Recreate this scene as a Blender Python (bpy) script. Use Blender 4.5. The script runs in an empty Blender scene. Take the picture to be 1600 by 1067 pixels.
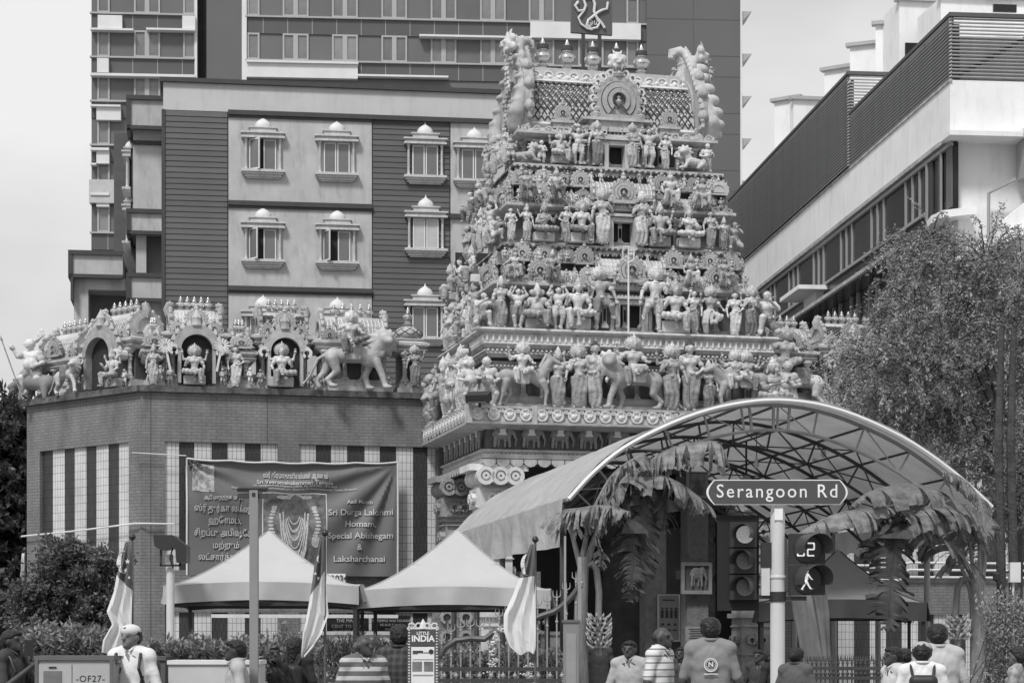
import bpy, math, random
import numpy as np
from mathutils import Vector, Matrix
R = math.radians; PI = math.pi
sin, cos = math.sin, math.cos
SC = bpy.context.scene
COL = SC.collection
random.seed(11)
# ------------------------------------------------------------------ camera, light, exposure
FPX, CAMZ, HORIZON = 3200.0, 1.5, 1000.0        # focal length in photo pixels, eye height, horizon row
cam_d = bpy.data.cameras.new('camera'); cam = bpy.data.objects.new('camera', cam_d); COL.objects.link(cam)
cam.location = (0, 0, CAMZ); cam.rotation_euler = (PI/2, 0, 0)
cam_d.sensor_width = 36; cam_d.lens = FPX/1600*36; cam_d.shift_y = (HORIZON-533.5)/1600
cam_d.clip_start = 0.1; cam_d.clip_end = 6000
SC.camera = cam
SC.view_settings.view_transform = 'Standard'; SC.view_settings.look = 'None'
SC.view_settings.gamma = 1; SC.view_settings.exposure = 0.62; SC.view_settings.use_curve_mapping = False
SUN_EL, SUN_AZ = 52, 205                          # elevation, compass heading the light comes from
wd = bpy.data.worlds.new('World'); SC.world = wd; wd.use_nodes = True
nt = wd.node_tree; nt.nodes.clear()
def _n(t, **k):
    n = nt.nodes.new(t)
    for a, b in k.items():
        if a in n.inputs.keys() if isinstance(a, str) else False: n.inputs[a].default_value = b
        else: setattr(n, a, b)
    return n
sky = _n('ShaderNodeTexSky'); sky.sky_type = 'NISHITA'; sky.sun_disc = False
sky.sun_elevation = R(SUN_EL); sky.sun_rotation = R(SUN_AZ); sky.dust_density = 3; sky.air_density = 1
bw = _n('ShaderNodeRGBToBW'); nt.links.new(sky.outputs[0], bw.inputs[0])
tc = _n('ShaderNodeTexCoord'); mp = _n('ShaderNodeMapping'); mp.inputs['Scale'].default_value = (2.2, 2.2, 5.0)
nt.links.new(tc.outputs['Generated'], mp.inputs[0])
nz = _n('ShaderNodeTexNoise'); nz.inputs['Scale'].default_value = 1.6; nz.inputs['Detail'].default_value = 4; nz.inputs['Roughness'].default_value = .5
nt.links.new(mp.outputs[0], nz.inputs[0])
mr = _n('ShaderNodeMapRange'); mr.inputs[1].default_value = .38; mr.inputs[2].default_value = .62
mr.inputs[3].default_value = 4.3; mr.inputs[4].default_value = 5.9       # cloud luminance
nt.links.new(nz.outputs[0], mr.inputs[0])
mx = _n('ShaderNodeMix'); mx.data_type = 'FLOAT'; mx.inputs[0].default_value = .93
nt.links.new(bw.outputs[0], mx.inputs[2]); nt.links.new(mr.outputs[0], mx.inputs[3])
bgn = _n('ShaderNodeBackground'); bgn.inputs[1].default_value = .10
nt.links.new(mx.outputs[0], bgn.inputs[0])
wo = _n('ShaderNodeOutputWorld'); nt.links.new(bgn.outputs[0], wo.inputs[0])
sl = bpy.data.lights.new('sun', 'SUN'); sl.energy = 2.0; sl.angle = R(11); sl.color = (1, 1, 1)
so = bpy.data.objects.new('sun', sl); COL.objects.link(so)
_d = Vector((sin(R(SUN_AZ))*cos(R(SUN_EL)), cos(R(SUN_AZ))*cos(R(SUN_EL)), sin(R(SUN_EL))))
so.rotation_euler = _d.to_track_quat('Z', 'Y').to_euler(); so.location = (0, 0, 60)

# ------------------------------------------------------------------ placing helpers
def W(px, py, Y):
    return Vector(((px-800)/FPX*Y, Y, CAMZ+(HORIZON-py)/FPX*Y))
class Frame:
    """A ground frame: u to the right along a facade, v away from the street."""
    def __init__(s, x, y, yaw):
        s.o = (x, y); s.yaw = yaw; s.U = (cos(R(yaw)), sin(R(yaw))); s.V = (-sin(R(yaw)), cos(R(yaw)))
    def at(s, px, py, v=0.):
        dx = (px-800)/FPX
        ox, oy = s.o[0]+s.V[0]*v, s.o[1]+s.V[1]*v
        # ox+u*Ux = t*dx ; oy+u*Uy = t
        u = (oy*dx-ox)/(s.U[0]-s.U[1]*dx); t = oy+u*s.U[1]
        return Vector((u, v, CAMZ+(HORIZON-py)/FPX*t))
    def u(s, px, v=0.): return s.at(px, 1000, v).x
    def z(s, px, py, v=0.): return s.at(px, py, v).z
    def world(s, u, v, z=0): return Vector((s.o[0]+u*s.U[0]+v*s.V[0], s.o[1]+u*s.U[1]+v*s.V[1], z))
# ------------------------------------------------------------------ materials (all grey: the photograph is black and white)
MATS = {}
def mat(name, val, rough=.7, var=.12, scale=3., bump=.0, bscale=20., metal=0., rnd=0., dirt=0., trans=0., emis=0., detail=5, spec=.35, stretch=None, coords='Object', tworough=None):
    if name in MATS: return MATS[name]
    m = bpy.data.materials.new(name); m.use_nodes = True; t = m.node_tree; N = t.nodes; L = t.links
    b = N['Principled BSDF']; b.inputs['Roughness'].default_value = rough; b.inputs['Metallic'].default_value = metal
    b.inputs['Specular IOR Level'].default_value = spec
    co = N.new('ShaderNodeTexCoord'); mpn = N.new('ShaderNodeMapping')
    if stretch: mpn.inputs['Scale'].default_value = stretch
    L.new(co.outputs[coords], mpn.inputs[0])
    n1 = N.new('ShaderNodeTexNoise'); n1.inputs['Scale'].default_value = scale; n1.inputs['Detail'].default_value = detail; n1.inputs['Roughness'].default_value = .62
    L.new(mpn.outputs[0], n1.inputs[0])
    mr = N.new('ShaderNodeMapRange'); mr.inputs[1].default_value = .3; mr.inputs[2].default_value = .7
    mr.inputs[3].default_value = val*(1-var); mr.inputs[4].default_value = val*(1+var); L.new(n1.outputs[0], mr.inputs[0])
    out = mr.outputs[0]
    def math_(op, a, bb):
        q = N.new('ShaderNodeMath'); q.operation = op
        for i, x in enumerate((a, bb)):
            if isinstance(x, (int, float)): q.inputs[i].default_value = x
            else: L.new(x, q.inputs[i])
        return q.outputs[0]
    if rnd:
        oi = N.new('ShaderNodeObjectInfo'); r2 = N.new('ShaderNodeMapRange'); r2.inputs[3].default_value = 1-rnd; r2.inputs[4].default_value = 1+rnd
        L.new(oi.outputs['Random'], r2.inputs[0]); out = math_('MULTIPLY', out, r2.outputs[0])
    if dirt:
        mp2 = N.new('ShaderNodeMapping'); mp2.inputs['Scale'].default_value = (2.6, 2.6, .55); L.new(co.outputs['Object'], mp2.inputs[0])
        n2 = N.new('ShaderNodeTexNoise'); n2.inputs['Scale'].default_value = 1.1; n2.inputs['Detail'].default_value = 8; n2.inputs['Roughness'].default_value = .7
        L.new(mp2.outputs[0], n2.inputs[0])
        r3 = N.new('ShaderNodeMapRange'); r3.inputs[1].default_value = .5; r3.inputs[2].default_value = .72; r3.inputs[3].default_value = 1; r3.inputs[4].default_value = 1-dirt
        L.new(n2.outputs[0], r3.inputs[0]); out = math_('MULTIPLY', out, r3.outputs[0])
    L.new(out, b.inputs['Base Color'])
    if bump:
        n3 = N.new('ShaderNodeTexNoise'); n3.inputs['Scale'].default_value = bscale; n3.inputs['Detail'].default_value = 3
        L.new(mpn.outputs[0], n3.inputs[0])
        bp = N.new('ShaderNodeBump'); bp.inputs['Strength'].default_value = bump; bp.inputs['Distance'].default_value = .05
        L.new(n3.outputs[0], bp.inputs['Height']); L.new(bp.outputs[0], b.inputs['Normal'])
    if trans:
        tr = N.new('ShaderNodeBsdfTranslucent'); L.new(out, tr.inputs[0]); ms = N.new('ShaderNodeMixShader'); ms.inputs[0].default_value = trans
        L.new(b.outputs[0], ms.inputs[1]); L.new(tr.outputs[0], ms.inputs[2]); L.new(ms.outputs[0], N['Material Output'].inputs[0])
    if emis:
        b.inputs['Emission Color'].default_value = (1, 1, 1, 1); b.inputs['Emission Strength'].default_value = emis
    MATS[name] = m; return m
def brickmat(name, c1, c2, mortar, bw, bh, msize=.012, bump=.35, plane='uz', offset=.5, var=.25, rough=.75, dirt=.25):
    """bricks / tiles on a facade whose local x is along the wall and z is up"""
    if name in MATS: return MATS[name]
    m = bpy.data.materials.new(name); m.use_nodes = True; t = m.node_tree; N = t.nodes; L = t.links
    b = N['Principled BSDF']; b.inputs['Roughness'].default_value = rough; b.inputs['Specular IOR Level'].default_value = .3
    co = N.new('ShaderNodeTexCoord'); sp = N.new('ShaderNodeSeparateXYZ'); cb = N.new('ShaderNodeCombineXYZ')
    L.new(co.outputs['Object'], sp.inputs[0])
    ad = N.new('ShaderNodeMath'); ad.operation = 'ADD'; L.new(sp.outputs[0], ad.inputs[0]); L.new(sp.outputs[1], ad.inputs[1])
    L.new(ad.outputs[0] if plane == 'uvz' else sp.outputs[0], cb.inputs[0]); L.new(sp.outputs[2], cb.inputs[1])
    br = N.new('ShaderNodeTexBrick'); br.offset = offset; br.inputs['Scale'].default_value = 1
    br.inputs['Color1'].default_value = (c1, c1, c1, 1); br.inputs['Color2'].default_value = (c2, c2, c2, 1); br.inputs['Mortar'].default_value = (mortar,)*3+(1,)
    br.inputs['Mortar Size'].default_value = msize; br.inputs['Brick Width'].default_value = bw; br.inputs['Row Height'].default_value = bh
    br.inputs['Mortar Smooth'].default_value = .3
    L.new(cb.outputs[0], br.inputs[0])
    n1 = N.new('ShaderNodeTexNoise'); n1.inputs['Scale'].default_value = .9; n1.inputs['Detail'].default_value = 8; n1.inputs['Roughness'].default_value = .7
    mp2 = N.new('ShaderNodeMapping'); mp2.inputs['Scale'].default_value = (1.6, 1.6, .7); L.new(co.outputs['Object'], mp2.inputs[0]); L.new(mp2.outputs[0], n1.inputs[0])
    mr = N.new('ShaderNodeMapRange'); mr.inputs[1].default_value = .35; mr.inputs[2].default_value = .72; mr.inputs[3].default_value = 1+var*.5; mr.inputs[4].default_value = 1-var
    L.new(n1.outputs[0], mr.inputs[0])
    mm = N.new('ShaderNodeMix'); mm.data_type = 'RGBA'; mm.blend_type = 'MULTIPLY'; mm.inputs[0].default_value = 1
    L.new(br.outputs[0], mm.inputs[6]); L.new(mr.outputs[0], mm.inputs[7]); L.new(mm.outputs[2], b.inputs['Base Color'])
    bp = N.new('ShaderNodeBump'); bp.inputs['Strength'].default_value = bump; bp.inputs['Distance'].default_value = .01; bp.invert = True
    L.new(br.outputs[1], bp.inputs['Height']); L.new(bp.outputs[0], b.inputs['Normal'])
    MATS[name] = m; return m
def glassmat(name, val, rough=.08):
    if name in MATS: return MATS[name]
    m = mat(name, val, rough=rough, var=.25, scale=.7, spec=.8); return m
# ------------------------------------------------------------------ mesh builder
class MB:
    def __init__(s): s.v = []; s.f = []; s.sm = []
    def add(s, vs, fs, smooth=False):
        k = len(s.v); s.v += [tuple(p) for p in vs]; s.f += [tuple(i+k for i in f) for f in fs]; s.sm += [smooth]*len(fs); return s
    def box(s, x0, x1, y0, y1, z0, z1):
        return s.add([(x0,y0,z0),(x1,y0,z0),(x1,y1,z0),(x0,y1,z0),(x0,y0,z1),(x1,y0,z1),(x1,y1,z1),(x0,y1,z1)],
                     [(0,3,2,1),(4,5,6,7),(0,1,5,4),(1,2,6,5),(2,3,7,6),(3,0,4,7)])
    def cbox(s, c, d, rz=0., rx=0., ry=0.):
        M = Matrix.Rotation(rz, 3, 'Z') @ Matrix.Rotation(ry, 3, 'Y') @ Matrix.Rotation(rx, 3, 'X'); c = Vector(c); h = [q/2 for q in d]
        P = [c + M @ Vector((sx*h[0], sy*h[1], sz*h[2])) for sz in (-1,1) for (sx, sy) in ((-1,-1),(1,-1),(1,1),(-1,1))]
        return s.add(P, [(0,3,2,1),(4,5,6,7),(0,1,5,4),(1,2,6,5),(2,3,7,6),(3,0,4,7)])
    def bar(s, a, b, w=.05, h=None, up=(0,0,1)):
        a = Vector(a); b = Vector(b); h = w if h is None else h; d = (b-a)
        if d.length < 1e-6: return s
        d.normalize(); up = Vector(up)
        if abs(d.dot(up)) > .98: up = Vector((1,0,0))
        r = d.cross(up).normalized(); q = r.cross(d)
        P = [p + r*(sx*w/2) + q*(sy*h/2) for p in (a, b) for (sx, sy) in ((-1,-1),(1,-1),(1,1),(-1,1))]
        return s.add(P, [(0,1,2,3),(7,6,5,4),(1,0,4,5),(2,1,5,6),(3,2,6,7),(0,3,7,4)])
    def tube(s, pts, r, n=8, caps=True, smooth=True):
        pts = [Vector(p) for p in pts]; rs = list(r) if isinstance(r, (list, tuple)) else [r]*len(pts)
        V = []; F = []; up = None
        for i, p in enumerate(pts):
            d = (pts[min(i+1, len(pts)-1)]-pts[max(i-1, 0)])
            if d.length < 1e-9: d = Vector((0,0,1))
            d.normalize()
            if up is None: up = Vector((0,0,1)) if abs(d.z) < .9 else Vector((1,0,0))
            a = d.cross(up)
            if a.length < 1e-4: a = d.cross(Vector((0,1,0)))
            a.normalize(); b = a.cross(d); up = b
            for k in range(n):
                t = 2*PI*k/n; V.append(p + a*(cos(t)*rs[i]) + b*(sin(t)*rs[i]))
        for i in range(len(pts)-1):
            for k in range(n):
                F.append((i*n+k, (i+1)*n+k, (i+1)*n+(k+1)%n, i*n+(k+1)%n))
        s.add(V, F, smooth)
        if caps:
            s.add(V[:n], [tuple(range(n))]); s.add(V[-n:], [tuple(range(n))[::-1]])
        return s
    def lathe(s, prof, c=(0,0,0), n=16, smooth=True, a0=0., sx=1., sy=1.):
        V = [(c[0]+r*cos(a0+2*PI*k/n)*sx, c[1]+r*sin(a0+2*PI*k/n)*sy, c[2]+z) for r, z in prof for k in range(n)]
        F = [(i*n+k, i*n+(k+1)%n, (i+1)*n+(k+1)%n, (i+1)*n+k) for i in range(len(prof)-1) for k in range(n)]
        s.add(V, F, smooth)
        if prof[0][0] > 1e-4: s.add(V[:n], [tuple(range(n))[::-1]])
        if prof[-1][0] > 1e-4: s.add(V[-n:], [tuple(range(n))])
        return s
    def prism(s, poly, y0, y1, axis='y', smooth=False):
        """2-D outline (a,b) extruded: axis y -> outline in xz; axis z -> outline in xy; axis x -> outline in yz"""
        n = len(poly)
        mk = {'y': lambda p, t: (p[0], t, p[1]), 'z': lambda p, t: (p[0], p[1], t), 'x': lambda p, t: (t, p[0], p[1])}[axis]
        V = [mk(p, y0) for p in poly] + [mk(p, y1) for p in poly]
        s.add(V, [(i, (i+1) % n, n+(i+1) % n, n+i) for i in range(n)], smooth)
        s.add(V, [tuple(range(n))[::-1], tuple(range(n, 2*n))])
        return s
    def ringprism(s, outer, inner, y0, y1):
        n = len(outer); V = [(p[0], y, p[1]) for y in (y0, y1) for P in (outer, inner) for p in P]; F = []
        for i in range(n-1):
            j = i+1
            F += [(i, j, n+j, n+i), (2*n+j, 2*n+i, 3*n+i, 3*n+j), (i, 2*n+i, 2*n+j, j), (n+j, 3*n+j, 3*n+i, n+i)]
        F += [(0, n, 3*n, 2*n), (n-1, 3*n-1, 4*n-1, 2*n-1)]
        return s.add(V, F)
    def profile(s, prof, path, closed=False, smooth=False):
        """moulding: prof list of (out, z); path list of (x, y) corners; out is to the right of travel (x forward)"""
        n = len(path); V = []; m = len(prof)
        for i, p in enumerate(path):
            p = Vector(p)
            a = Vector(path[i-1]) if (closed or i > 0) else None; b = Vector(path[(i+1) % n]) if (closed or i < n-1) else None
            d1 = (p-a).normalized() if a is not None else None; d2 = (b-p).normalized() if b is not None else None
            if d1 is None: d1 = d2
            if d2 is None: d2 = d1
            n1 = Vector((d1.y, -d1.x)); n2 = Vector((d2.y, -d2.x)); q = (n1+n2); q = q/max(.3, (1+n1.dot(n2)))
            for o, z in prof: V.append((p.x+q.x*o, p.y+q.y*o, z))
        F = []
        for i in range(n if closed else n-1):
            j = (i+1) % n
            for k in range(m-1): F.append((i*m+k, j*m+k, j*m+k+1, i*m+k+1))
        s.add(V, F, smooth)
        if not closed:
            s.add(V[:m], [tuple(range(m))]); s.add(V[-m:], [tuple(range(m))[::-1]])
        return s
    def grid(s, fn, nu, nv, smooth=True):
        V = [fn(i/nu, j/nv) for i in range(nu+1) for j in range(nv+1)]
        F = [(i*(nv+1)+j, (i+1)*(nv+1)+j, (i+1)*(nv+1)+j+1, i*(nv+1)+j+1) for i in range(nu) for j in range(nv)]
        return s.add(V, F, smooth)
    def merge(s, o, M=None):
        P = [M @ Vector(p) for p in o.v] if M is not None else o.v
        k = len(s.v); s.v += [tuple(p) for p in P]; s.f += [tuple(i+k for i in f) for f in o.f]; s.sm += o.sm; return s
    def mesh(s, name, m):
        me = bpy.data.meshes.new(name); me.from_pydata(s.v, [], s.f)
        if any(s.sm):
            me.polygons.foreach_set('use_smooth', s.sm); me.update()
            try: me.set_sharp_from_angle(angle=R(38))
            except Exception: pass
        if m is not None: me.materials.append(m)
        me.update(); return me
def ob(name, data, parent=None, loc=None, rz=None, m=None, sc=None):
    if isinstance(data, MB): data = data.mesh(name, m)
    o = bpy.data.objects.new(name, data); COL.objects.link(o)
    if parent is not None: o.parent = parent
    if loc is not None: o.location = loc
    if rz is not None: o.rotation_euler.z = rz
    if sc is not None: o.scale = sc if not isinstance(sc, (int, float)) else (sc,)*3
    return o
def tag(o, label, cat, group=None):
    o['label'] = label; o['category'] = cat
    if group: o['group'] = group
    return o
def thing(name, label, cat, loc=(0,0,0), rz=0., group=None):
    o = bpy.data.objects.new(name, None); COL.objects.link(o); o.location = loc; o.rotation_euler.z = rz
    o.empty_display_size = .2
    return tag(o, label, cat, group)
def struct(name, data, m=None, parent=None, loc=None, rz=None, label=None):
    o = ob(name, data, parent, loc, rz, m)
    if parent is None: o['kind'] = 'structure'
    if label: o['label'] = label
    return o
def copy_thing(src, loc=None, rz=None, label=None, sc=None, group=None):
    c = src.copy(); COL.objects.link(c)
    if loc is not None: c.location = loc
    if rz is not None: c.rotation_euler.z = rz
    if sc is not None: c.scale = sc if not isinstance(sc, (int, float)) else (sc,)*3
    if label: c['label'] = label
    if group: c['group'] = group
    def rec(a, b):
        for ch in KIDS.get(a.name, ()):
            d = ch.copy(); COL.objects.link(d); d.parent = b; rec(ch, d)
    KIDS_build(src); rec(src, c); return c
KIDS = {}
def KIDS_build(src):
    if src.name in KIDS: return
    st = [src]
    while st:
        a = st.pop(); KIDS[a.name] = list(a.children); st += KIDS[a.name]
TEXTC = {}
def text_mesh(body, size, m, depth=.004, align='CENTER', spacing=1., bold=0., shear=0.):
    cu = bpy.data.curves.new('lettering', 'FONT'); cu.body = body; cu.size = size; cu.align_x = align; cu.align_y = 'CENTER'
    cu.extrude = depth; cu.space_character = spacing; cu.offset = bold; cu.resolution_u = 3; cu.shear = shear
    o = bpy.data.objects.new('tmp_text', cu); COL.objects.link(o)
    dg = bpy.context.evaluated_depsgraph_get(); dg.update()
    me = bpy.data.meshes.new_from_object(o.evaluated_get(dg)); bpy.data.objects.remove(o); bpy.data.curves.remove(cu)
    me.materials.clear(); me.materials.append(m)
    me.transform(Matrix.Rotation(PI/2, 4, 'X')); return me

# ------------------------------------------------------------------ sculpting: smooth-union distance fields turned into one skin
def _cap(P, a, b, ra, rb):
    a = np.array(a, dtype=np.float32); b = np.array(b, dtype=np.float32); ba = b-a; L2 = float(ba@ba)+1e-9
    t = np.clip(((P-a)@ba)/L2, 0, 1)
    return np.linalg.norm(P-a-t[..., None]*ba, axis=-1)-(ra+(rb-ra)*t)
def _ell(P, c, r):
    r = np.array(r, dtype=np.float32); q = (P-np.array(c, dtype=np.float32))/r; k = np.linalg.norm(q, axis=-1)
    return (k-1)*float(min(r))*.9 if True else 0
def _box(P, c, h, rd):
    q = np.abs(P-np.array(c, dtype=np.float32))-np.array(h, dtype=np.float32)+rd
    return np.linalg.norm(np.maximum(q, 0), axis=-1)+np.minimum(q.max(-1), 0)-rd
def _tor(P, c, Rr, r, sy):
    q = P-np.array(c, dtype=np.float32); q = q*np.array((1, 1/sy, 1), dtype=np.float32)
    d = np.sqrt(q[..., 0]**2+q[..., 1]**2)-Rr; return np.sqrt(d*d+q[..., 2]**2)-r
def prim_bounds(p):
    k = p[0]
    if k == 'c':
        a = np.array(p[1]); b = np.array(p[2]); r = max(p[3], p[4]); return np.minimum(a, b)-r, np.maximum(a, b)+r
    if k in 'eb': return np.array(p[1])-np.array(p[2]), np.array(p[1])+np.array(p[2])
    if k == 't': r = p[2]+p[3]; e = np.array((r, r*max(1, p[4]), p[3])); return np.array(p[1])-e, np.array(p[1])+e
def sculpt(prims, h, k=.02, fold=None):
    """prims: ('c',a,b,ra,rb) ('e',c,r) ('b',c,half,round) ('t',c,R,r,sy); returns verts, quads"""
    B = [prim_bounds(p) for p in prims]
    lo = np.min([b[0] for b in B], 0)-3*h-.01; hi = np.max([b[1] for b in B], 0)+3*h+.01
    n = np.ceil((hi-lo)/h).astype(int)+1
    F = np.full(n, 1e3, dtype=np.float32)
    ax = [lo[i]+h*np.arange(n[i]) for i in range(3)]
    for p, b in zip(prims, B):
        i0 = np.maximum(((b[0]-lo-k*1.2-3*h)/h).astype(int), 0); i1 = np.minimum(((b[1]-lo+k*1.2+3*h)/h).astype(int)+2, n)
        P = np.stack(np.meshgrid(*[ax[i][i0[i]:i1[i]] for i in range(3)], indexing='ij'), -1).astype(np.float32)
        if p[0] == 'c': d = _cap(P, *p[1:5])
        elif p[0] == 'e': d = _ell(P, *p[1:3])
        elif p[0] == 'b': d = _box(P, *p[1:4])
        else: d = _tor(P, *p[1:5])
        if fold is not None: d = d+fold(P)
        s = tuple(slice(i0[i], i1[i]) for i in range(3)); G = F[s]
        hh = np.clip(.5+.5*(G-d)/k, 0, 1); F[s] = np.where(G > 100, d, G*(1-hh)+d*hh-k*hh*(1-hh))
    S = F < 0
    C = np.stack([S[i:n[0]-1+i, j:n[1]-1+j, l:n[2]-1+l] for i in (0,1) for j in (0,1) for l in (0,1)])
    act = C.any(0) & ~C.all(0); idx = np.argwhere(act); vid = -np.ones(act.shape, dtype=np.int64); vid[act] = np.arange(len(idx))
    offs = [(i, j, l) for i in (0,1) for j in (0,1) for l in (0,1)]
    val = np.stack([F[idx[:,0]+o[0], idx[:,1]+o[1], idx[:,2]+o[2]] for o in offs], 1)
    acc = np.zeros((len(idx), 3)); cnt = np.zeros(len(idx))
    for a in range(8):
        for b in range(a+1, 8):
            oa, obb = np.array(offs[a]), np.array(offs[b])
            if abs(oa-obb).sum() != 1: continue
            fa, fb = val[:, a], val[:, b]; mk = (fa < 0) != (fb < 0); t = np.where(mk, fa/(fa-fb+1e-12), 0)
            acc[mk] += (oa+(obb-oa)*t[:, None])[mk]; cnt[mk] += 1
    V = lo+h*(idx+acc/np.maximum(cnt, 1)[:, None]); Q = []
    for axn in range(3):
        o = [0, 0, 0]; o[axn] = 1
        A = S[:n[0]-o[0], :n[1]-o[1], :n[2]-o[2]]; Bn = S[o[0]:, o[1]:, o[2]:]
        e = np.argwhere(A != Bn); u, w = [i for i in range(3) if i != axn]
        e = e[(e[:, u] > 0) & (e[:, w] > 0) & (e[:, u] < n[u]-1) & (e[:, w] < n[w]-1)]
        ins = A[e[:,0], e[:,1], e[:,2]]
        def c(du, dw):
            q = e.copy(); q[:, u] += du; q[:, w] += dw; return vid[q[:,0], q[:,1], q[:,2]]
        q = np.stack([c(-1,-1), c(0,-1), c(0,0), c(-1,0)], 1)
        if axn == 1: ins = ~ins
        q[~ins] = q[~ins][:, ::-1]; Q.append(q)
    Q = np.concatenate(Q); Q = Q[(Q >= 0).all(1)]
    return V, Q
def sculpt_mesh(name, prims, h, m, k=.02, fold=None, smooth_it=1):
    V, Q = sculpt(prims, h, k, fold)
    for _ in range(smooth_it):                         # light relaxation
        acc = np.zeros_like(V); c = np.zeros(len(V))
        for a, b in ((0,1),(1,2),(2,3),(3,0)):
            np.add.at(acc, Q[:,a], V[Q[:,b]]); np.add.at(acc, Q[:,b], V[Q[:,a]]); np.add.at(c, Q[:,a], 1); np.add.at(c, Q[:,b], 1)
        V = V*.55+.45*acc/np.maximum(c, 1)[:, None]
    me = bpy.data.meshes.new(name)
    me.vertices.add(len(V)); me.vertices.foreach_set('co', V.astype(np.float32).ravel())
    me.loops.add(Q.size); me.loops.foreach_set('vertex_index', Q.astype(np.int32).ravel())
    me.polygons.add(len(Q)); me.polygons.foreach_set('loop_start', np.arange(0, Q.size, 4, dtype=np.int32))
    me.polygons.foreach_set('use_smooth', np.ones(len(Q), dtype=bool))
    me.update(calc_edges=True); me.validate()
    if m is not None: me.materials.append(m)
    return me

# ------------------------------------------------------------------ figures (normalised: standing height 1, facing -Y)
def _v(*a): return Vector(a)
def fingers(wr, fwd, side, r=.0062, curl=.6, ln=.052):
    """palm, four unequal bent fingers and a thumb, from wrist along fwd; side points to the thumb"""
    fwd = Vector(fwd).normalized(); side = Vector(side); side = (side-fwd*side.dot(fwd)).normalized(); nrm = fwd.cross(side)
    P = [('c', wr, wr+fwd*.045, .013, .017), ('c', wr+fwd*.03+side*.010, wr+fwd*.045-side*.012, .014, .013)]
    base = wr+fwd*.05
    for i, q in enumerate((.95, 1.08, 1.0, .8)):
        s = side*(.0185-.0125*i); L = ln*q*.5; a = base+s; b = a+(fwd+nrm*curl*.5).normalized()*L; c = b+(fwd*.6+nrm*curl*1.5).normalized()*L*.85
        P += [('c', a, b, r, r*.95), ('c', b, c, r*.95, r*.8)]
    a = wr+fwd*.018+side*.012; b = a+(side*.9+fwd*.5).normalized()*.026; c = b+(side*.25+fwd).normalized()*.02
    P += [('c', a, b, r*1.15, r*1.05), ('c', b, c, r, r*.85)]
    return P
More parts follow.
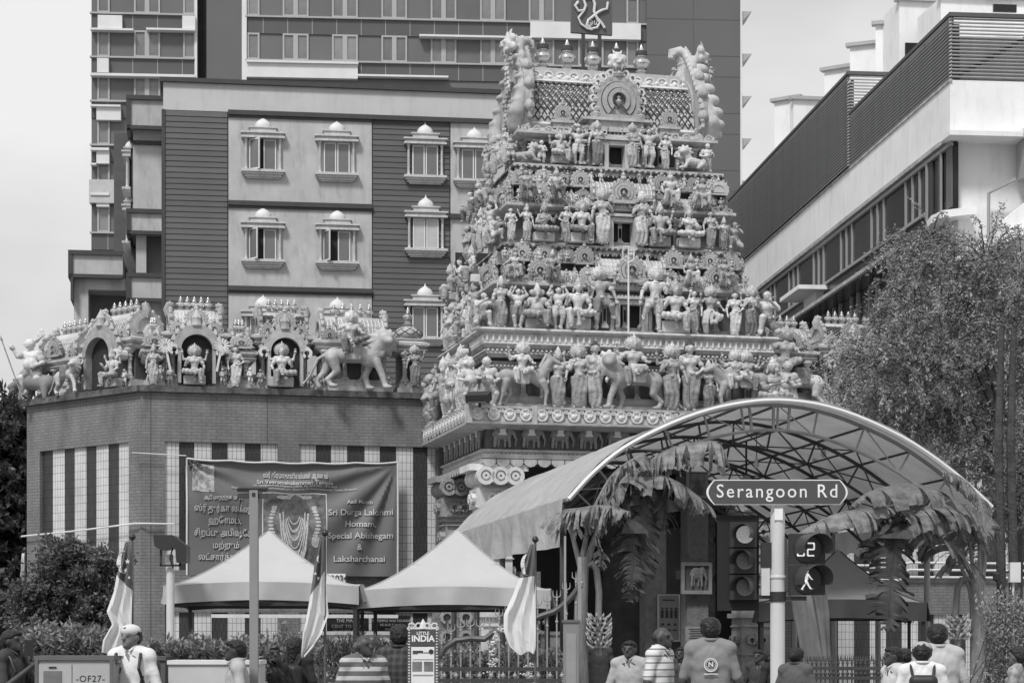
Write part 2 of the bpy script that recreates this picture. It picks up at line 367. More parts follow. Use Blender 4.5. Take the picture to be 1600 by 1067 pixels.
def human(hip=(0,0,.5), chest=None, head=None, L=None, Rr=None, extra=(), legL=None, legR=None, female=False, belly=0., fat=1.,
          crown='tall', skirt='dhoti', halo=False, look=0., mace=None, real=False, mustache=False, handL=None, handR=None, trunk=False, big=1.0, plinth=None):
    hip = _v(*hip); chest = _v(*chest) if chest else hip+_v(0,0,.205); head = _v(*head) if head else chest+_v(0,-.005,.215)
    L = [_v(*p) for p in (L or [(-.16,.01,.62), (-.175,-.03,.48)])]; Rr = [_v(*p) for p in (Rr or [(.16,.01,.62), (.175,-.03,.48)])]
    legL = [_v(*p) for p in (legL or [(-.055,-.01,.27), (-.055,.01,.045)])]; legR = [_v(*p) for p in (legR or [(.055,-.01,.27), (.055,.01,.045)])]
    if not real: fat *= 1.1; big *= 1.16
    sw = .102 if female else .116; ar = (.031 if not female else .028)*fat
    if real: ar *= .9; sw *= .9
    sL, sR = chest+_v(-sw,0,.075), chest+_v(sw,0,.075); B = []; G = []; O = []; H = []
    waist = (hip+chest)/2
    B += [('e', hip+_v(0,0,.01), (.085*fat,.062*fat,.07)), ('c', hip, waist+_v(0,0,.01), .062*fat, .052*fat), ('c', waist, chest+_v(0,0,.01), .054*fat, .07*fat),
          ('c', sL+_v(.025,0,-.005), sR-_v(.025,0,.005), .04*fat, .04*fat), ('e', chest+_v(0,-.004,.02), (.092*fat,.062*fat,.09))]
    if female: B += [('e', chest+_v(-.042,-.05,.008), (.037,.037,.036)), ('e', chest+_v(.042,-.05,.008), (.037,.037,.036))]
    if belly: B += [('e', waist+_v(0,-.045*belly,-.005), (.1*belly,.09*belly,.1*belly))]
    # neck and head
    f = _v(sin(look), -cos(look), 0); s = _v(cos(look), sin(look), 0)
    B += [('c', chest+_v(0,.005,.1), head-_v(0,0,.03), .032, .031), ('e', head+_v(0,.003,.008), (.048*big,.055*big,.058*big)), ('e', head+f*.016-_v(0,0,.026), (.037*big,.037*big,.038*big)),
          ('c', head+f*.052*big+_v(0,0,.012), head+f*.068*big-_v(0,0,.008), .007, .0115), ('e', head+f*.052*big-_v(0,0,.031), (.017,.009,.007)), ('e', head+f*.05-_v(0,0,.05), (.016,.013,.012)),
          ('e', head+s*.05*big, (.011,.016,.02)), ('e', head-s*.05*big, (.011,.016,.02)), ('c', head+f*.047*big+s*.024+_v(0,0,.02), head+f*.047*big-s*.024+_v(0,0,.02), .009, .009)]
    if not real: O += [('e', head+f*.05*big+s*.02+_v(0,0,.008), (.008,.006,.005)), ('e', head+f*.05*big-s*.02+_v(0,0,.008), (.008,.006,.005))]
    if mustache: O += [('c', head+f*.058+s*.004-_v(0,0,.02), head+f*.05+s*.035-_v(0,0,.018), .008, .004), ('c', head+f*.058-s*.004-_v(0,0,.02), head+f*.05-s*.035-_v(0,0,.018), .008, .004)]
    if trunk:
        t = [head+f*.05, head+f*.085-_v(0,0,.05), head+f*.085-_v(.01,0,.12), head+f*.1-_v(.05,0,.15)]
        for a, b, ra, rb in zip(t, t[1:], (.034,.026,.02), (.026,.02,.015)): B.append(('c', a, b, ra, rb))
        B += [('e', head+s*.085-_v(0,0,.0), (.045,.014,.055)), ('e', head-s*.085-_v(0,0,.0), (.045,.014,.055)), ('e', head+_v(0,0,.01), (.07,.065,.065))]
    # arms
    for S, A, hd in ((sL, L, handL), (sR, Rr, handR)):
        B += [('e', S, (ar*1.25,)*3), ('c', S, A[0], ar, ar*.78), ('c', A[0], A[1], ar*.8, ar*.52)]
        d = (A[1]-A[0]).normalized()
        if real:
            sd = _v(*hd) if hd else (_v(-.3,-1,0) if S is sL else _v(.3,-1,0)); B += fingers(A[1], d, sd)
        else:
            B += [('e', A[1]+d*.025, (.022,.02,.03)), ('c', A[1]+d*.03, A[1]+d*.062+_v(0,-.01,.0), .013, .009), ('c', A[1]+d*.02, A[1]+d*.035+_v(0,-.03,.01), .01, .008)]
            m = S.lerp(A[0], .55); O += [('c', m-d*0, m+(A[0]-S).normalized()*.014, ar*1.22, ar*1.22), ('c', A[1]-d*.008, A[1]+d*.008, ar*.85, ar*.85)]
    for S, E, Hn in extra:
        S, E, Hn = chest+_v(*S), _v(*E), _v(*Hn); B += [('c', S, E, ar*.9, ar*.7), ('c', E, Hn, ar*.7, ar*.5), ('e', Hn, (.022,.02,.026))]; d = (Hn-E).normalized()
        O += [('c', Hn-d*.02, Hn-d*.006, ar*.85, ar*.85), ('t', Hn+_v(0,0,.04), .022, .008, 1.)]
    # legs
    for sx, A in ((-1, legL), (1, legR)):
        hj = hip+_v(sx*.048,0,-.01); th = .056*fat; kn = .04*fat
        B += [('c', hj, A[0], th, kn), ('c', A[0], A[1], kn, .023*fat), ('e', A[0].lerp(A[1], .3)+_v(0,.008,0), (.034*fat,.034*fat,.06))]
        foot = A[1]+(_v(sx*.018,-.075,-.028) if not real else _v(sx*.012,-.075,-.03)); B += [('c', A[1]-_v(0,-.01,.018), foot, .024, .017)]
        if not real: O += [('c', A[1]+_v(0,0,.014), A[1]+_v(0,0,.026), .034*fat, .034*fat)]
        # garment
        g = .012
        if skirt in ('dhoti', 'sari', 'pants'): G += [('c', hj, A[0], th+g, kn+g), ('c', A[0], A[0].lerp(A[1], .86), kn+g, .034*fat+g)]
        elif skirt == 'short': G += [('c', hj, hj.lerp(A[0], .72), th+g, kn+g*1.6)]
    G += [('e', hip+_v(0,0,.0), (.1*fat,.078*fat,.07)), ('c', hip+_v(0,0,.02), hip+_v(0,0,.05), .072*fat, .064*fat)]
    if skirt == 'sari':
        mk = (legL[0]+legR[0])/2; ma = (legL[1]+legR[1])/2
        G += [('c', hip-_v(0,0,.02), mk, .08, .062), ('c', mk, ma+_v(0,0,.01), .062, .058)]
        G += [('c', sL+_v(.02,-.02,.03), waist+_v(.06,-.045,0), .028, .03)]
    if skirt == 'dhoti' :
        G += [('c', hip-_v(0,.06,0), hip-_v(0,.075,.2), .03, .04)]; G += [('c', hip-_v(0,.075,.2), hip-_v(0,.07,.3), .04, .028)] if legL[1].z < .1 and legR[1].z < .1 else []
    if not real:
        O += [('t', hip+_v(0,0,.055), .068*fat, .014, .85), ('t', chest+_v(0,-.012,.085), .05, .0125, .9), ('t', chest+_v(0,-.035,.045), .055, .0095, .7),
              ('c', chest+_v(-.05,-.06,.05), waist+_v(.02,-.065*max(1,belly*2),-.01), .008, .008), ('e', hip+_v(0,-.075*fat,.045), (.03,.02,.028)),
              ('e', head+s*.055-_v(0,0,.03), (.016,)*3), ('e', head-s*.055-_v(0,0,.03), (.016,)*3)]
        top = head+_v(0,.004,.045)
        if crown == 'tall': H += [('c', top-_v(0,0,.012), top+_v(0,0,.01), .056, .05), ('c', top+_v(0,0,.01), top+_v(0,0,.06), .043, .034), ('c', top+_v(0,0,.06), top+_v(0,0,.1), .026, .018), ('e', top+_v(0,0,.12), (.013,.013,.022)), ('t', top-_v(0,0,.0), .052, .01, 1.), ('t', top+_v(0,0,.055), .036, .008, 1.), ('e', top+_v(0,-.045,.035), (.018,.01,.026))]
        elif crown == 'bun': H += [('e', top, (.054,.058,.034)), ('e', top+_v(0,.02,.045), (.034,.034,.03)), ('t', top-_v(0,0,.0), .05, .009, 1.)]
        elif crown == 'curls': H += [('e', top+_v(0,.012,-.01), (.066,.064,.05))]+[('e', head+_v(sin(a)*.06, cos(a)*.045+.02, .0-.02*abs(sin(a))), (.026,)*3) for a in np.linspace(-2, 2, 7)]
        elif crown == 'turban': H += [('t', top, .044, .022, 1.), ('e', top+_v(0,0,.012), (.045,.045,.03)), ('e', top+_v(0,-.04,.04), (.012,.008,.03))]
        if crown in ('tall', 'bun'): H += [('c', head+_v(-.05,.03,.02), head+_v(-.065,.03,-.07), .02, .017), ('c', head+_v(.05,.03,.02), head+_v(.065,.03,-.07), .02, .017)]
        if halo:
            for a in np.linspace(-2.2, 2.2, 15): H.append(('c', head+_v(sin(a)*.085, .045, .02+cos(a)*.085), head+_v(sin(a)*.13, .045, .02+cos(a)*.135), .016, .011))
            H.append(('c', head+_v(0,.05,.02), head+_v(0,.052,.02), .1, .1))
    A = []
    if mace:
        a, b = _v(*mace[0]), _v(*mace[1]); A += [('c', a, b, .011, .011), ('e', b, (.036,.036,.042)), ('e', b+_v(0,0,-.045), (.02,.02,.018)), ('e', a, (.018,)*3)]
    return {'body': B, 'garment': G, 'ornament': O, 'headdress': H, 'attribute': A}
def shift(prims, d):
    d = Vector(d); out = []
    for p in prims:
        out.append((p[0], Vector(p[1])+d, Vector(p[2])+d, *p[3:]) if p[0] == 'c' else (p[0], Vector(p[1])+d, *p[2:]))
    return out
def fold_fn(f=80., amp=.0085):
    return lambda P: amp*np.sin(P[..., 0]*f+8*P[..., 2]+3*np.sin(P[..., 2]*9))
M_BODY = mat('painted_plaster', .44, rough=.5, var=.18, scale=11, bump=.35, bscale=55, rnd=.34, dirt=.42, spec=.5)
M_GARM = mat('painted_cloth_plaster', .38, rough=.55, var=.28, scale=16, bump=.5, bscale=38, rnd=.55, dirt=.25)
M_ORN = mat('gilt_plaster', .56, rough=.4, var=.4, scale=34, bump=.8, bscale=70, rnd=.25, dirt=.2)
M_ATT = mat('dark_painted_plaster', .22, rough=.6, var=.25, scale=12, rnd=.35)
PARTMAT = {'body': M_BODY, 'garment': M_GARM, 'ornament': M_ORN, 'headdress': M_ORN, 'attribute': M_ATT}
PROTO = {}
def proto(key, parts, h=.0145, names=None):
    """store shared meshes for one figure kind"""
    out = []
    for k, pr in parts.items():
        if not pr: continue
        fo = fold_fn() if k == 'garment' else None
        nm = (names or {}).get(k, k); hh = h*.8 if k in ('ornament', 'headdress', 'attribute') else h
        out.append((nm, sculpt_mesh(nm, pr, hh, PARTMAT.get(k, M_BODY), k=.009 if k == 'ornament' else .016, fold=fo, smooth_it=0 if k == 'ornament' else 1)))
    PROTO[key] = out
def put(key, name, label, cat, loc, rz, height, flip=False, group=None, parent=None, zs=1.):
    t = thing(name, label, cat, loc, rz, group); t.scale = ((-1 if flip else 1)*height*1.14, height*1.12, height*zs)
    for nm, me in PROTO[key]:
        o = ob(nm, me, t)
        if nm == 'ornament': o['kind'] = 'stuff'
    return t

# ------------------------------------------------------------------ statue kinds
def stool(z, w=.13, d=.1): return [('b', (0,.02,z/2), (w,d,z/2), .02)]
def mkproto():
    # standing woman, hip swayed, hand at waist
    proto('maiden', human(hip=(.02,0,.5), chest=(-.005,0,.70), head=(.0,-.01,.915), L=[(-.165,.0,.60),(-.15,-.04,.45)], Rr=[(.175,.0,.62),(.09,-.07,.55)], legL=[(-.04,-.01,.27),(-.05,0,.045)], legR=[(.065,-.045,.28),(.03,-.01,.045)], female=True, skirt='sari', crown='bun'))
    # woman carrying plate / lifting one arm
    proto('offering', human(hip=(-.02,0,.5), chest=(0,0,.70), L=[(-.16,0,.61),(-.17,-.03,.46)], Rr=[(.18,-.03,.68),(.25,-.05,.83)], legL=[(-.055,-.01,.27),(-.05,0,.045)], legR=[(.05,-.05,.28),(.04,.0,.045)], female=True, skirt='sari', crown='tall'))
    # guardian goddess with mace, four arms
    proto('guardian', human(hip=(.015,0,.5), chest=(0,0,.70), L=[(-.17,-.02,.61),(-.2,-.06,.47)], Rr=[(.165,-.03,.62),(.10,-.1,.70)], extra=[((-.09,.02,.07),(-.2,.03,.74),(-.22,-.01,.9)), ((.09,.02,.07),(.2,.03,.74),(.22,-.01,.9))], legL=[(-.055,-.01,.27),(-.06,0,.045)], legR=[(.075,-.05,.28),(.06,0,.045)], female=True, skirt='sari', crown='tall', halo=True, mace=((-.21,-.08,.48), (-.22,-.07,.06))))
    # male door guard, leg lifted on mace
    proto('doorguard', human(hip=(0,0,.5), chest=(-.02,0,.70), head=(-.03,-.01,.915), L=[(-.17,-.02,.64),(-.19,-.09,.74)], Rr=[(.18,-.02,.64),(.22,-.07,.47)], extra=[((-.09,.02,.07),(-.21,.03,.78),(-.2,0,.95)), ((.09,.02,.07),(.21,.03,.78),(.2,0,.95))], legL=[(-.06,-.02,.27),(-.07,0,.045)], legR=[(.13,-.12,.4),(.17,-.05,.22)], skirt='short', crown='tall', halo=True, mustache=True, mace=((.22,-.08,.5), (.23,-.07,.07))))
    # atlas figure, arms up
    proto('bearer', human(hip=(0,0,.47), chest=(0,-.01,.66), head=(0,-.03,.85), L=[(-.2,-.01,.77),(-.13,0,.93)], Rr=[(.2,-.01,.77),(.13,0,.93)], legL=[(-.09,-.05,.27),(-.05,.01,.045)], legR=[(.09,-.05,.27),(.05,.01,.045)], belly=.8, skirt='short', crown='curls', mustache=True, fat=1.12))
    # pot-bellied dwarf
    proto('dwarf', human(hip=(0,0,.4), chest=(0,0,.6), head=(0,-.02,.83), L=[(-.19,-.03,.52),(-.1,-.13,.48)], Rr=[(.2,-.03,.58),(.2,-.09,.75)], legL=[(-.09,-.06,.22),(-.08,0,.045)], legR=[(.1,-.06,.22),(.1,0,.045)], belly=1.15, fat=1.35, skirt='short', crown='curls', mustache=True, big=1.35))
    proto('drummer', human(hip=(0,0,.4), chest=(0,-.02,.6), head=(.02,-.04,.83), look=.5, L=[(-.2,-.03,.52),(-.08,-.17,.45)], Rr=[(.2,-.03,.52),(.1,-.17,.50)], legL=[(-.12,-.1,.24),(-.1,0,.045)], legR=[(.08,-.02,.22),(.12,.05,.045)], belly=1.0, fat=1.3, skirt='short', crown='turban', mustache=True, big=1.3, mace=((-.1,-.2,.44), (.12,-.2,.52))))
    # seated goddess, one leg pendant, four arms
    seat = dict(hip=(0,0,.28), chest=(0,-.01,.485), head=(0,-.02,.70))
    ex = [((-.09,.02,.07),(-.2,.03,.53),(-.23,-.01,.70)), ((.09,.02,.07),(.2,.03,.53),(.23,-.01,.70))]
    p = human(**seat, L=[(-.17,-.02,.4),(-.15,-.12,.47)], Rr=[(.17,-.02,.4),(.16,-.13,.34)], extra=ex, legL=[(-.19,-.15,.27),(.02,-.19,.24)], legR=[(.10,-.21,.27),(.10,-.19,.05)], female=True, crown='tall', skirt='dhoti', halo=True)
    p['plinth'] = stool(.2, .2, .1); PARTMAT['plinth'] = M_BODY; proto('seated_goddess', p)
    p = human(**seat, L=[(-.17,-.05,.4),(-.06,-.15,.42)], Rr=[(.18,-.05,.42),(.19,-.16,.52)], legL=[(-.19,-.15,.27),(.02,-.2,.24)], legR=[(.19,-.15,.27),(-.02,-.22,.26)], female=True, crown='tall', skirt='dhoti')
    p['attribute'] = [('e', (-.13,-.17,.38), (.062,.04,.055)), ('c', (-.1,-.18,.4), (.3,-.19,.53), .014, .011), ('e', (.3,-.19,.54), (.025,)*3)]; p['plinth'] = stool(.2, .2, .1)
    proto('lute_player', p, names={'attribute': 'lute'})
    p = human(**seat, L=[(-.18,-.03,.41),(-.17,-.13,.50)], Rr=[(.18,-.03,.41),(.14,-.14,.33)], extra=ex, legL=[(-.16,-.17,.29),(-.13,-.17,.06)], legR=[(.19,-.13,.27),(.0,-.2,.25)], crown='tall', skirt='dhoti', halo=False)
    p['plinth'] = stool(.2, .18, .1); proto('seated_god', p)
    # seated giants on the roof tiers, knees apart
    p = human(hip=(0,0,.25), chest=(.0,-.02,.46), head=(.01,-.04,.675), look=-.3, L=[(-.19,-.02,.40),(-.13,-.1,.29)], Rr=[(.2,-.02,.42),(.2,-.1,.3)], legL=[(-.13,-.18,.29),(-.12,-.15,.05)], legR=[(.13,-.18,.29),(.16,-.13,.05)], crown='tall', skirt='dhoti', mustache=True, fat=1.08, big=1.1)
    p['plinth'] = stool(.18, .14, .1); proto('giant', p)
    p = human(hip=(0,0,.25), chest=(-.02,-.02,.46), head=(-.03,-.04,.675), look=.4, L=[(-.2,-.02,.47),(-.26,-.06,.60)], Rr=[(.2,-.02,.40),(.18,-.13,.40)], legL=[(-.14,-.18,.29),(-.16,-.15,.05)], legR=[(.15,-.16,.27),(.22,-.08,.05)], crown='bun', skirt='dhoti', female=True, fat=1.05, mace=((-.27,-.06,.72), (-.25,-.1,.4)))
    p['plinth'] = stool(.18, .14, .1); proto('giantess', p)
    # elephant-headed seated god
    p = human(hip=(0,0,.27), chest=(0,-.01,.45), head=(0,-.03,.66), trunk=True, L=[(-.2,-.03,.38),(-.19,-.14,.44)], Rr=[(.2,-.03,.38),(.18,-.14,.36)], extra=[((-.09,.02,.07),(-.22,.03,.5),(-.24,-.01,.66)), ((.09,.02,.07),(.22,.03,.5),(.24,-.01,.66))], legL=[(-.17,-.16,.27),(-.0,-.2,.24)], legR=[(.14,-.18,.27),(.13,-.17,.06)], belly=1.1, fat=1.15, crown='tall', skirt='dhoti')
    p['plinth'] = stool(.19, .19, .1); proto('elephant_god', p)
    # kneeling archer / flute player
    p = human(hip=(0,.02,.25), chest=(-.02,-.02,.44), head=(-.03,-.05,.65), look=-.7, L=[(-.17,-.08,.48),(-.2,-.16,.57)], Rr=[(.12,-.12,.42),(-.05,-.2,.55)], legL=[(-.12,-.14,.29),(-.14,-.09,.05)], legR=[(.12,-.1,.08),(.1,.1,.05)], belly=.7, skirt='short', crown='curls', fat=1.1)
    p['attribute'] = [('c', (-.26,-.17,.5), (.04,-.2,.6), .011, .015)]; proto('flutist', p, names={'attribute': 'flute'})
    # dancer
    proto('dancer', human(hip=(0,0,.44), chest=(.01,0,.64), head=(.03,-.01,.855), L=[(-.19,-.02,.66),(-.2,-.08,.80)], Rr=[(.19,-.02,.60),(.24,-.08,.50)], legL=[(-.11,-.06,.24),(-.06,0,.045)], legR=[(.16,-.12,.36),(.05,-.1,.24)], female=True, skirt='dhoti', crown='tall', halo=True))
    # rider for mounts (side saddle, seen from the front)
    proto('rider', human(hip=(0,0,.25), chest=(.01,-.01,.455), head=(.02,-.02,.67), L=[(-.2,-.03,.46),(-.26,-.07,.54)], Rr=[(.19,-.05,.4),(.2,-.15,.38)], extra=ex[:1], legL=[(-.12,-.16,.25),(-.10,-.15,.03)], legR=[(.14,-.15,.27),(.0,-.2,.2)], female=True, crown='tall', skirt='dhoti', halo=True))
mkproto()
def quad(kind):
    """four-legged mounts in profile, facing -x; standing height at the back about 0.62"""
    B = []; M_ = []; O = []
    if kind == 'lion':
        B = [('c', (-.25,0,.50), (.22,0,.47), .125, .10), ('e', (-.22,0,.47), (.14,.12,.16)), ('e', (.25,0,.46), (.12,.105,.13)), ('c', (-.28,0,.56), (-.36,-.05,.66), .13, .12), ('e', (-.40,-.12,.72), (.105,.095,.105)), ('c', (-.41,-.18,.69), (-.43,-.25,.67), .062, .048), ('e', (-.43,-.28,.69), (.022,.015,.014)), ('e', (-.37,-.2,.76), (.02,.015,.015)), ('e', (-.45,-.19,.76), (.02,.015,.015)), ('c', (-.41,-.2,.64), (-.43,-.22,.61), .03, .02),
             ('c', (-.28,-.07,.42), (-.36,-.07,.2), .06, .042), ('c', (-.36,-.07,.2), (-.40,-.09,.035), .042, .036), ('e', (-.43,-.11,.03), (.06,.045,.035)),
             ('c', (-.24,.07,.42), (-.16,.07,.2), .06, .042), ('c', (-.16,.07,.2), (-.2,.06,.035), .042, .036), ('e', (-.23,.05,.03), (.06,.045,.035)),
             ('c', (.27,-.07,.42), (.22,-.08,.24), .085, .05), ('c', (.22,-.08,.24), (.34,-.07,.12), .045, .034), ('c', (.34,-.07,.12), (.29,-.08,.03), .034, .034), ('e', (.26,-.09,.03), (.06,.045,.033)),
             ('c', (.3,.07,.42), (.36,.07,.24), .085, .05), ('c', (.36,.07,.24), (.47,.07,.12), .045, .034), ('c', (.47,.07,.12), (.43,.06,.03), .034, .034),
             ('c', (.33,0,.5), (.45,.0,.42), .03, .022), ('c', (.45,0,.42), (.56,-.02,.16), .022, .018), ('c', (.56,-.02,.16), (.64,-.03,.05), .018, .02), ('e', (-.5,-.1,.80), (.028,.02,.03)), ('e', (-.32,-.12,.81), (.028,.02,.03))]
        for a in np.linspace(0, 2*PI, 13)[:-1]:
            M_.append(('c', (-.39+cos(a)*.1, -.07, .70+sin(a)*.1), (-.37+cos(a)*.19, -.03, .68+sin(a)*.2), .06, .03))
        for a in range(5): M_.append(('c', (-.4+.03*a, -.09, .66-.03*a), (-.36+.03*a, -.1, .48-.01*a), .045, .02))
    elif kind in ('horse', 'bull'):
        bull = kind == 'bull'
        B = [('c', (-.22,0,.56), (.24,0,.56), .12, .11), ('e', (-.24,0,.54), (.13,.11,.15)), ('e', (.27,0,.56), (.13,.11,.13))]
        if bull: B += [('e', (-.18,0,.7), (.09,.06,.08)), ('c', (-.3,0,.6), (-.44,-.03,.74), .11, .075), ('c', (-.44,-.03,.76), (-.58,-.05,.68), .062, .042), ('c', (-.44,.03,.8), (-.46,.05,.93), .02, .008), ('c', (-.44,-.09,.8), (-.47,-.12,.93), .02, .008), ('c', (-.42,-.1,.77), (-.36,-.16,.75), .022, .012), ('c', (-.36,0,.5), (-.42,0,.62), .05, .05)]
        else: B += [('c', (-.3,0,.62), (-.43,-.02,.86), .1, .06), ('c', (-.42,-.02,.9), (-.57,-.04,.80), .052, .032), ('c', (-.40,.02,.93), (-.40,.03,1.), .018, .008), ('c', (-.4,-.06,.93), (-.41,-.07,1.), .018, .008)]
        for y, a, b, c in ((-.07, (-.3,.45), (-.36,.27), (-.33,.03)), (.07, (-.26,.45), (-.4,.34), (-.30,.2)), (-.07, (.28,.45), (.34,.27), (.40,.03)), (.07, (.24,.45), (.2,.26), (.3,.05))):
            B += [('c', (a[0],y,a[1]), (b[0],y,b[1]), .07, .036), ('c', (b[0],y,b[1]), (c[0],y,c[1]), .033, .022), ('e', (c[0]-.012,y,c[1]), (.034,.026,.028))]
        B += [('c', (.37,0,.62), (.45,0,.56), .024, .022)]
        M_ = [('c', (.44,0,.58), (.50,0,.3), .024, .04)] if not bull else [('c', (.44,0,.58), (.48,0,.3), .014, .022), ('e', (.48,0,.27), (.03,.03,.05))]
        if not bull: M_ += [('c', (-.27,.02,.74), (-.38,.02,.96), .03, .03)]
        O += [('t', (-.35,-.01,.68), .085, .014, .9)]
    O += [('b', (.02,0,.6), (.12,.13,.09), .03), ('b', (.02,-.125,.5), (.1,.012,.1), .01)]
    return {'body': B, 'mane': M_, 'saddle_cloth': O}
PARTMAT['mane'] = M_BODY; PARTMAT['saddle_cloth'] = M_GARM
for _k in ('lion', 'horse', 'bull'): proto(_k, quad(_k), h=.0165)
M_HP = mat('black_painted_hair', .07, rough=.5, var=.4, scale=20, bump=.6, bscale=70, rnd=.3)
for _k in ('maiden', 'bearer', 'dwarf', 'giantess', 'flutist'):
    for _n, _m in PROTO[_k]:
        if _n == 'headdress': _m.materials[0] = M_HP
# crouching lion of the roof corners
_p = {'body': [('c', (.2,0,.2), (-.15,0,.28), .13, .13), ('e', (.22,0,.2), (.14,.13,.14)), ('c', (-.2,0,.38), (-.25,-.02,.5), .12, .1), ('e', (-.3,-.06,.56), (.13,.12,.12)), ('c', (-.36,-.1,.52), (-.42,-.15,.5), .07, .06),
     ('c', (-.2,-.08,.25), (-.28,-.1,.1), .06, .045), ('c', (-.28,-.1,.08), (-.42,-.12,.05), .045, .045), ('c', (.18,-.1,.18), (.05,-.14,.06), .08, .05), ('c', (.3,0,.22), (.42,.02,.4), .025, .03)],
     'mane': [('c', (-.27+cos(a)*.1, -.02, .54+sin(a)*.1), (-.25+cos(a)*.2, .01, .53+sin(a)*.2), .06, .035) for a in np.linspace(0, 2*PI, 11)[:-1]]}
proto('crouching_lion', _p, h=.018)

# ------------------------------------------------------------------ ornament library (unit pieces, shared meshes)
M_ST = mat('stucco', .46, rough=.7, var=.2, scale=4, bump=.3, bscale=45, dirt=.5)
M_STD = mat('stucco_painted_shade', .105, rough=.75, var=.2, scale=5, bump=.25, bscale=40, dirt=.3)  # dark tone puts the shade of the tower recesses into the stucco colour
M_ROOFP = mat('painted_stucco', .40, rough=.6, var=.16, scale=9, bump=.3, bscale=60, rnd=.22, dirt=.28)
M_PALE = mat('pale_stucco', .62, rough=.6, var=.12, scale=5, bump=.2, bscale=45, dirt=.25)
M_LINE = mat('dark_outline_paint', .06, rough=.7, var=.2, scale=12)
M_GILT = mat('polished_brass', .60, rough=.22, var=.1, scale=5, metal=.75)
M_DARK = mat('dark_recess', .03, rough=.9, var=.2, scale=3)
FIN_PROF = [(.0,.0),(.32,.0),(.34,.05),(.2,.1),(.16,.16),(.24,.2),(.16,.24),(.14,.28),(.3,.34),(.36,.42),(.34,.5),(.22,.56),(.13,.6),(.2,.63),(.22,.67),(.12,.7),(.1,.74),(.16,.77),(.1,.82),(.05,.93),(.0,1.)]
ME = {}
def arc_pts(r, a0, a1, n, cx=0, cz=0, sx=1.):
    return [(cx+sx*r*sin(R(a0+(a1-a0)*i/n)), cz+r*cos(R(a0+(a1-a0)*i/n))) for i in range(n+1)]
def make_pieces():
    ME['finial'] = MB().lathe(FIN_PROF, n=14).mesh('finial', M_GILT)
    b = MB().lathe(FIN_PROF, n=14); 
    ME['big_finial'] = b.mesh('finial', M_GILT)
    ME['finial_band'] = MB().lathe([(.19,.64),(.25,.66),(.25,.77),(.19,.79)], n=14).mesh('dark_garland', M_LINE)
    # horseshoe gable (kudu), unit width 1, height 1.15, y depth .16
    b = MB()
    for r0, r1, y0, y1 in ((.50,.40,-.10,.1), (.38,.27,-.13,.1), (.25,.16,-.16,.1)):
        b.ringprism(arc_pts(r0,-140,140,18,0,.42), arc_pts(r1,-140,140,18,0,.42), y0, y1)
    b.prism([(-.5,0),(.5,0),(.42,.12),(-.42,.12)], -.14, .1); b.prism(arc_pts(.4,-180,180,16,0,.42)[:-1], -.03, .1)
    for i in range(11):
        a = R(-110+22*i); c = (.5*sin(a)*1.0, -.04, .42+.5*cos(a)); b.lathe([(.075,-.06),(.085,0),(.05,.05),(.0,.1)], c, 6)
    b.lathe([(.0,-.1),(.11,-.06),(.13,0),(.08,.08),(.1,.13),(.0,.26)], (0,-.04,.98), 8)
    for s in (-1, 1): b.lathe([(.0,-.1),(.12,-.05),(.13,.03),(.0,.12)], (s*.5,-.05,.1), 8)
    b.lathe([(.0,-.1),(.06,-.05),(.075,.0),(.03,.05),(.045,.09),(.0,.13)], (0,-.10,.40), 8)
    ME['kudu'] = b.mesh('arched_gable', M_ROOFP)
    b2 = MB().prism(arc_pts(.155,-180,180,14,0,.42)[:-1], -.045, -.02); ME['kudu_eye'] = b2.mesh('carved_disc', mat('painted_disc', .24, var=.5, scale=30, bump=.6, bscale=60))
    # scroll tile for long bands: unit .3 wide
    b = MB(); b.ringprism(arc_pts(.5,-150,150,10), arc_pts(.34,-150,150,10), -.1, .1); b.lathe([(.0,-.16),(.16,-.1),(.16,.1),(.0,.16)], (0,-.05,0), 6)
    ME['_scroll'] = b
    # pilaster, unit height 1, shaft half width .09
    b = MB()
    for w, z0, z1 in ((.15,0,.06),(.12,.06,.12),(.085,.12,.62),(.11,.62,.66),(.075,.66,.74),(.125,.74,.79),(.09,.79,.86),(.16,.86,.91),(.19,.91,1.)): b.box(-w, w, -w, w, z0, z1)
    for s in (-1,1): b.box(-.05, .05, -.105, -.084, .2, .55)
    ME['pilaster'] = b.mesh('pilaster', M_ST)
    b = MB().lathe([(.15,0),(.15,.06),(.1,.08),(.1,.14),(.075,.17),(.07,.3),(.085,.33),(.07,.36),(.065,.58),(.09,.62),(.065,.66),(.1,.72),(.11,.76),(.06,.8),(.13,.86),(.14,.9),(.18,.92),(.18,1.)], n=10)
    ME['column'] = b.mesh('column', M_ST)
    # domed pavilion unit width 1, height 1.25
    b = MB().box(-.42,.42,-.42,.42,0,.2); b.box(-.5,.5,-.5,.5,.2,.28).box(-.36,.36,-.36,.36,.28,.36)
    b.lathe([(.46,.34),(.5,.4),(.53,.5),(.5,.62),(.42,.74),(.3,.84),(.16,.9),(.14,.93),(.22,.96),(.12,1.0),(.1,1.03),(.15,1.06),(.1,1.1),(.0,1.22)], n=16)
    ME['dome'] = b.mesh('dome', M_ROOFP)
    b = MB()
    for k in range(8):
        a = 2*PI*k/8
        for s in (-1, 1):
            pts = [((.535 if z < .6 else r_+.012)*cos(a+s*t), (.535 if z < .6 else r_+.012)*sin(a+s*t), z) for t, z, r_ in ((0,.44,.53),(.25,.52,.53),(.5,.62,.5),(.75,.72,.43),(1.,.81,.33))]
            b.tube(pts, .014, 4)
    ME['dome_lattice'] = b.mesh('lattice', M_LINE)
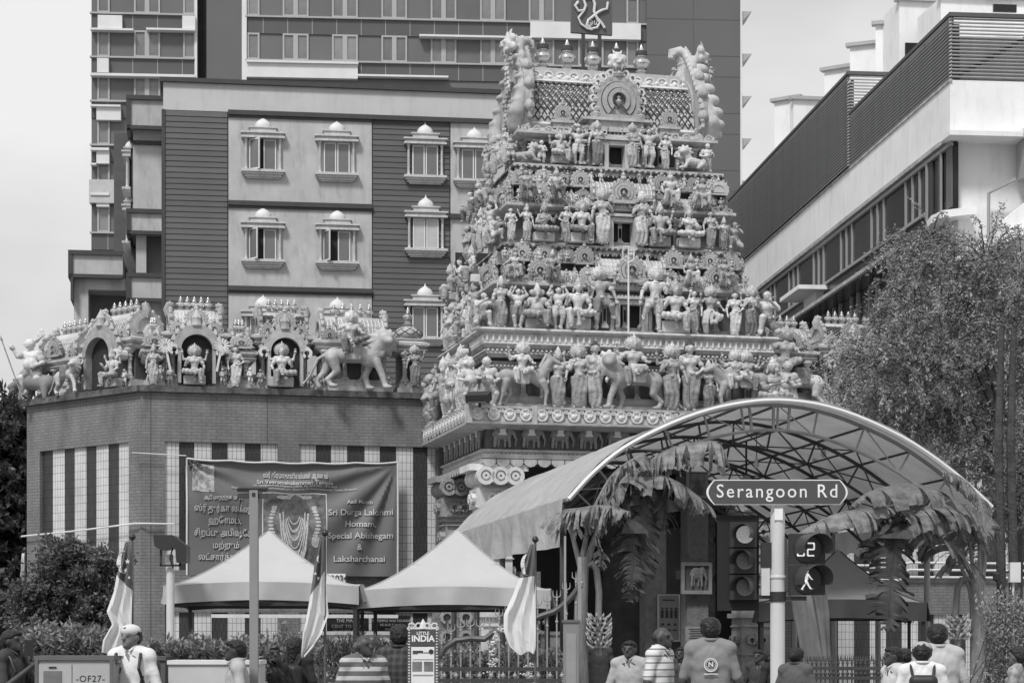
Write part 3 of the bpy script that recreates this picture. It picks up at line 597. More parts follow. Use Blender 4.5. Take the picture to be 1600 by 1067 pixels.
def barrel_mesh(Lh, r, h, ribs, hip=.0):
    """half-barrel roof along x, length Lh, half depth r, height h"""
    b = MB(); pr = [(cos(t)*r, sin(t)*h) for t in np.linspace(0, PI, 13)]
    pr = [(r*1.06, -.06*h)]+[(p[0]*(1.08 if p[1] < .3*h else 1.04), p[1]) for p in pr]+[(-r*1.06, -.06*h)]
    b.add([(x, -p[0], p[1]) for x in (-Lh/2, Lh/2) for p in pr], [(i, i+1, len(pr)+i+1, len(pr)+i) for i in range(len(pr)-1)], True)
    b.add([(-Lh/2, -p[0], p[1]) for p in pr], [tuple(range(len(pr)))]); b.add([(Lh/2, -p[0], p[1]) for p in pr], [tuple(range(len(pr)))[::-1]])
    b.box(-Lh/2, Lh/2, -r*.2, r*.2, h*.97, h*1.06); b.box(-Lh/2-.02, Lh/2+.02, -r*1.12, r*1.12, -.14*h, -.05*h)
    return b
def rib_mesh(Lh, r, h, n, w=.02):
    b = MB()
    for i in range(n):
        x = -Lh/2+Lh*(i+.5)/n
        pts = [(x, -cos(t)*r*1.08, sin(t)*h*1.03) for t in np.linspace(.05, PI*.55, 7)]; b.tube(pts, w, 5, caps=False)
        for t in np.linspace(.2, 1.3, 4): b.lathe([(0,-w),(w*1.3,0),(0,w)], (x, -cos(t)*r*1.1-w*.5, sin(t)*h*1.03), 5)
    return b
def lattice_mesh(Lh, r, h, n, t0=.05, t1=1.1, w=.013):
    b = MB()
    for i in range(-n, n):
        for s in (1, -1):
            pts = []
            for j in range(9):
                x = -Lh/2+Lh*(i+j/8*5)/n; x = x if s > 0 else -x
                if abs(x) <= Lh/2: 
                    t = t0+(t1-t0)*j/8; pts.append((x, -cos(t)*r*1.085, sin(t)*h*1.045))
            if len(pts) > 1: b.tube(pts, w, 4, caps=False, smooth=False)
    return b
def gable_plate(r, h, m=None):
    """horseshoe gable seen on a barrel's end, in the xz plane, with flame scallops and curled crest"""
    b = MB(); o = arc_pts(1., -125, 125, 20); 
    O = [(p[0]*r*1.15, h*.42+p[1]*h*.72) for p in o]; I = [(p[0]*r*.85, h*.42+p[1]*h*.54) for p in o]; K = [(p[0]*r*.6, h*.42+p[1]*h*.38) for p in o]
    b.ringprism(O, I, -.09*r, .09*r); b.ringprism([(p[0]*.98, p[1]) for p in I], K, -.13*r, .13*r); b.prism(K, -.05*r, .05*r)
    b.box(-r*.95, r*.95, -.1*r, .1*r, 0, h*.1)
    for i, p in enumerate(O):
        if i % 2 == 0: b.lathe([(.0,-.14*r),(.1*r,-.07*r),(.12*r,0),(.08*r,.09*r),(0,.17*r)], (p[0], 0, p[1]), 7)
    b.lathe([(.0,-.2*r),(.16*r,-.1*r),(.2*r,0),(.12*r,.16*r),(.14*r,.22*r),(0,.42*r)], (0,0,h*1.2), 8)
    return b
make_pieces()
def rect(a, W_=7.4, D=5.4): return [(a,a),(W_-a,a),(W_-a,D-a),(a,D-a)]
def along(path, step, closed=True):
    out = []; n = len(path)
    for i in range(n if closed else n-1):
        a, b = Vector(path[i]), Vector(path[(i+1) % n]); L = (b-a).length; k = max(1, round(L/step)); ang = math.atan2(b.y-a.y, b.x-a.x)
        for j in range(k):
            p = a.lerp(b, (j+.5)/k); out.append((p.x, p.y, ang))
    return out
def strip(name, unit, path, step, z, sc, m, parent, closed=True, stuff=True):
    """a carved band: small repeated motifs, far too small to pick apart, as one part"""
    b = MB()
    for x, y, ang in along(path, step, closed):
        b.merge(unit, Matrix.Translation((x, y, z)) @ Matrix.Rotation(ang, 4, 'Z') @ Matrix.Diagonal((sc[0], sc[1], sc[2], 1)))
    o = ob(name, b, parent, m=m)
    if stuff: o['kind'] = 'stuff'
    return o
TY = 13.2
T = Frame(-.909, 43.4, TY); TRZ = R(TY)
tower = thing('temple_gate_tower', 'tall temple gate tower carved with tiers of painted statues under a barrel roof', 'temple tower', (T.o[0], T.o[1], 0), TRZ)
def moulding(name, prof, a, m, parent=tower, path=None, z=0):
    return ob(name, MB().profile([(o, z+h) for o, h in prof], path or rect(a), closed=True), parent, m=m)
def core(name, a, z0, z1, m, parent=tower):
    return ob(name, MB().box(a, 7.4-a, a, 5.4-a, z0, z1), parent, m=m)
TONG = MB().lathe([(.0,-.5),(.5,-.35),(.5,.35),(.0,.5)], n=6); BEAD = MB().lathe([(0,-.5),(.5,-.2),(.5,.2),(0,.5)], n=6); DENT = MB().box(-.5,.5,-.5,.5,-.5,.5)
PETAL = MB().prism([(-.5,.5),(-.5,0),(-.3,-.35),(0,-.5),(.3,-.35),(.5,0),(.5,.5)], -.5, .5); SCR = ME['_scroll']
# portal storey: beams
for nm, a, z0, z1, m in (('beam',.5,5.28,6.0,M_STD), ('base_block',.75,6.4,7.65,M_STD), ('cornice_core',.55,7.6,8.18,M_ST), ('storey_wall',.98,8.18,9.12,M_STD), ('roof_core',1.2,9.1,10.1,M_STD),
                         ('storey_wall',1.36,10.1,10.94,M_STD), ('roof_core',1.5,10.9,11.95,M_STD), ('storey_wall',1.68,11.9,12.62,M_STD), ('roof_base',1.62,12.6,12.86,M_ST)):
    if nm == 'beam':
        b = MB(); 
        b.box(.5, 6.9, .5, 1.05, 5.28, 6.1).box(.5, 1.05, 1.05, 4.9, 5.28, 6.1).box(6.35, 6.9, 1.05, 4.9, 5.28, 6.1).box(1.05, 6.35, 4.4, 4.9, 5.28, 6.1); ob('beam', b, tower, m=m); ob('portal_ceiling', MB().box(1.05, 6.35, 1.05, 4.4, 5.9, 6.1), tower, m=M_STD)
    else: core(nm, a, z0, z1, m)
core('ledge_slab', .05, 6.1, 6.45, M_ST)
moulding('ledge_moulding', [(-.45,-.06),(-.05,0),(.02,.02),(.03,.07),(-.02,.08),(-.02,.33),(.04,.35),(.05,.40),(-.4,.41)], 0, M_ST, z=6.08)
moulding('beam_moulding', [(-.1,.0),(.04,.01),(.07,.05),(.02,.09),(.1,.13),(.12,.2),(.06,.24),(.14,.27),(.16,.31),(.0,.33)], .5, M_ST, z=5.28)
moulding('base_moulding', [(-.1,0),(.3,0),(.3,.1),(.22,.14),(.12,.16),(.1,.26),(.16,.29),(.0,.31)], .75, M_ST, z=6.49)
moulding('base_moulding', [(-.1,0),(.06,.02),(.1,.07),(.04,.1),(.04,.16),(.13,.2),(-.1,.22)], .75, M_ST, z=7.32)
moulding('cornice', [(-.3,0),(.0,.02),(.06,.07),(.06,.12),(.0,.15),(.1,.2),(.16,.27),(.12,.32),(.12,.50),(.2,.52),(.24,.56),(.22,.60),(.14,.62),(-.3,.63)], .55, M_ST, z=7.6)
for a, z, k in ((.98,8.2,1),(1.36,10.15,.9),(1.68,11.95,.85)):
    moulding('base_moulding', [(-.1,0),(.2,0),(.2,.06),(.1,.09),(.08,.14),(.13,.17),(0,.19)], a, M_ST, z=z)
for a, z in ((.98,9.08),(1.36,10.88),(1.68,12.56)):
    moulding('eave', [(-.1,0),(.04,.0),(.08,.05),(.2,.07),(.3,.12),(.3,.18),(.22,.2),(.16,.25),(.0,.27)], a, M_ST, z=z)
for a, z in ((1.2,10.02),(1.5,11.83)):
    moulding('roof_moulding', [(-.1,0),(.08,.0),(.12,.05),(.22,.08),(.22,.15),(.12,.17),(.0,.2)], a, M_ST, z=z)
# carved bands
strip('carved_band', TONG, rect(.42), .135, 7.99, (.062,.05,.17), M_PALE, tower)
strip('dentil_band', DENT, rect(.47), .1, 8.155, (.05,.06,.03), M_LINE, tower)
strip('bead_band', BEAD, rect(.47), .1, 7.74, (.06,.06,.06), M_PALE, tower)
strip('bead_band', BEAD, rect(.62), .085, 7.42, (.05,.06,.05), M_PALE, tower)
strip('scroll_band', SCR, rect(.42), .19, 5.49, (.15,.12,.12), M_PALE, tower)
strip('petal_band', PETAL, rect(.37), .3, 5.30, (.27,.06,.16), M_ST, tower)
strip('scroll_band', SCR, rect(.36), .3, 5.31, (.17,.1,.12), M_PALE, tower)
for a, z in ((.72,9.2),(1.1,11.0),(1.42,12.68)):
    strip('bead_band', BEAD, rect(a), .09, z, (.05,.05,.05), M_PALE, tower); strip('scroll_band', SCR, rect(a+.02), .27, z+.1, (.2,.12,.17), M_ROOFP, tower)
for a, z in ((1.0,10.12),(1.3,11.93)):
    strip('dentil_band', DENT, rect(a-.01), .13, z-.02, (.06,.06,.05), M_LINE, tower); strip('scroll_band', SCR, rect(a+.05), .2, z-.12, (.13,.1,.1), M_PALE, tower)
# peacock medallions on the ledge
b = MB(); b.prism(arc_pts(.5,-180,180,16)[:-1], -.12, .2); b.ringprism(arc_pts(.5,-180,180,16), arc_pts(.42,-180,180,16), -.2, .1)
b.lathe([(0,-.2),(.2,-.1),(.24,.05),(0,.25)], (-.05,-.14,-.08), 8); b.tube([(.1,-.2,-.05),(.22,-.22,.1),(.16,-.22,.28),(.24,-.22,.34)], [.09,.06,.05,.03], 6)
for k in range(5): b.tube([(-.15,-.15,0),(-.32,-.2,.1+.09*k),(-.3+.1*k,-.2,.36)], [.05,.06,.02], 5)
for s in (-1,1): b.ringprism(arc_pts(.16,-170,170,8,s*.6,.28), arc_pts(.09,-170,170,8,s*.6,.28), -.16, .1)
ME['medallion'] = b.mesh('peacock_medallion', M_PALE)
for x, y, ang in along(rect(0), .345):
    if y < 5.2 and not (.0 < y < 5.2 and x > 7): o = ob('peacock_medallion', ME['medallion'], tower, (x, y, 6.3), ang, sc=(.27,.2,.27))
for x in (0.0, 1.42, 5.98, 7.4): ob('ledge_block', MB().box(x-.06, x+.06, -.06, .2, 6.1, 6.5), tower, m=M_ST)
# elephants of the beam frieze
ele = [('e', (0,0,.50), (.33,.14,.24)), ('e', (.3,-.02,.6), (.15,.14,.17)), ('c', (.40,-.08,.55), (.49,-.12,.28), .06, .04), ('c', (.49,-.12,.28), (.45,-.12,.06), .04, .028), ('e', (.24,-.12,.5), (.1,.04,.14)), ('c', (.4,-.1,.36), (.52,-.14,.34), .025, .012),
       ('c', (-.24,-.08,.4), (-.27,-.1,.04), .075, .055), ('c', (-.12,0,.35), (-.13,0,.04), .06, .05), ('c', (.13,0,.35), (.11,0,.04), .06, .05), ('c', (.24,-.08,.4), (.26,-.1,.04), .07, .052), ('c', (-.33,0,.5), (-.38,-.02,.25), .02, .02), ('b', (-.02,-.09,.58), (.13,.07,.13), .03)]
ME['elephant'] = sculpt_mesh('elephant_relief', ele, .03, mat('relief_paint', .24, var=.2, scale=8, bump=.2, dirt=.2))
b = MB().box(-.1,.1,-.185,-.16,.5,.72).box(-.14,.14,-.18,-.15,.44,.5)
ME['saddle'] = b.mesh('saddle_cloth', mat('white_paint_trim', .7, var=.08))
for x, y, ang in along([(.5,.5),(6.9,.5)], .62, False):
    e = ob('elephant_relief', ME['elephant'], tower, (x, y-.03, 5.64), ang, sc=(.62,.6,.6)); ob('saddle_cloth', ME['saddle'], e)
for y in np.linspace(1.0, 4.5, 7):
    e = ob('elephant_relief', ME['elephant'], tower, (.47, y, 5.64), -PI/2, sc=(.5,.6,.6)); ob('saddle_cloth', ME['saddle'], e)
# central bays and doorways
for k, (a, z0, z1, cw, dw, dh, cu) in enumerate(((.98,8.18,9.1,1.12,.27,.66,3.78), (1.36,10.1,10.92,1.0,.23,.62,3.7), (1.68,11.9,12.6,.86,.19,.58,3.64))):
    f = a-.26
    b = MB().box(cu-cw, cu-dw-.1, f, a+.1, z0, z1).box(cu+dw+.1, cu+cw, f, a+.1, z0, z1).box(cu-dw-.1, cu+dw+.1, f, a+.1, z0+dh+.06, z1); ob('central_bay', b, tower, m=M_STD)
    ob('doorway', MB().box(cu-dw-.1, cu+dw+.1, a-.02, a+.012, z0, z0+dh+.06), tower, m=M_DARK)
    b = MB()
    for s in (-1, 1):
        b.cbox((cu+s*(dw+.05), f+.05, z0+dh/2+.03), (.1,.3,dh+.06)); b.cbox((cu+s*(dw+.16), f-.03, z0+dh/2+.03), (.08,.08,dh+.05)); b.cbox((cu+s*(dw+.16), f-.05, z0+dh+.02), (.13,.12,.05)); b.cbox((cu+s*(dw+.16), f-.05, z0+.06), (.13,.12,.08))
    b.cbox((cu, f+.02, z0+dh+.06), (dw*2+.5,.22,.09)); b.cbox((cu, f, z0+dh+.15), (dw*2+.62,.3,.06)); ob('door_frame', b, tower, m=M_ST)
    s_ = strip('bead_band', BEAD, [(cu-cw, f-.02), (cu+cw, f-.02)], .08, z1-.06, (.05,.05,.05), M_PALE, tower, closed=False)
    for x in (cu-cw+.07, cu-cw*.55, cu+cw*.55, cu+cw-.07): ob('pilaster', ME['pilaster'], tower, (x, f-.02, z0+.14), sc=(.55,.55,z1-z0-.16))
# pilasters round each storey
for a, z0, h in ((.75,6.78,.56),(.98,8.36,.74),(1.36,10.3,.6),(1.68,12.12,.46)):
    for x, y, ang in along(rect(a-.03), .42):
        ob('pilaster', ME['pilaster'], tower, (x, y, z0), ang, sc=(.5,.5,h))
# barrels, gables and domes of the roof tiers
def barrel(L_, r, h, x, y, z, ang=0, parent=tower, ribs=True, lattice=False, ends=True, m=None, fin=0, fs=.28):
    o = ob('barrel_roof', barrel_mesh(L_, r, h, 0), parent, (x, y, z), ang, m or M_ROOFP)
    if ribs: ob('roof_rib', rib_mesh(L_, r, h, max(5, int(L_/.085)), .017), o, m=M_PALE)['kind'] = 'stuff'
    if lattice: ob('lattice', lattice_mesh(L_, r, h, max(6, int(L_/.12))), o, m=M_LINE)['kind'] = 'stuff'
    if ends:
        g = gable_plate(r*1.05, h*1.15).mesh('gable', M_ROOFP)
        for s in (-1, 1): ob('gable', g, o, (s*(L_/2), 0, -.05), s*PI/2)
    for i in range(fin): ob('finial', ME['finial'], o, ((i-(fin-1)/2)*L_*.8/max(1, fin), 0, h*1.02), sc=(fs,fs,fs*1.1))
    return o
def kudu(x, y, z, s, ang=0, parent=tower):
    o = ob('arched_gable', ME['kudu'], parent, (x, y, z), ang, sc=(s,s,s)); ob('carved_disc', ME['kudu_eye'], o); return o
def dome(x, y, z, s, ang=0, parent=tower):
    o = ob('dome', ME['dome'], parent, (x, y, z), ang, sc=(s,s,s)); ob('lattice', ME['dome_lattice'], o); kudu_ = ob('arched_gable', ME['kudu'], o, (0,-.52,.3), 0, sc=(.42,.5,.42)); return o
for a, z, S, cu in ((.95,9.34,1.,3.78),(1.3,11.14,.92,3.7)):
    w = 7.4-2*a
    barrel(1.5*S, .3, .40*S, cu, a+.02, z+.12, ribs=True)                     # central barrel over the door
    barrel(1.9*S, .36, .34*S, cu, a+.12, z+.0-.12, ends=False)
    kudu(cu-.02, a-.33, z-.02, .62*S)
    for s in (-1, 1):
        kudu(cu+s*1.02*S, a-.08, z+.38*S, .42*S); kudu(cu+s*.95*S, a-.1, z-.02, .36*S)
        barrel(.62*S, .22, .26*S, cu+s*1.5*S, a+.08, z-.02); kudu(cu+s*1.38*S, a+.06, z+.42*S, .36*S)
        kudu(cu+s*2.02*S, a-.06, z+.0, .5*S)
        dome(a+.30 if s < 0 else 7.4-a-.30, a+.25, z-.04, .58*S)
        barrel(1.15*S, .2, .24*S, cu+s*2.1*S, a+.2, z+.46*S); kudu(cu+s*1.9*S, a+.02, z+.42*S, .4*S); kudu(cu+s*2.4*S, a+.02, z+.42*S, .4*S)
    for s in (-1, 1):                                                            # side faces
        xx = a-.02 if s < 0 else 7.4-a+.02; an = -PI/2 if s < 0 else PI/2
        barrel(1.2*S, .28, .38*S, xx, 2.7, z+.1, an); kudu(xx+s*.28, 2.7, z-.05, .6*S, an)
        for v in (1.55, 3.85): kudu(xx+s*.05, v, z+.0, .52*S, an); barrel(.7, .2, .24, xx-s*.15, v, z+.42*S, an); kudu(xx, v, z+.4*S, .36, an)
        dome(xx-s*.28, 5.4-a-.25, z-.04, .58*S)
for s in (-1, 1):                                                                # roof-base pavilions on the top storey
    b = MB().box(-.22,.22,-.15,.25,0,.12).box(-.26,.26,-.2,.25,.12,.18); ob('roof_pavilion', b, tower, (3.7+s*1.24, 1.72, 12.86), m=M_ST); kudu(3.7+s*1.24, 1.6, 13.05, .36)
b = MB().box(-.75,.75,-.3,.3,0,.1).box(-.62,.62,-.26,.3,.1,.24).box(-.8,.8,-.34,.3,.24,.3); ob('roof_pavilion', b, tower, (3.66, 1.66, 12.8), m=M_ST)
# great barrel roof
RL, RR_, RH = 3.78, .92, 1.38; RC = (3.68, 2.7, 12.88)
gr = ob('great_barrel_roof', barrel_mesh(RL, RR_, RH, 0), tower, RC, 0, M_ROOFP)
ob('lattice', lattice_mesh(RL, RR_, RH, 26, .12, .92, .014), gr, m=M_LINE)['kind'] = 'stuff'
b = MB()
for i in range(46):
    x = -RL/2+RL*(i+.5)/46
    for j in range(5):
        if (i+j) % 2: continue
        t = .2+.15*j; b.lathe([(0,-.035),(.035,0),(0,.035)], (x, -cos(t)*RR_*1.09, sin(t)*RH*1.045), 5)
ob('boss', b, gr, m=M_PALE)['kind'] = 'stuff'
def bandpath(t): return [(-RL/2, -cos(t)*RR_*1.08), (RL/2, -cos(t)*RR_*1.08)]
for t, w, mm in ((.94,.045,M_PALE),(1.0,.05,M_ST),(1.06,.04,M_PALE),(.06,.05,M_PALE)):
    ob('roof_band', MB().tube([(-RL/2, -cos(t)*RR_*1.07, sin(t)*RH*1.04), (RL/2, -cos(t)*RR_*1.07, sin(t)*RH*1.04)], w, 6), gr, m=mm)
b = MB()
for i in range(18): b.lathe([(0,-.06),(.06,-.03),(.07,0),(.05,.04),(0,.07)], (-RL/2+RL*(i+.5)/18, -cos(1.03)*RR_*1.1, sin(1.03)*RH*1.07), 7)
ob('boss_row', b, gr, m=M_PALE)['kind'] = 'stuff'
ob('ridge', MB().box(-RL/2+.1, RL/2-.1, -.3, .3, RH*.9, RH*1.12), gr, m=M_ROOFP)
strip('scroll_band', SCR, [(-RL/2+.1, -.31), (RL/2-.1, -.31)], .3, RH*1.0, (.24,.1,.19), M_PALE, gr, closed=False)
for i, px in enumerate((848, 886, 926, 963, 1002)):
    u = T.at(px, 100, 2.7).x; f = ob('finial', ME['big_finial'], tower, (u, 2.7, RC[2]+RH*1.1), sc=(.55,.55,.80)); ob('garland', ME['finial_band'], f)
# central horseshoe on the great roof
ck = ob('arched_gable', ME['kudu'], tower, (3.70, 1.5, 13.05), sc=(1.02,1.1,1.08)); ob('carved_disc', ME['kudu_eye'], ck)
b = MB(); 
for i in range(15):
    a = R(-126+18*i); b.ringprism(arc_pts(.085,-170,170,8,.56*sin(a),.46+.56*cos(a)), arc_pts(.045,-170,170,8,.56*sin(a),.46+.56*cos(a)), -.06, .08)
ob('flame_scroll', b, ck, m=M_PALE)['kind'] = 'stuff'
lionmask = [('e', (0,0,0), (.16,.12,.15)), ('e', (-.06,-.1,.04), (.045,.04,.045)), ('e', (.06,-.1,.04), (.045,.04,.045)), ('e', (0,-.13,-.03), (.05,.05,.035)), ('c', (-.09,-.08,-.1), (.09,-.08,-.1), .035, .035), ('c', (-.06,-.1,-.1), (-.07,-.12,-.2), .02, .01), ('c', (.06,-.1,-.1), (.07,-.12,-.2), .02, .01), ('e', (-.13,.02,.1), (.08,.06,.08)), ('e', (.13,.02,.1), (.08,.06,.08)), ('e', (0,.02,.15), (.08,.06,.08)), ('e', (-.15,.03,-.05), (.07,.05,.07)), ('e', (.15,.03,-.05), (.07,.05,.07)), ('c', (-.07,0,.2), (-.1,.02,.27), .03, .012), ('c', (.07,0,.2), (.1,.02,.27), .03, .012)]
ME['mask'] = sculpt_mesh('lion_mask', lionmask, .018, M_BODY)
ob('lion_mask', ME['mask'], tower, (3.68, 1.42, 14.36), sc=1.05)
# great end gables with flame scales and curled horns
def end_gable(side):
    s = -1 if side == 'l' else 1; x0 = RC[0]+s*RL/2
    o = ob('end_gable', gable_plate(1.1, 1.62), tower, (x0+s*.12, 2.7, 12.82), s*PI/2, M_ROOFP)
    b = MB(); P = []
    # rim sweeping outward and up to the crest on the street side and the far side
    sc_ = []
    for yy in (-1, 1):
        pts = [(x0+s*.12, 2.7+yy*.5, 12.9), (x0+s*.34, 2.7+yy*.92, 12.92), (x0+s*.36, 2.7+yy*1.1, 13.2), (x0+s*.24, 2.7+yy*1.08, 13.6), (x0+s*.16, 2.7+yy*.9, 14.0), (x0+s*.14, 2.7+yy*.6, 14.4), (x0+s*.14, 2.7+yy*.3, 14.75), (x0+s*.06, 2.7+yy*.16, 15.0), (x0-s*.1, 2.7+yy*.1, 15.06), (x0-s*.2, 2.7+yy*.08, 14.96)]
        for (p, q), (ra, rb) in zip(zip(pts, pts[1:]), ((.17,.2),(.2,.18),(.18,.15),(.15,.13),(.13,.12),(.12,.11),(.11,.1),(.1,.08),(.08,.05))): sc_.append(('c', p, q, ra, rb))
        for i in range(8):
            q = i/7*5; k = int(min(q, 4.99)); p = Vector(pts[k+1]).lerp(Vector(pts[k+2]), q-k)
            e_ = .62 if s < 0 else 1.; sc_.append(('e', (p.x+s*.15*e_, p.y, p.z+.05), (.2*e_,.15,.13*e_)))
    ob('scaled_rim', sculpt_mesh('scaled_rim', sc_, .035, M_ROOFP, k=.03), tower)
    b = MB()
    for yy in (-1, 1):
        pts = [(x0-s*.02, 2.7+yy*.86, 13.0), (x0+s*.12, 2.7+yy*1.26, 13.05), (x0+s*.1, 2.7+yy*1.28, 13.5), (x0+s*.02, 2.7+yy*1.12, 13.95), (x0, 2.7+yy*.8, 14.4), (x0, 2.7+yy*.45, 14.8)]
        b.tube(pts, [.05]*6, 6)
        for i in range(14):
            q = i/13*4; k = int(min(q, 3.99)); p = Vector(pts[k+1]).lerp(Vector(pts[k+2 if k+2 < 6 else 5]), min(1, q-k)); b.lathe([(0,-.05),(.05,-.02),(.05,.02),(0,.05)], (p.x-s*.02, p.y+yy*.02, p.z), 6)
    ob('beaded_rim', b, tower, m=M_ROOFP)['kind'] = 'stuff'
    b = MB()
    pl = [(x0+s*.02, 2.7, 14.2), (x0+s*.16, 2.7, 14.6), (x0+s*.10, 2.7, 14.9), (x0-s*.06, 2.7, 15.06), (x0-s*.2, 2.7, 15.02), (x0-s*.22, 2.7, 14.9)]
    b.tube(pl, [.3,.24,.2,.16,.13,.09], 8); ob('crest', b, tower, m=M_ROOFP)
    ob('lion_mask', ME['mask'], tower, (x0+s*.38, 2.35, 14.85), s*PI/2*.9, sc=1.3)
    for i in range(9):
        z = 14.45-i*.17; ob('clinging_figure', PROTO['dwarf'][0][1], tower, (x0+s*(.44+.04*(i % 2)), 1.85+.2*(i % 3)+.06*(i//3), z-.25), s*PI/2*(.5+.1*(i % 4)), sc=(.42,.42,.36))
for q in 'lr': end_gable(q)
# small carved figures and foliage packed between the roof ornaments
SMALL = [PROTO[k][0][1] for k in ('dwarf', 'drummer', 'seated_god', 'bearer', 'giant', 'maiden')]
for a, z0, z1, n in ((.86,9.34,10.0,21),(1.2,11.12,11.8,18),(1.55,12.72,12.9,14),(.9,8.98,9.2,20),(1.28,10.82,10.95,17)):
    w = 7.4-2*a
    for i in range(n):
        for zz in ((z0, z1-.22) if z1-z0 > .5 else (z0,)):
            x = a+w*(i+.5)/n+random.uniform(-.08,.08)
            if abs(x-3.7) < .34: continue
            ob('relief_figure', random.choice(SMALL), tower, (x, a-.05+(.12 if zz > z0 else 0), zz), random.uniform(-.3,.3), sc=random.uniform(.26,.36) if z1-z0 > .5 else .2)
    for i in range(int(n*.6)):
        ob('relief_figure', random.choice(SMALL), tower, (a-.03, a+(5.4-2*a)*(i+.5)/(n*.6), z0), -PI/2+random.uniform(-.3,.3), sc=random.uniform(.26,.38) if z1-z0 > .5 else .22)

# ------------------------------------------------------------------ statues on the tower
ORD = ['first', 'second', 'third', 'fourth', 'fifth', 'sixth', 'seventh', 'eighth', 'ninth', 'tenth', 'eleventh', 'twelfth', 'thirteenth', 'fourteenth', 'fifteenth', 'sixteenth', 'seventeenth', 'eighteenth', 'nineteenth', 'twentieth']
DESC = {'maiden': 'draped woman with swayed hip', 'offering': 'woman raising one hand', 'guardian': 'four-armed goddess with mace and halo', 'doorguard': 'door guardian with lifted leg', 'bearer': 'stocky bearer with both arms up', 'dwarf': 'pot-bellied dwarf',
        'drummer': 'round drummer in turban', 'seated_goddess': 'seated haloed goddess', 'lute_player': 'seated lute player', 'seated_god': 'seated four-armed god', 'giant': 'seated moustached giant', 'giantess': 'seated woman with club', 'elephant_god': 'elephant-headed god',
        'flutist': 'kneeling flute player', 'dancer': 'dancing goddess on one leg', 'rider': 'seated crowned rider', 'crouching_lion': 'crouching lion', 'lion': 'standing lion', 'horse': 'prancing horse', 'bull': 'standing bull'}
CATS = {'crouching_lion': 'lion statue', 'lion': 'lion statue', 'horse': 'horse statue', 'bull': 'bull statue'}
HB = {'giant': .83, 'giantess': .83, 'rider': .84, 'seated_goddess': .86, 'lute_player': .86, 'seated_god': .86, 'elephant_god': .84, 'flutist': .74, 'dwarf': .93, 'drummer': .93, 'bearer': .98, 'crouching_lion': .68, 'lion': .9, 'horse': 1.0, 'bull': .96, 'dancer': 1.0, 'guardian': 1.1, 'doorguard': 1.1, 'maiden': 1.0, 'offering': 1.08}
def row(where, items, z, v, group, frame=None):
    """items: (kind, px, top y, extra) placed on a ledge at height z and depth v of the tower frame"""
    frame = frame or T
    for i, it in enumerate(items):
        k, px, top = it[:3]; flip = len(it) > 3 and 'f' in it[3]; dv = it[4] if len(it) > 4 else 0; dz = it[5] if len(it) > 5 else 0; rz = it[6] if len(it) > 6 else random.uniform(-.12, .12)
        p = frame.at(px, top, v+dv); h = (p.z-z-dz)/HB[k]*1.08
        w = frame.world(p.x, v+dv, z+dz)
        put(k, CATS.get(k, 'statue').replace(' ', '_'), f'{DESC[k]}, {ORD[i]} from left {where}', CATS.get(k, 'statue'), w, R(frame.yaw)+rz, h, flip, group)
row('on the lowest tower ledge', [('dwarf',735,566,''), ('drummer',761,563,'f'), ('horse',818,556,'f'), ('rider',815,537,'',-.02,.5), ('offering',872,549,''), ('guardian',904,541,''), ('maiden',930,543,'f'), ('lion',993,555,''), ('rider',988,528,'',-.02,.5), ('guardian',1050,541,'f'), ('maiden',1078,543,''), ('offering',1107,568,'f'),
    ('bull',1160,562,''), ('rider',1148,549,'',-.02,.5), ('rider',1168,551,'f',-.05,.48), ('lute_player',1206,566,''), ('dwarf',1230,570,'f')], 6.5, .3, 'statues on the lowest tower ledge')
row('beside the lowest tower door', [('flutist',752,460,'f'), ('offering',783,437,''), ('bearer',809,452,''), ('elephant_god',839,447,''), ('bearer',872,450,'f'), ('seated_god',903,440,''), ('doorguard',939,420,''), ('doorguard',1022,420,'f'), ('seated_goddess',1055,444,''), ('maiden',1084,458,'f'), ('dancer',1109,452,''), ('maiden',1148,461,''), ('guardian',1175,450,'f'), ('flutist',1199,459,'')], 8.23, .55, 'statues on the lower tower tier')
row('on the lower roof tier', [('giantess',803,392,'f'), ('kudu_',0,0)][:1]+[('giant',862,394,'')]+[('giant',1079,401,'f'), ('giantess',1133,403,'')], 9.36, .62, 'seated figures on the lower roof tier')
row('beside the middle tower door', [('flutist',775,340,'f'), ('maiden',798,328,''), ('offering',823,322,'f'), ('lute_player',850,320,''), ('maiden',885,325,'f'), ('seated_goddess',909,316,''), ('guardian',941,298,''), ('guardian',1003,303,'f'), ('seated_god',1031,322,''), ('lute_player',1076,326,'f'), ('maiden',1110,334,''), ('offering',1131,343,'f'), ('flutist',1149,350,'')], 10.2, .95, 'statues on the middle tower tier')
row('on the upper roof tier', [('giantess',823,264,''), ('giant',868,266,''), ('giant',1047,272,'f'), ('giantess',1095,277,'f')], 11.16, .98, 'seated figures on the upper roof tier')
row('beside the top tower door', [('dwarf',798,219,''), ('crouching_lion',822,226,'f'), ('dwarf',846,222,'f'), ('elephant_god',875,207,''), ('bearer',903,201,''), ('guardian',933,191,''), ('guardian',988,195,'f'), ('bearer',1013,203,'f'), ('maiden',1040,214,'f'), ('dwarf',1062,232,''), ('crouching_lion',1085,234,''), ('drummer',1104,228,'')], 12.02, 1.35, 'statues on the top tower tier')
def siderow(where, kinds, vs, z, u, hs, group):
    for i, (k, v) in enumerate(zip(kinds, vs)):
        w = T.world(u-.2, v, z); hs_ = hs*1.2; put(k, CATS.get(k, 'statue').replace(' ', '_'), f'{DESC[k]}, {ORD[i]} {where}', CATS.get(k, 'statue'), w, TRZ-PI/2+random.uniform(-.1, .5), hs_, i % 2 == 0, group)
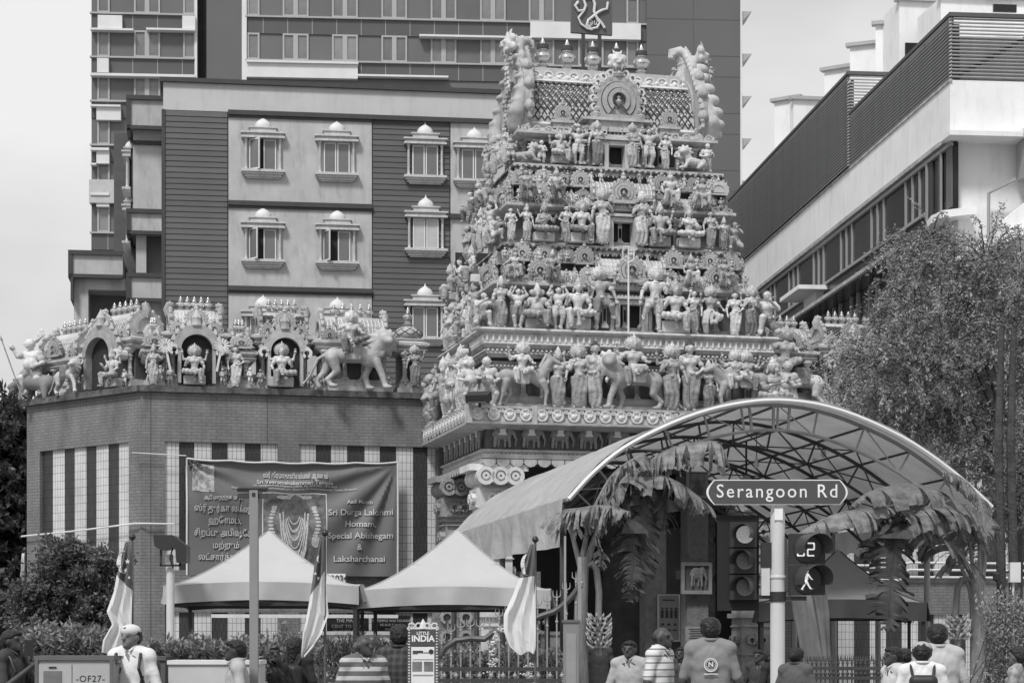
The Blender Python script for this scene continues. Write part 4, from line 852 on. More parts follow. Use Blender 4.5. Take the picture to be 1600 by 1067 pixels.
siderow('along the lowest ledge side', ['maiden','guardian','dwarf','offering','doorguard','maiden','dwarf'], (.75,1.35,2.0,2.7,3.4,4.1,4.75), 6.5, .3, 1.12, 'statues along the side of the lowest ledge')
siderow('along the lower tier side', ['bearer','guardian','seated_god','offering','dwarf','maiden'], (1.1,1.75,2.4,3.0,3.6,4.3), 8.23, .6, .9, 'statues along the side of the lower tier')
siderow('along the lower roof side', ['giant','giantess','giant'], (1.7,2.9,4.1), 9.36, .66, .85, 'seated figures along the side lower roof')
siderow('along the middle tier side', ['bearer','maiden','offering','guardian','dwarf'], (1.4,1.95,2.5,3.1,3.8), 10.2, 1.0, .78, 'statues along the side of the middle tier')
siderow('along the upper roof side', ['giantess','giant','giantess'], (1.8,2.8,3.7), 11.16, 1.05, .75, 'seated figures along the side upper roof')
siderow('along the top tier side', ['maiden','dwarf','offering','bearer'], (1.6,2.1,2.7,3.4), 12.02, 1.35, .68, 'statues along the side of the top tier')
# thin trident pole before the lowest door
b = MB().tube([(0,0,0),(0,0,1.55)], .022, 6); tp = thing('trident_pole', 'thin pole with trident head before the lowest tower door', 'trident', T.world(T.u(985,.2), .35, 8.2), TRZ)
ob('pole', b, tp, m=M_PALE)
b = MB()
for s in (-1, 0, 1): b.tube([(0,0,1.5),(s*.12,0,1.58),(s*.13,0,1.75),(s*.1,0,1.86)], [.02,.018,.016,.006], 5)
ob('trident_head', b, tp, m=M_PALE)
# floodlight at the ledge corner
fl = thing('floodlight', 'black floodlight under the corner statues of the tower ledge', 'floodlight', T.world(.15,-.25,6.62), TRZ-.5)
ob('housing', MB().cbox((0,0,0), (.5,.28,.18), rx=.4), fl, m=mat('black_metal', .03, rough=.5)); ob('bracket', MB().bar((0,.1,-.2),(0,.1,.02),.05), fl, m=mat('black_metal', .03, rough=.5)); ob('lens', MB().cbox((0,-.09,-.1), (.42,.2,.01), rx=.4), fl, m=glassmat('dark_glass', .08))

# ------------------------------------------------------------------ ground, road, pavements
M_ASPH = mat('asphalt', .05, rough=.9, var=.2, scale=2, bump=.3, bscale=80); M_PAVE = mat('paving', .22, rough=.85, var=.2, scale=3, bump=.15)
g = struct('ground', MB().box(-900, 900, -300, 3000, -1.2, -.16), mat('ground_concrete', .2, rough=.9, var=.2, scale=.2))
struct('road', MB().box(-120, 120, 3, 18.2, -.156, -.152), M_ASPH)
struct('near_pavement', MB().box(-120, 120, -8, 3, -.158, 0), M_PAVE); struct('far_pavement', MB().box(-120, 120, 18.2, 70, -.158, 0), M_PAVE)
struct('kerb', MB().box(-120, 120, 18.05, 18.2, -.15, .004), mat('kerb_stone', .3, var=.15)); mk = MB()
for i in range(30): mk.box(-60+4*i, -58+4*i, 9.9, 10.02, -.151, -.147)
mk.box(-120, 120, 17.6, 17.7, -.151, -.147); struct('road_markings', mk, mat('road_paint', .7))
# ------------------------------------------------------------------ temple boundary wall
Wf = Frame(-8.52, 47, TY); WF2 = Frame(-8.52, 47, -42)
M_BR = brickmat('brick_wall_grey', .185, .165, .115, .23, .075, .009, dirt=.2, plane='uz', bump=.25, var=.42); M_TL = brickmat('pale_tile', .56, .52, .20, .10, .19, .007, bump=.3, offset=0, var=.22); M_TD = brickmat('dark_tile', .048, .04, .02, .10, .19, .007, bump=.4, offset=.5, var=.3, rough=.4)
M_CAP = mat('mossy_coping', .10, rough=.9, var=.5, scale=4, bump=.5, bscale=12, dirt=.5)
def wallpart(root, fr, x0, x1, stripes, zt_, bands=()):
    """one facade: brick face in front of recessed tile stripes"""
    pass
wl = thing('temple_wall', 'tall grey brick temple wall with pale and dark vertical tile stripes', 'wall', (Wf.o[0], Wf.o[1], 0), TRZ)
ZT, ZS1, ZS0, ZL1, ZL0 = 7.2, 6.07, 3.12, 2.15, .35
def facade(root, fr, u0, u1, wins, pre):
    b = MB(); us = sorted(wins); 
    b.box(u0, u1, 0, .5, ZS1, ZT).box(u0, u1, 0, .5, ZL1, ZS0).box(u0, u1, 0, .5, 0, ZL0)
    cur = u0
    for a, c in us:
        b.box(cur, a, 0.0, .5, ZS0, ZS1).box(cur, a, 0.0, .5, ZL0, ZL1); cur = c
    b.box(cur, u1, 0, .5, ZS0, ZS1).box(cur, u1, 0, .5, ZL0, ZL1)
    ob('brick_face', b, root, m=M_BR)
def stripes(root, fr, pxs, first_dark, z0=ZS0, z1=ZS1, v=.07):
    for i, (a, c) in enumerate(zip(pxs, pxs[1:])):
        dk = (i % 2 == 0) == first_dark; ua, uc = fr.u(a), fr.u(c)
        o = ob('dark_tile_stripe' if dk else 'pale_tile_stripe', MB().box(ua, uc, v+(.012 if dk else 0), .4, z0, z1), root, m=M_TD if dk else M_TL)
        o2 = ob(o.name.split('.')[0], MB().box(ua, uc, v+(.012 if dk else 0), .4, ZL0, ZL1), root, m=M_TD if dk else M_TL)
S1 = [257,280,304,331,356,383,408,434]; S2 = [467,494,518,543,570,594,620,646,669,690]
uE = Wf.u(690)
facade(wl, Wf, 0, uE+.3, [(Wf.u(257), Wf.u(434)), (Wf.u(467), uE)], 0); stripes(wl, Wf, S1, False); stripes(wl, Wf, S2, False)
ob('joint', MB().box(.22,.235,-.004,.01,0,ZT).box(2.9,2.915,-.004,.01,ZS1,ZT), wl, m=M_LINE)
# right-hand stretch beyond the tower
uR0 = Wf.u(1236); pr = [1236]+[1236+25*(i+1)+0.0*i for i in range(24)]
wr = thing('temple_wall', 'low brick temple wall with tile stripes behind the arched canopy', 'wall', (Wf.o[0], Wf.o[1], 0), TRZ)
facade(wr, Wf, uR0-1.5, Wf.u(1840), [(uR0, Wf.u(1836))], 0); stripes(wr, Wf, pr, True)
# pipes along the right wall
b = MB()
for z, v in ((3.0,-.1),(3.18,-.12),(3.36,-.1)): b.tube([(uR0+1, v, z), (uR0+2.8, v, z+.0), (uR0+3.1, v, z+.08), (uR0+8.6, v, z+.08)], .035, 6)
o = thing('pipe_run', 'white pipes running along the brick wall behind the canopy', 'pipes', (Wf.o[0], Wf.o[1], 0), TRZ); ob('pipe', b, o, m=M_WHITE if 'M_WHITE' in globals() else mat('white_pipe', .6, rough=.4))
# left chamfered facet
wc = thing('temple_wall', 'angled brick end of the temple wall left of the banner', 'wall', (WF2.o[0], WF2.o[1], 0), R(-42))
uL = WF2.u(42); facade(wc, WF2, uL, 0, [(WF2.u(62), WF2.u(201))], 0); stripes(wc, WF2, [62,79,97,113,131,147,166,182,201], True)
ob('brick_return', MB().box(uL, uL+.5, .5, 5, 0, ZT), wc, m=M_BR)
o = ob('coping', MB().box(uL-.1, .03, -.14, .6, ZT, ZT+.14), wc, m=M_CAP); ob('coping', MB().box(-.03, uE+.3, -.12, .6, ZT+.003, ZT+.143), wl, m=M_CAP); ob('coping', MB().box(uR0-1.5, Wf.u(1840), -.12, .6, ZT, ZT+.14), wr, m=M_CAP)
# conduit on the wall
cd = thing('wall_conduit', 'thin white conduit bending round the corner of the brick wall', 'pipe', (0,0,0)); b = MB()
pts = [WF2.world(WF2.u(40), -.12, WF2.z(40, 838)), WF2.world(WF2.u(130), -.12, WF2.z(130, 829)), WF2.world(-.05, -.12, WF2.z(215, 818)), Wf.world(.1, -.12, Wf.z(228, 818)), Wf.world(Wf.u(272), -.12, Wf.z(272, 819))]
b.tube(pts, .022, 6); ob('pipe', b, cd, m=mat('white_pipe', .6, rough=.4))
b = MB().tube([Wf.world(Wf.u(206), -.15, Wf.z(206, 708)), Wf.world(Wf.u(290), -.2, Wf.z(290, 713))], .013, 6); o = thing('banner_rod', 'thin rod across the wall at the top corner of the banner', 'rod'); ob('rod', b, o, m=mat('white_pipe', .6, rough=.4))
# sanctuary roof slab behind the parapet figures
rf = struct('temple_roof', MB().box(.3, 26, .5, 22, ZT-.4, ZT-.02), mat('roof_slab', .2, var=.3), None, (Wf.o[0], Wf.o[1], 0), TRZ)
# ------------------------------------------------------------------ portal under the tower: columns, inner walls
pt = thing('temple_portal', 'carved stone portal columns and dark entrance under the gate tower', 'portal', (T.o[0], T.o[1], 0), TRZ)
M_PO = mat('portal_stone', .30, rough=.7, var=.2, scale=6, bump=.4, bscale=30, dirt=.3); M_POD = mat('portal_wood_dark', .05, rough=.6, var=.3, scale=6)
def big_column(u, v, s=1., m=M_PALE, parent=pt):
    w = .36*s; r = ob('carved_column', MB().box(-w, w, -w, w, 0, 3.4), parent, (u, v, 0), m=m)
    b = MB().box(-w+.03, w-.03, -w+.03, w-.03, .1, 4.7).box(-w-.1, w+.1, -w-.1, w+.1, 4.35, 4.78).box(-w-.04, w+.04, -w-.04, w+.04, 4.25, 4.35).box(-w-.05, w+.05, -w-.05, w+.05, 3.4, 3.48).box(-w+.02, w-.02, -w+.02, w-.02, 3.48, 4.25).box(-w-.03, w+.03, -w-.03, w+.03, .0, .6).box(-w-.08, w+.08, -w-.08, w+.08, 2.0, 2.1).box(-w-.03,w+.03,-w-.03,w+.03,4.78,4.86)
    ob('capital_block', b, r, m=m); b = MB()
    for s_ in (-1, 0, 1):                                       # scrolls of the capital
        b.tube([(s_*(w*.95), -w-.32, 5.02), (s_*(w*.95), w+.3, 5.02)], .19, 12); b.ringprism(arc_pts(.2,-180,180,14,s_*w*.95,5.02), arc_pts(.12,-180,180,14,s_*w*.95,5.02), -w-.38, -w-.3); b.ringprism(arc_pts(.08,-180,180,10,s_*w*.95,5.02), arc_pts(.03,-180,180,10,s_*w*.95,5.02), -w-.38, -w-.3)
    b.box(-w*1.9, w*1.9, -w-.2, w+.2, 5.14, 5.28); ob('capital_scroll', b, r, m=m)
    for z, h in ((4.56,.3), (3.9,.5), (3.0,.5), (1.5,.6)):
        bb_ = MB(); 
        for q in range(4):
            X = MB(); X.ringprism(arc_pts(.11,-170,170,8,-.14*s,0), arc_pts(.06,-170,170,8,-.14*s,0), -w-.1, -w+.02); X.ringprism(arc_pts(.11,-170,170,8,.14*s,0), arc_pts(.06,-170,170,8,.14*s,0), -w-.1, -w+.02); X.lathe([(0,-.16),(.08,0),(0,.16)], (0,-w-.06,0), 6)
            X.box(-w+.02, w-.02, -w-.04, -w+.01, h*.5, h*.5+.03).box(-w+.02, w-.02, -w-.04, -w+.01, -h*.5-.03, -h*.5)
            bb_.merge(X, Matrix.Translation((0,0,z)) @ Matrix.Rotation(q*PI/2, 4, 'Z') @ Matrix.Diagonal((1, 1.2 if z > 4.4 else 1., 1, 1)))
        ob('relief_panel', bb_, r, m=m)
    return r
uc1 = T.u(772, .9)
big_column(uc1, .95, .95); big_column(7.4-uc1, .95, .95, M_PO)
big_column(T.u(712, 4.3), 4.3, .85, M_PO); big_column(7.2-.5, 4.3, .85, M_PO)
ob('inner_column', MB().box(-.25,.25,-.25,.25,0,5.3).box(-.34,.34,-.34,.34,2.9,3.1).box(-.34,.34,-.34,.34,4.5,5.28).box(-.3,.3,-.3,.3,0,1.1), pt, (T.u(1085, 2.2), 2.2, 0), m=mat('portal_stone_mid', .17, var=.25, scale=8, bump=.5, bscale=26))
# framed elephant relief on the inner column
ef = thing('relief_plaque', 'framed elephant relief plaque on the inner portal column', 'plaque', T.world(T.u(1087, 1.85), 1.82, T.z(1087, 903, 1.85)), TRZ)
mp_ = mat('portal_stone_mid', .17); ob('panel', MB().box(-.34,.34,0,.05,-.34,.34), ef, m=mat('plaque_back', .12, var=.2)); ob('frame', MB().box(-.36,.36,-.06,.02,.28,.36).box(-.36,.36,-.06,.02,-.36,-.28).box(-.36,-.29,-.06,.02,-.28,.28).box(.29,.36,-.06,.02,-.28,.28), ef, m=mat('plaque_frame', .26, var=.2)); ob('elephant_relief', ME['elephant'], ef, (0,-.02,-.2), 0, sc=(.46,.4,.6))
# dark interior and side panelled walls
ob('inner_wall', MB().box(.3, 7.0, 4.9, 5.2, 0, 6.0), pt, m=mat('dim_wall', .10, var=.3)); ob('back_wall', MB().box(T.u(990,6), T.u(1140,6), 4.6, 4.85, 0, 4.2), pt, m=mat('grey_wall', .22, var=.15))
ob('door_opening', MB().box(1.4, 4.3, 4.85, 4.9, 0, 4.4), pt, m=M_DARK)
ob('wooden_door', MB().box(T.u(1120,3.4), T.u(1172,3.4), 3.3, 3.5, 0, 4.6), pt, m=M_POD)
pp = MB()
for px, v, w, z0, z1, in ((1020, 3.6, .25, 0, 5.2), (1180, 3.0, .45, 0, 5.2)): u = T.u(px, v); pp.box(u-w, u+w, v-w, v+w, z0, z1)
ob('inner_pillar', pp, pt, m=M_PO)
for z0, z1 in ((.2,.9),(1.15,1.9),(2.2,3.0)):
    for px in (1168, 1198): u = T.u(px, 2.5); ob('carved_panel', MB().box(u-.24,u+.24,2.48,2.56,z0,z1).box(u-.2,u+.2,2.45,2.48,z0+.05,z1-.05), pt, m=M_PO)
for px in (1168, 1198): u = T.u(px, 2.5); ob('scroll_ornament', MB().ringprism(arc_pts(.16,-150,150,12,u,1.45), arc_pts(.09,-150,150,12,u,1.45), 2.4, 2.48).ringprism(arc_pts(.07,-150,150,10,u,1.45), arc_pts(.03,-150,150,10,u,1.45), 2.4, 2.48), pt, m=M_PALE)
# ornate side panel left of the steps (behind the tent)
b = MB()
for i in range(6):
    for j in range(4):
        u = -.3+i*.42; z = 1.15+j*.42; b.ringprism(arc_pts(.15,-160,160,8,u,z), arc_pts(.09,-160,160,8,u,z), .86, .95)
ob('carved_screen', b, pt, m=M_PO); ob('screen_wall', MB().box(-.6, 1.8, .95, 1.05, 0, 3.), pt, m=mat('portal_stone_mid', .17))
nb = thing('notice_board', 'notice sheet with rows of small figures on the portal wall', 'notice', T.world(T.u(1043, 3.3), 3.2, T.z(1043, 965, 3.3)), TRZ)
ob('sheet', MB().box(-.24,.24,0,.02,-.52,.52), nb, m=mat('notice_paper', .30, var=.1)); ob('frame', MB().box(-.27,-.24,-.02,.03,-.55,.55).box(.24,.27,-.02,.03,-.55,.55).box(-.24,.24,-.02,.03,.52,.55).box(-.24,.24,-.02,.03,-.55,-.52), nb, m=M_PALE)
b = MB()
for x in (-.16,-.05,.06,.17):
    b.lathe([(0,-.03),(.03,0),(0,.03)], (x,-.01,.22), 6); b.box(x-.03,x+.03,-.012,.0,.0,.18)
for x in (-.15, 0, .15): b.lathe([(0,-.04),(.035,0),(0,.04)], (x,-.01,-.15), 6); b.box(x-.05,x+.05,-.01,0,-.3,-.27)
b.box(-.15,.15,-.01,0,.4,.43); ob('print', b, nb, m=M_LINE)
nb = thing('notice_board', 'small pale printed notice below the elephant plaque', 'notice', T.world(T.u(1090, 1.6), 1.55, T.z(1090, 990, 1.6)), TRZ); ob('sheet', MB().box(-.3,.3,0,.02,-.17,.17), nb, m=mat('notice_paper', .30))
b = MB(); [b.box(-.22+.03*(j%2), .22-.05*(j%3), -.006, 0, .1-.05*j, .12-.05*j) for j in range(5)]; ob('print', b, nb, m=M_LINE)
# dark trees inside etc. come later
# ------------------------------------------------------------------ shrines and figures on the wall
def shrine(name, label, fr, px0, px1, v, roofz0=9.0, roofz1=9.6, fin=5, arch=True, archpx=None, z0=ZT+.14, kind='barrel', seated=None, cats='shrine', r=.5):
    cpx = (px0+px1)/2; u0, u1 = fr.u(px0, v), fr.u(px1, v); uc = (u0+u1)/2; w = (u1-u0)/2
    s = thing(name, label, cats, fr.world(uc, v, z0), R(fr.yaw), 'shrines along the temple wall')
    h = roofz0-z0
    ob('plinth', MB().box(-w, w, -.35, .7, 0, .12).box(-w+.05, w-.05, -.3, .7, .12, .2).box(-w+.1, w-.1, -.25, .7, .2, .28), s, m=M_ST)
    aw = w*.5 if arch else 0
    b = MB()
    if arch: b.box(-w+.12, -aw, -.1, .6, .28, h-.25).box(aw, w-.12, -.1, .6, .28, h-.25).box(-aw, aw, .25, .6, .1, h-.25)
    else: b.box(-w+.12, w-.12, 0, .6, .28, h-.25)
    ob('wall', b, s, m=M_STD)
    if arch:
        A = []; 
        hs = h*.66; ob('niche', MB().prism([(-aw,.1),(aw,.1)]+[(aw*cos(t), hs+aw*.95*sin(t)) for t in np.linspace(0, PI, 13)], -.42, -.39), s, m=M_DARK)  # flat near-black panel stands in for the shade inside the arch
        for t in np.linspace(0, PI, 13): A.append((aw*1.0*cos(t), hs+aw*.95*sin(t)))
        O = [(aw*1.28*cos(t), hs+aw*1.3*sin(t)) for t in np.linspace(0, PI, 13)]; O2 = [(aw*1.5*cos(t), hs+aw*1.55*sin(t)+.02) for t in np.linspace(0, PI, 13)]
        ob('arch', MB().ringprism(O, A, -.62, -.2).ringprism(O2, O, -.54, -.2).box(-aw*1.2, -aw, -.6, -.02, .1, hs).box(aw, aw*1.2, -.6, -.02, .1, hs), s, m=M_ROOFP)
        b = MB()
        for t in np.linspace(.1, PI-.1, 11): b.lathe([(0,-.07),(.07,-.02),(.06,.05),(0,.13)], (aw*1.55*cos(t), -.48, hs+aw*1.62*sin(t)), 6)
        b.lathe([(0,-.1),(.13,-.03),(.1,.1),(.12,.15),(0,.38)], (0,-.5,hs+aw*1.62), 8); ob('flame_scroll', b, s, m=M_ROOFP)
        for sx in (-1, 1): ob('scroll', MB().ringprism(arc_pts(.13,-160,160,10,sx*aw*1.45,hs-.02), arc_pts(.06,-160,160,10,sx*aw*1.45,hs-.02), -.6, -.3), s, m=M_PALE)
    for x in ([-w+.2, w-.2]+([-aw-.22, aw+.22] if w-aw > .7 else [])): ob('column', ME['column'], s, (x, -.2, .28), sc=(.75,.75,h-.55))
    ob('eave', MB().profile([(-.1,h-.3),(.05,h-.28),(.12,h-.22),(.06,h-.18),(.16,h-.12),(.16,h-.06),(.0,h)], [(-w+.08,-.22),(w-.08,-.22),(w-.08,.75),(-w+.08,.75)], closed=True), s, m=M_ST)
    ob('roof_slab', MB().box(-w+.1, w-.1, -.2, .72, h-.26, h-.02), s, m=M_ST)
    strip('bead_band', BEAD, [(-w+.05,-.3),(w-.05,-.3)], .09, h-.15, (.05,.05,.05), M_PALE, s, closed=False)
    rh = (roofz1-roofz0)
    if kind == 'barrel':
        L_ = 2*w-.3; o = barrel(L_, .42, rh, 0, .22, h+.06, 0, s, ribs=(fin != 5 or True) and kind == 'barrel' and 'lattice' not in label, lattice='lattice' in label, m=M_ROOFP, fin=0)
        g = ob('ridge_scroll', MB().box(-L_/2+.1, L_/2-.1, -.1, .1, rh*.98, rh*1.14), o, m=M_PALE)
        kd = ob('arched_gable', ME['kudu'], s, (0, -.36, h+(.0 if not arch else .12)), 0, sc=(.5,.5,min(.6, rh*.95)))
        for sx in (-1, 1): ob('arched_gable', ME['kudu'], s, (sx*(w-.3), -.3, h-.08), 0, sc=(.3,.4,.32)); ob('relief_figure', PROTO['dwarf'][0][1], s, (sx*(w-.12), -.42, .1), sx*.3, sc=.42); ob('relief_figure', PROTO['giant'][0][1], s, (sx*(w-.16), -.3, h-.1), 0, sc=.36)
        for i in range(fin): ob('finial', ME['finial'], o, ((i-(fin-1)/2)*min(.26, L_*.7/fin), 0, rh*1.12), sc=(.3,.3,.36))
        for sx in (-1, 1): ob('corner_horn', MB().tube([(sx*(L_/2), 0, rh*.9), (sx*(L_/2+.06), 0, rh*1.2), (sx*(L_/2+.02), -.02, rh*1.45), (sx*(L_/2-.08), -.02, rh*1.5)], [.12,.1,.09,.04], 7), o, m=M_ROOFP)
    else:
        o = ob('dome', ME['dome'], s, (0, .2, h-.06), sc=(w*1.9, w*1.9, rh/.95)); ob('lattice', ME['dome_lattice'], o); ob('finial', ME['finial'], s, (0, .2, h+rh*.92), sc=(.34,.34,.42))
    return s
FEET = ZT+.16
zW = lambda px, py, v: Wf.z(px, py, v)
sA = shrine('wall_shrine', 'barrel-roofed shrine with arched niche above the banner, left one', Wf, 256, 353, .65, zW(304,520,.65), zW(304,492,.65))
shrine('wall_shrine', 'lattice-roofed shrine with arched niche holding a goddess and child', Wf, 396, 487, .65, zW(440,524,.65), zW(440,496,.65))
shrine('wall_shrine', 'wide barrel-roofed shrine behind the goddess riding a lion', Wf, 492, 610, .25, zW(550,532,.25), zW(550,503,.25), arch=False)
shrine('wall_shrine', 'small domed shrine next to the tower', Wf, 617, 662, .3, zW(640,535,.3), zW(640,503,.3), kind='dome', arch=False)
shrine('wall_shrine', 'low linking shrine with three finials, first from left', Wf, 224, 256, .45, zW(240,545,.45), zW(240,524,.45), fin=3, arch=False)
shrine('wall_shrine', 'low linking shrine with three finials, between the arched niches', Wf, 353, 396, .45, zW(374,548,.45), zW(374,527,.45), fin=3, arch=False)
shrine('wall_shrine', 'shrine with arched niche on the angled wall corner', WF2, 148, 222, .65, WF2.z(180,532,.65), WF2.z(180,500,.65))
shrine('wall_shrine', 'long barrel-roofed shrine at the far end of the angled wall', WF2, 72, 140, .5, WF2.z(110,560,.5), WF2.z(110,528,.5), arch=False)
shrine('wall_shrine', 'low barrel-roofed shrine right of the tower', Wf, 1190, 1268, .3, zW(1230,548,.3), zW(1230,520,.3), fin=4, arch=False)
shrine('wall_shrine', 'lattice-roofed arched shrine half hidden by the feathery tree', Wf, 1274, 1366, .65, zW(1320,540,.65), zW(1320,513,.65))
def wstat(k, label, px, top, z, v, fr=Wf, flip=False, rz=0, cat='statue', grp='statues along the wall top', ctr=None):
    p = fr.at(px, top, v); put(k, cat.replace(' ', '_'), label, cat, fr.world(p.x, v, z), R(fr.yaw)+rz, (p.z-z)/HB[k]*1.06, flip, grp)

F0 = FEET
wstat('offering', 'draped woman reaching towards the star burst, left of the first niche', 240, 540, F0, -.02, flip=False)
wstat('seated_goddess', 'seated goddess with trident in the first arched niche above the banner', 304, 541, F0+.03, .03)
wstat('maiden', 'draped woman standing right of the first arched niche', 368, 544, F0, -.02)
wstat('seated_goddess', 'seated goddess holding a child in the second arched niche', 440, 539, F0+.03, .03, flip=True)
wstat('lion', 'large striding lion carrying a goddess on the wall top', 552, 516, F0, -.3, flip=True, cat='lion statue')
wstat('rider', 'haloed many-armed goddess riding the striding lion', 547, 487, F0+.78, -.42, flip=False)
wstat('guardian', 'haloed standing god before the small domed shrine', 648, 541, F0+.12, -.12)
wstat('seated_god', 'seated god in the arched niche of the angled wall', 176, 548, F0+.03, .05, fr=WF2)
wstat('lion', 'reclining beast statue on the angled wall behind the spear warrior', 105, 562, F0, -.1, fr=WF2, cat='lion statue', flip=True)
# warrior with spear and feathered headdress riding a boar at the wall's left end
wp = human(hip=(0,0,.42), chest=(0,-.02,.63), head=(-.02,-.05,.86), look=-.6, L=[(-.2,-.1,.66),(-.26,-.16,.80)], Rr=[(.19,-.03,.55),(.1,-.14,.47)], legL=[(-.12,-.12,.30),(-.1,-.06,.05)], legR=[(.13,-.1,.28),(.15,-.02,.05)], belly=1.2, fat=1.4, skirt='short', crown='turban', big=1.35)
wp['headdress'] += [('c', (.03,.03,.93), (.05+.06*sin(a)+.05, .05, 1.0+.12*cos(a)), .03, .012) for a in np.linspace(-.9, 1.4, 9)]
wp['attribute'] = [('c', (-.42,-.2,.95), (-.08,-.14,-.08), .012, .012), ('c', (-.42,-.2,.95), (-.44,-.2,1.02), .02, .004)]
wp['boar'] = [('c', (.25,0,.2), (-.12,-.02,.24), .14, .13), ('c', (-.14,-.03,.26), (-.36,-.06,.16), .1, .05), ('c', (-.3,-.06,.12), (-.36,-.06,.08), .04, .03), ('c', (-.12,-.08,.15), (-.16,-.1,-.05), .06, .035), ('c', (.25,-.08,.15), (.27,-.1,-.05), .07, .035), ('c', (-.1,.08,.15), (-.12,.08,-.05), .06, .035), ('c', (.3,.08,.15), (.3,.08,-.05), .07, .035)]
PARTMAT['boar'] = mat('dark_boar_paint', .20, var=.2); proto('warrior', wp, names={'attribute': 'spear'}); HB['warrior'] = 1.1; DESC['warrior'] = 'warrior'
wstat('warrior', 'stout spear warrior with feathered headdress riding a boar at the wall end', 52, 522, F0+.05, -.12, fr=WF2, rz=R(20))
wstat('lion', 'large lion statue on the wall top right of the tower', 1248, 560, F0-.2, -.2, cat='lion statue')
wstat('rider', 'crowned rider on the lion right of the tower', 1226, 512, F0+.55, -.3)
wstat('guardian', 'standing goddess beside the shrine hidden by the feathery tree', 1340, 540, F0, 0)
# star bursts
for px, lab in ((258, 'star shaped stone burst beside the left arched niche'), (346, 'star shaped stone burst right of the first arched niche')):
    b = MB()
    for i in range(14):
        a = 2*PI*i/14; b.bar((cos(a)*.05, 0, sin(a)*.05), (cos(a)*.17, -.02, sin(a)*.17), .04)
    o = thing('stone_burst', lab, 'ornament', Wf.world(Wf.u(px, -.1), -.2, zW(px, 541, -.1)), TRZ); ob('burst', b, o, m=M_PALE); ob('stem', MB().bar((0,0,0),(.12 if px < 300 else -.12,.0,-.6),.05), o, m=M_PALE)

# ------------------------------------------------------------------ tall hotel block far behind
K = Frame((143-800)/FPX*150, 150, 4)
M_KW = mat('tower_block_panel', .13, rough=.35, var=.16, scale=.12, detail=3); M_KD = mat('tower_block_spandrel', .09, rough=.35, var=.08, scale=.2)
M_KP = mat('tower_block_cladding', .11, rough=.55, var=.1, scale=.12); M_WH = mat('white_trim', .62, rough=.55, var=.06, scale=1); M_KG = mat('grey_blind_glass', .17, rough=.2, var=.25, scale=.7, rnd=.28, spec=.8); M_KF = mat('window_frame_grey', .36, rough=.5, var=.05)
kb = thing('hotel_tower', 'tall grey panelled block with rows of framed windows rising behind everything', 'building', (K.o[0], K.o[1], 0), R(4))
ob('wall', MB().box(0, 7.67, 0, 18, 17, 70), kb, m=M_KW); ob('recess', MB().box(7.67, 8.35, .8, 18, 17, 70), kb, m=M_DARK); ob('wall', MB().box(8.35, 11.1, .1, 18, 17, 70), kb, m=M_KP)
ob('wall', MB().box(11.1, 40.9, 0, 18, 17, 70), kb, m=M_KW); ob('cladding_wall', MB().box(40.9, 48.0, -.3, 18, 0, 70), kb, m=M_KP); ob('base_wall', MB().box(2.6, 40.9, .5, 18, 0, 17), kb, m=M_KP)
ob('edge_strip', MB().box(10.95, 11.3, -.25, .3, 17, 70), kb, m=M_WH); ob('edge_strip', MB().box(7.5, 7.68, -.2, .4, 36, 70), kb, m=M_WH); ob('edge_strip', MB().box(47.95, 48.1, -.36, 0, 0, 70), kb, m=M_WH)
zt = lambda y, px=300: K.z(px, y)
def win_mesh(w, h, two):
    b = MB(); t = .13
    b.box(-w/2, w/2, -.12, .02, 0, t).box(-w/2, w/2, -.12, .02, h-t, h).box(-w/2, -w/2+t, -.12, .02, t, h-t).box(w/2-t, w/2, -.12, .02, t, h-t)
    if two: b.box(-.17, .17, -.12, .02, t, h-t)
    return b.mesh('window', M_KF)
def pane_mesh(w, h, two):
    b = MB(); t = .13
    if two: b.box(-w/2+t, -.17, -.03, 0, t, h-t).box(.17, w/2-t, -.03, 0, t, h-t)
    else: b.box(-w/2+t, w/2-t, -.03, 0, t, h-t)
    return b.mesh('pane', M_KG)
KW = {(w, t): (win_mesh(w, 1.96, t), pane_mesh(w, 1.96, t)) for w, t in ((1.9, True), (.9, False))}
rowz = [zt(92+68.3*k) for k in range(-3, 5)]                       # window bottoms
for z in rowz:
    left = [(162, .9, 0), (230, 1.9, 1), (296, .9, 0)]; right = [(396, .9, 0), (462, 1.9, 1), (539, 1.9, 1), (616, 1.9, 1), (693, 1.9, 1), (770, 1.9, 1), (846, 1.9, 1), (923, 1.9, 1), (988, .9, 0)]
    for px, w, two in left+(right if z > zt(120) else []):
        wm, pm = KW[(w, bool(two))]; o = ob('window', wm, kb, (K.u(px), 0, z)); ob('pane', pm, o)
    for x0, x1 in ((0, 7.5), (11.3, 40.9)):
        if x0 > 5 and z < zt(120): continue
        ob('spandrel', MB().box(x0, x1, -.10, .0, z-1.28, z-.1), kb, m=M_KD)
        b = MB().box(x0-.1, x1, -.28, 0, z-.12, z-.0); ob('sill_ledge', b, kb, m=M_KF)
        seam = MB(); 
        for q in np.arange(x0+1.2, x1, 1.8): seam.box(q-.02, q+.02, -.112, -.1, z-1.27, z-.13)
        ob('panel_joint', seam, kb, m=M_KF)['kind'] = 'stuff'
def kbox(x0, x1, y0, y1, d=.5, m=M_WH, nm='white_balcony_box'):
    ob(nm, MB().box(K.u(x0), K.u(x1), -d, 0, zt(y1, x0), zt(y0, x0)), kb, m=m)
for a in ((154,192,27,49),(286,306,28,50),(153,171,94,116),(152,190,168,190),(152,172,236,258),(152,172,303,325),(386,559,99,123),(828,1000,37,62)): kbox(*a)
for a in ((143,306,118,122),(143,190,167,170),(143,172,234,238),(143,172,304,308),(143,152,258,261),(559,700,120,123),(655,830,58,61),(143,210,48,51),(230,306,48,51),(386,560,98,101)): kbox(*a, .7, M_WH, 'white_ledge')
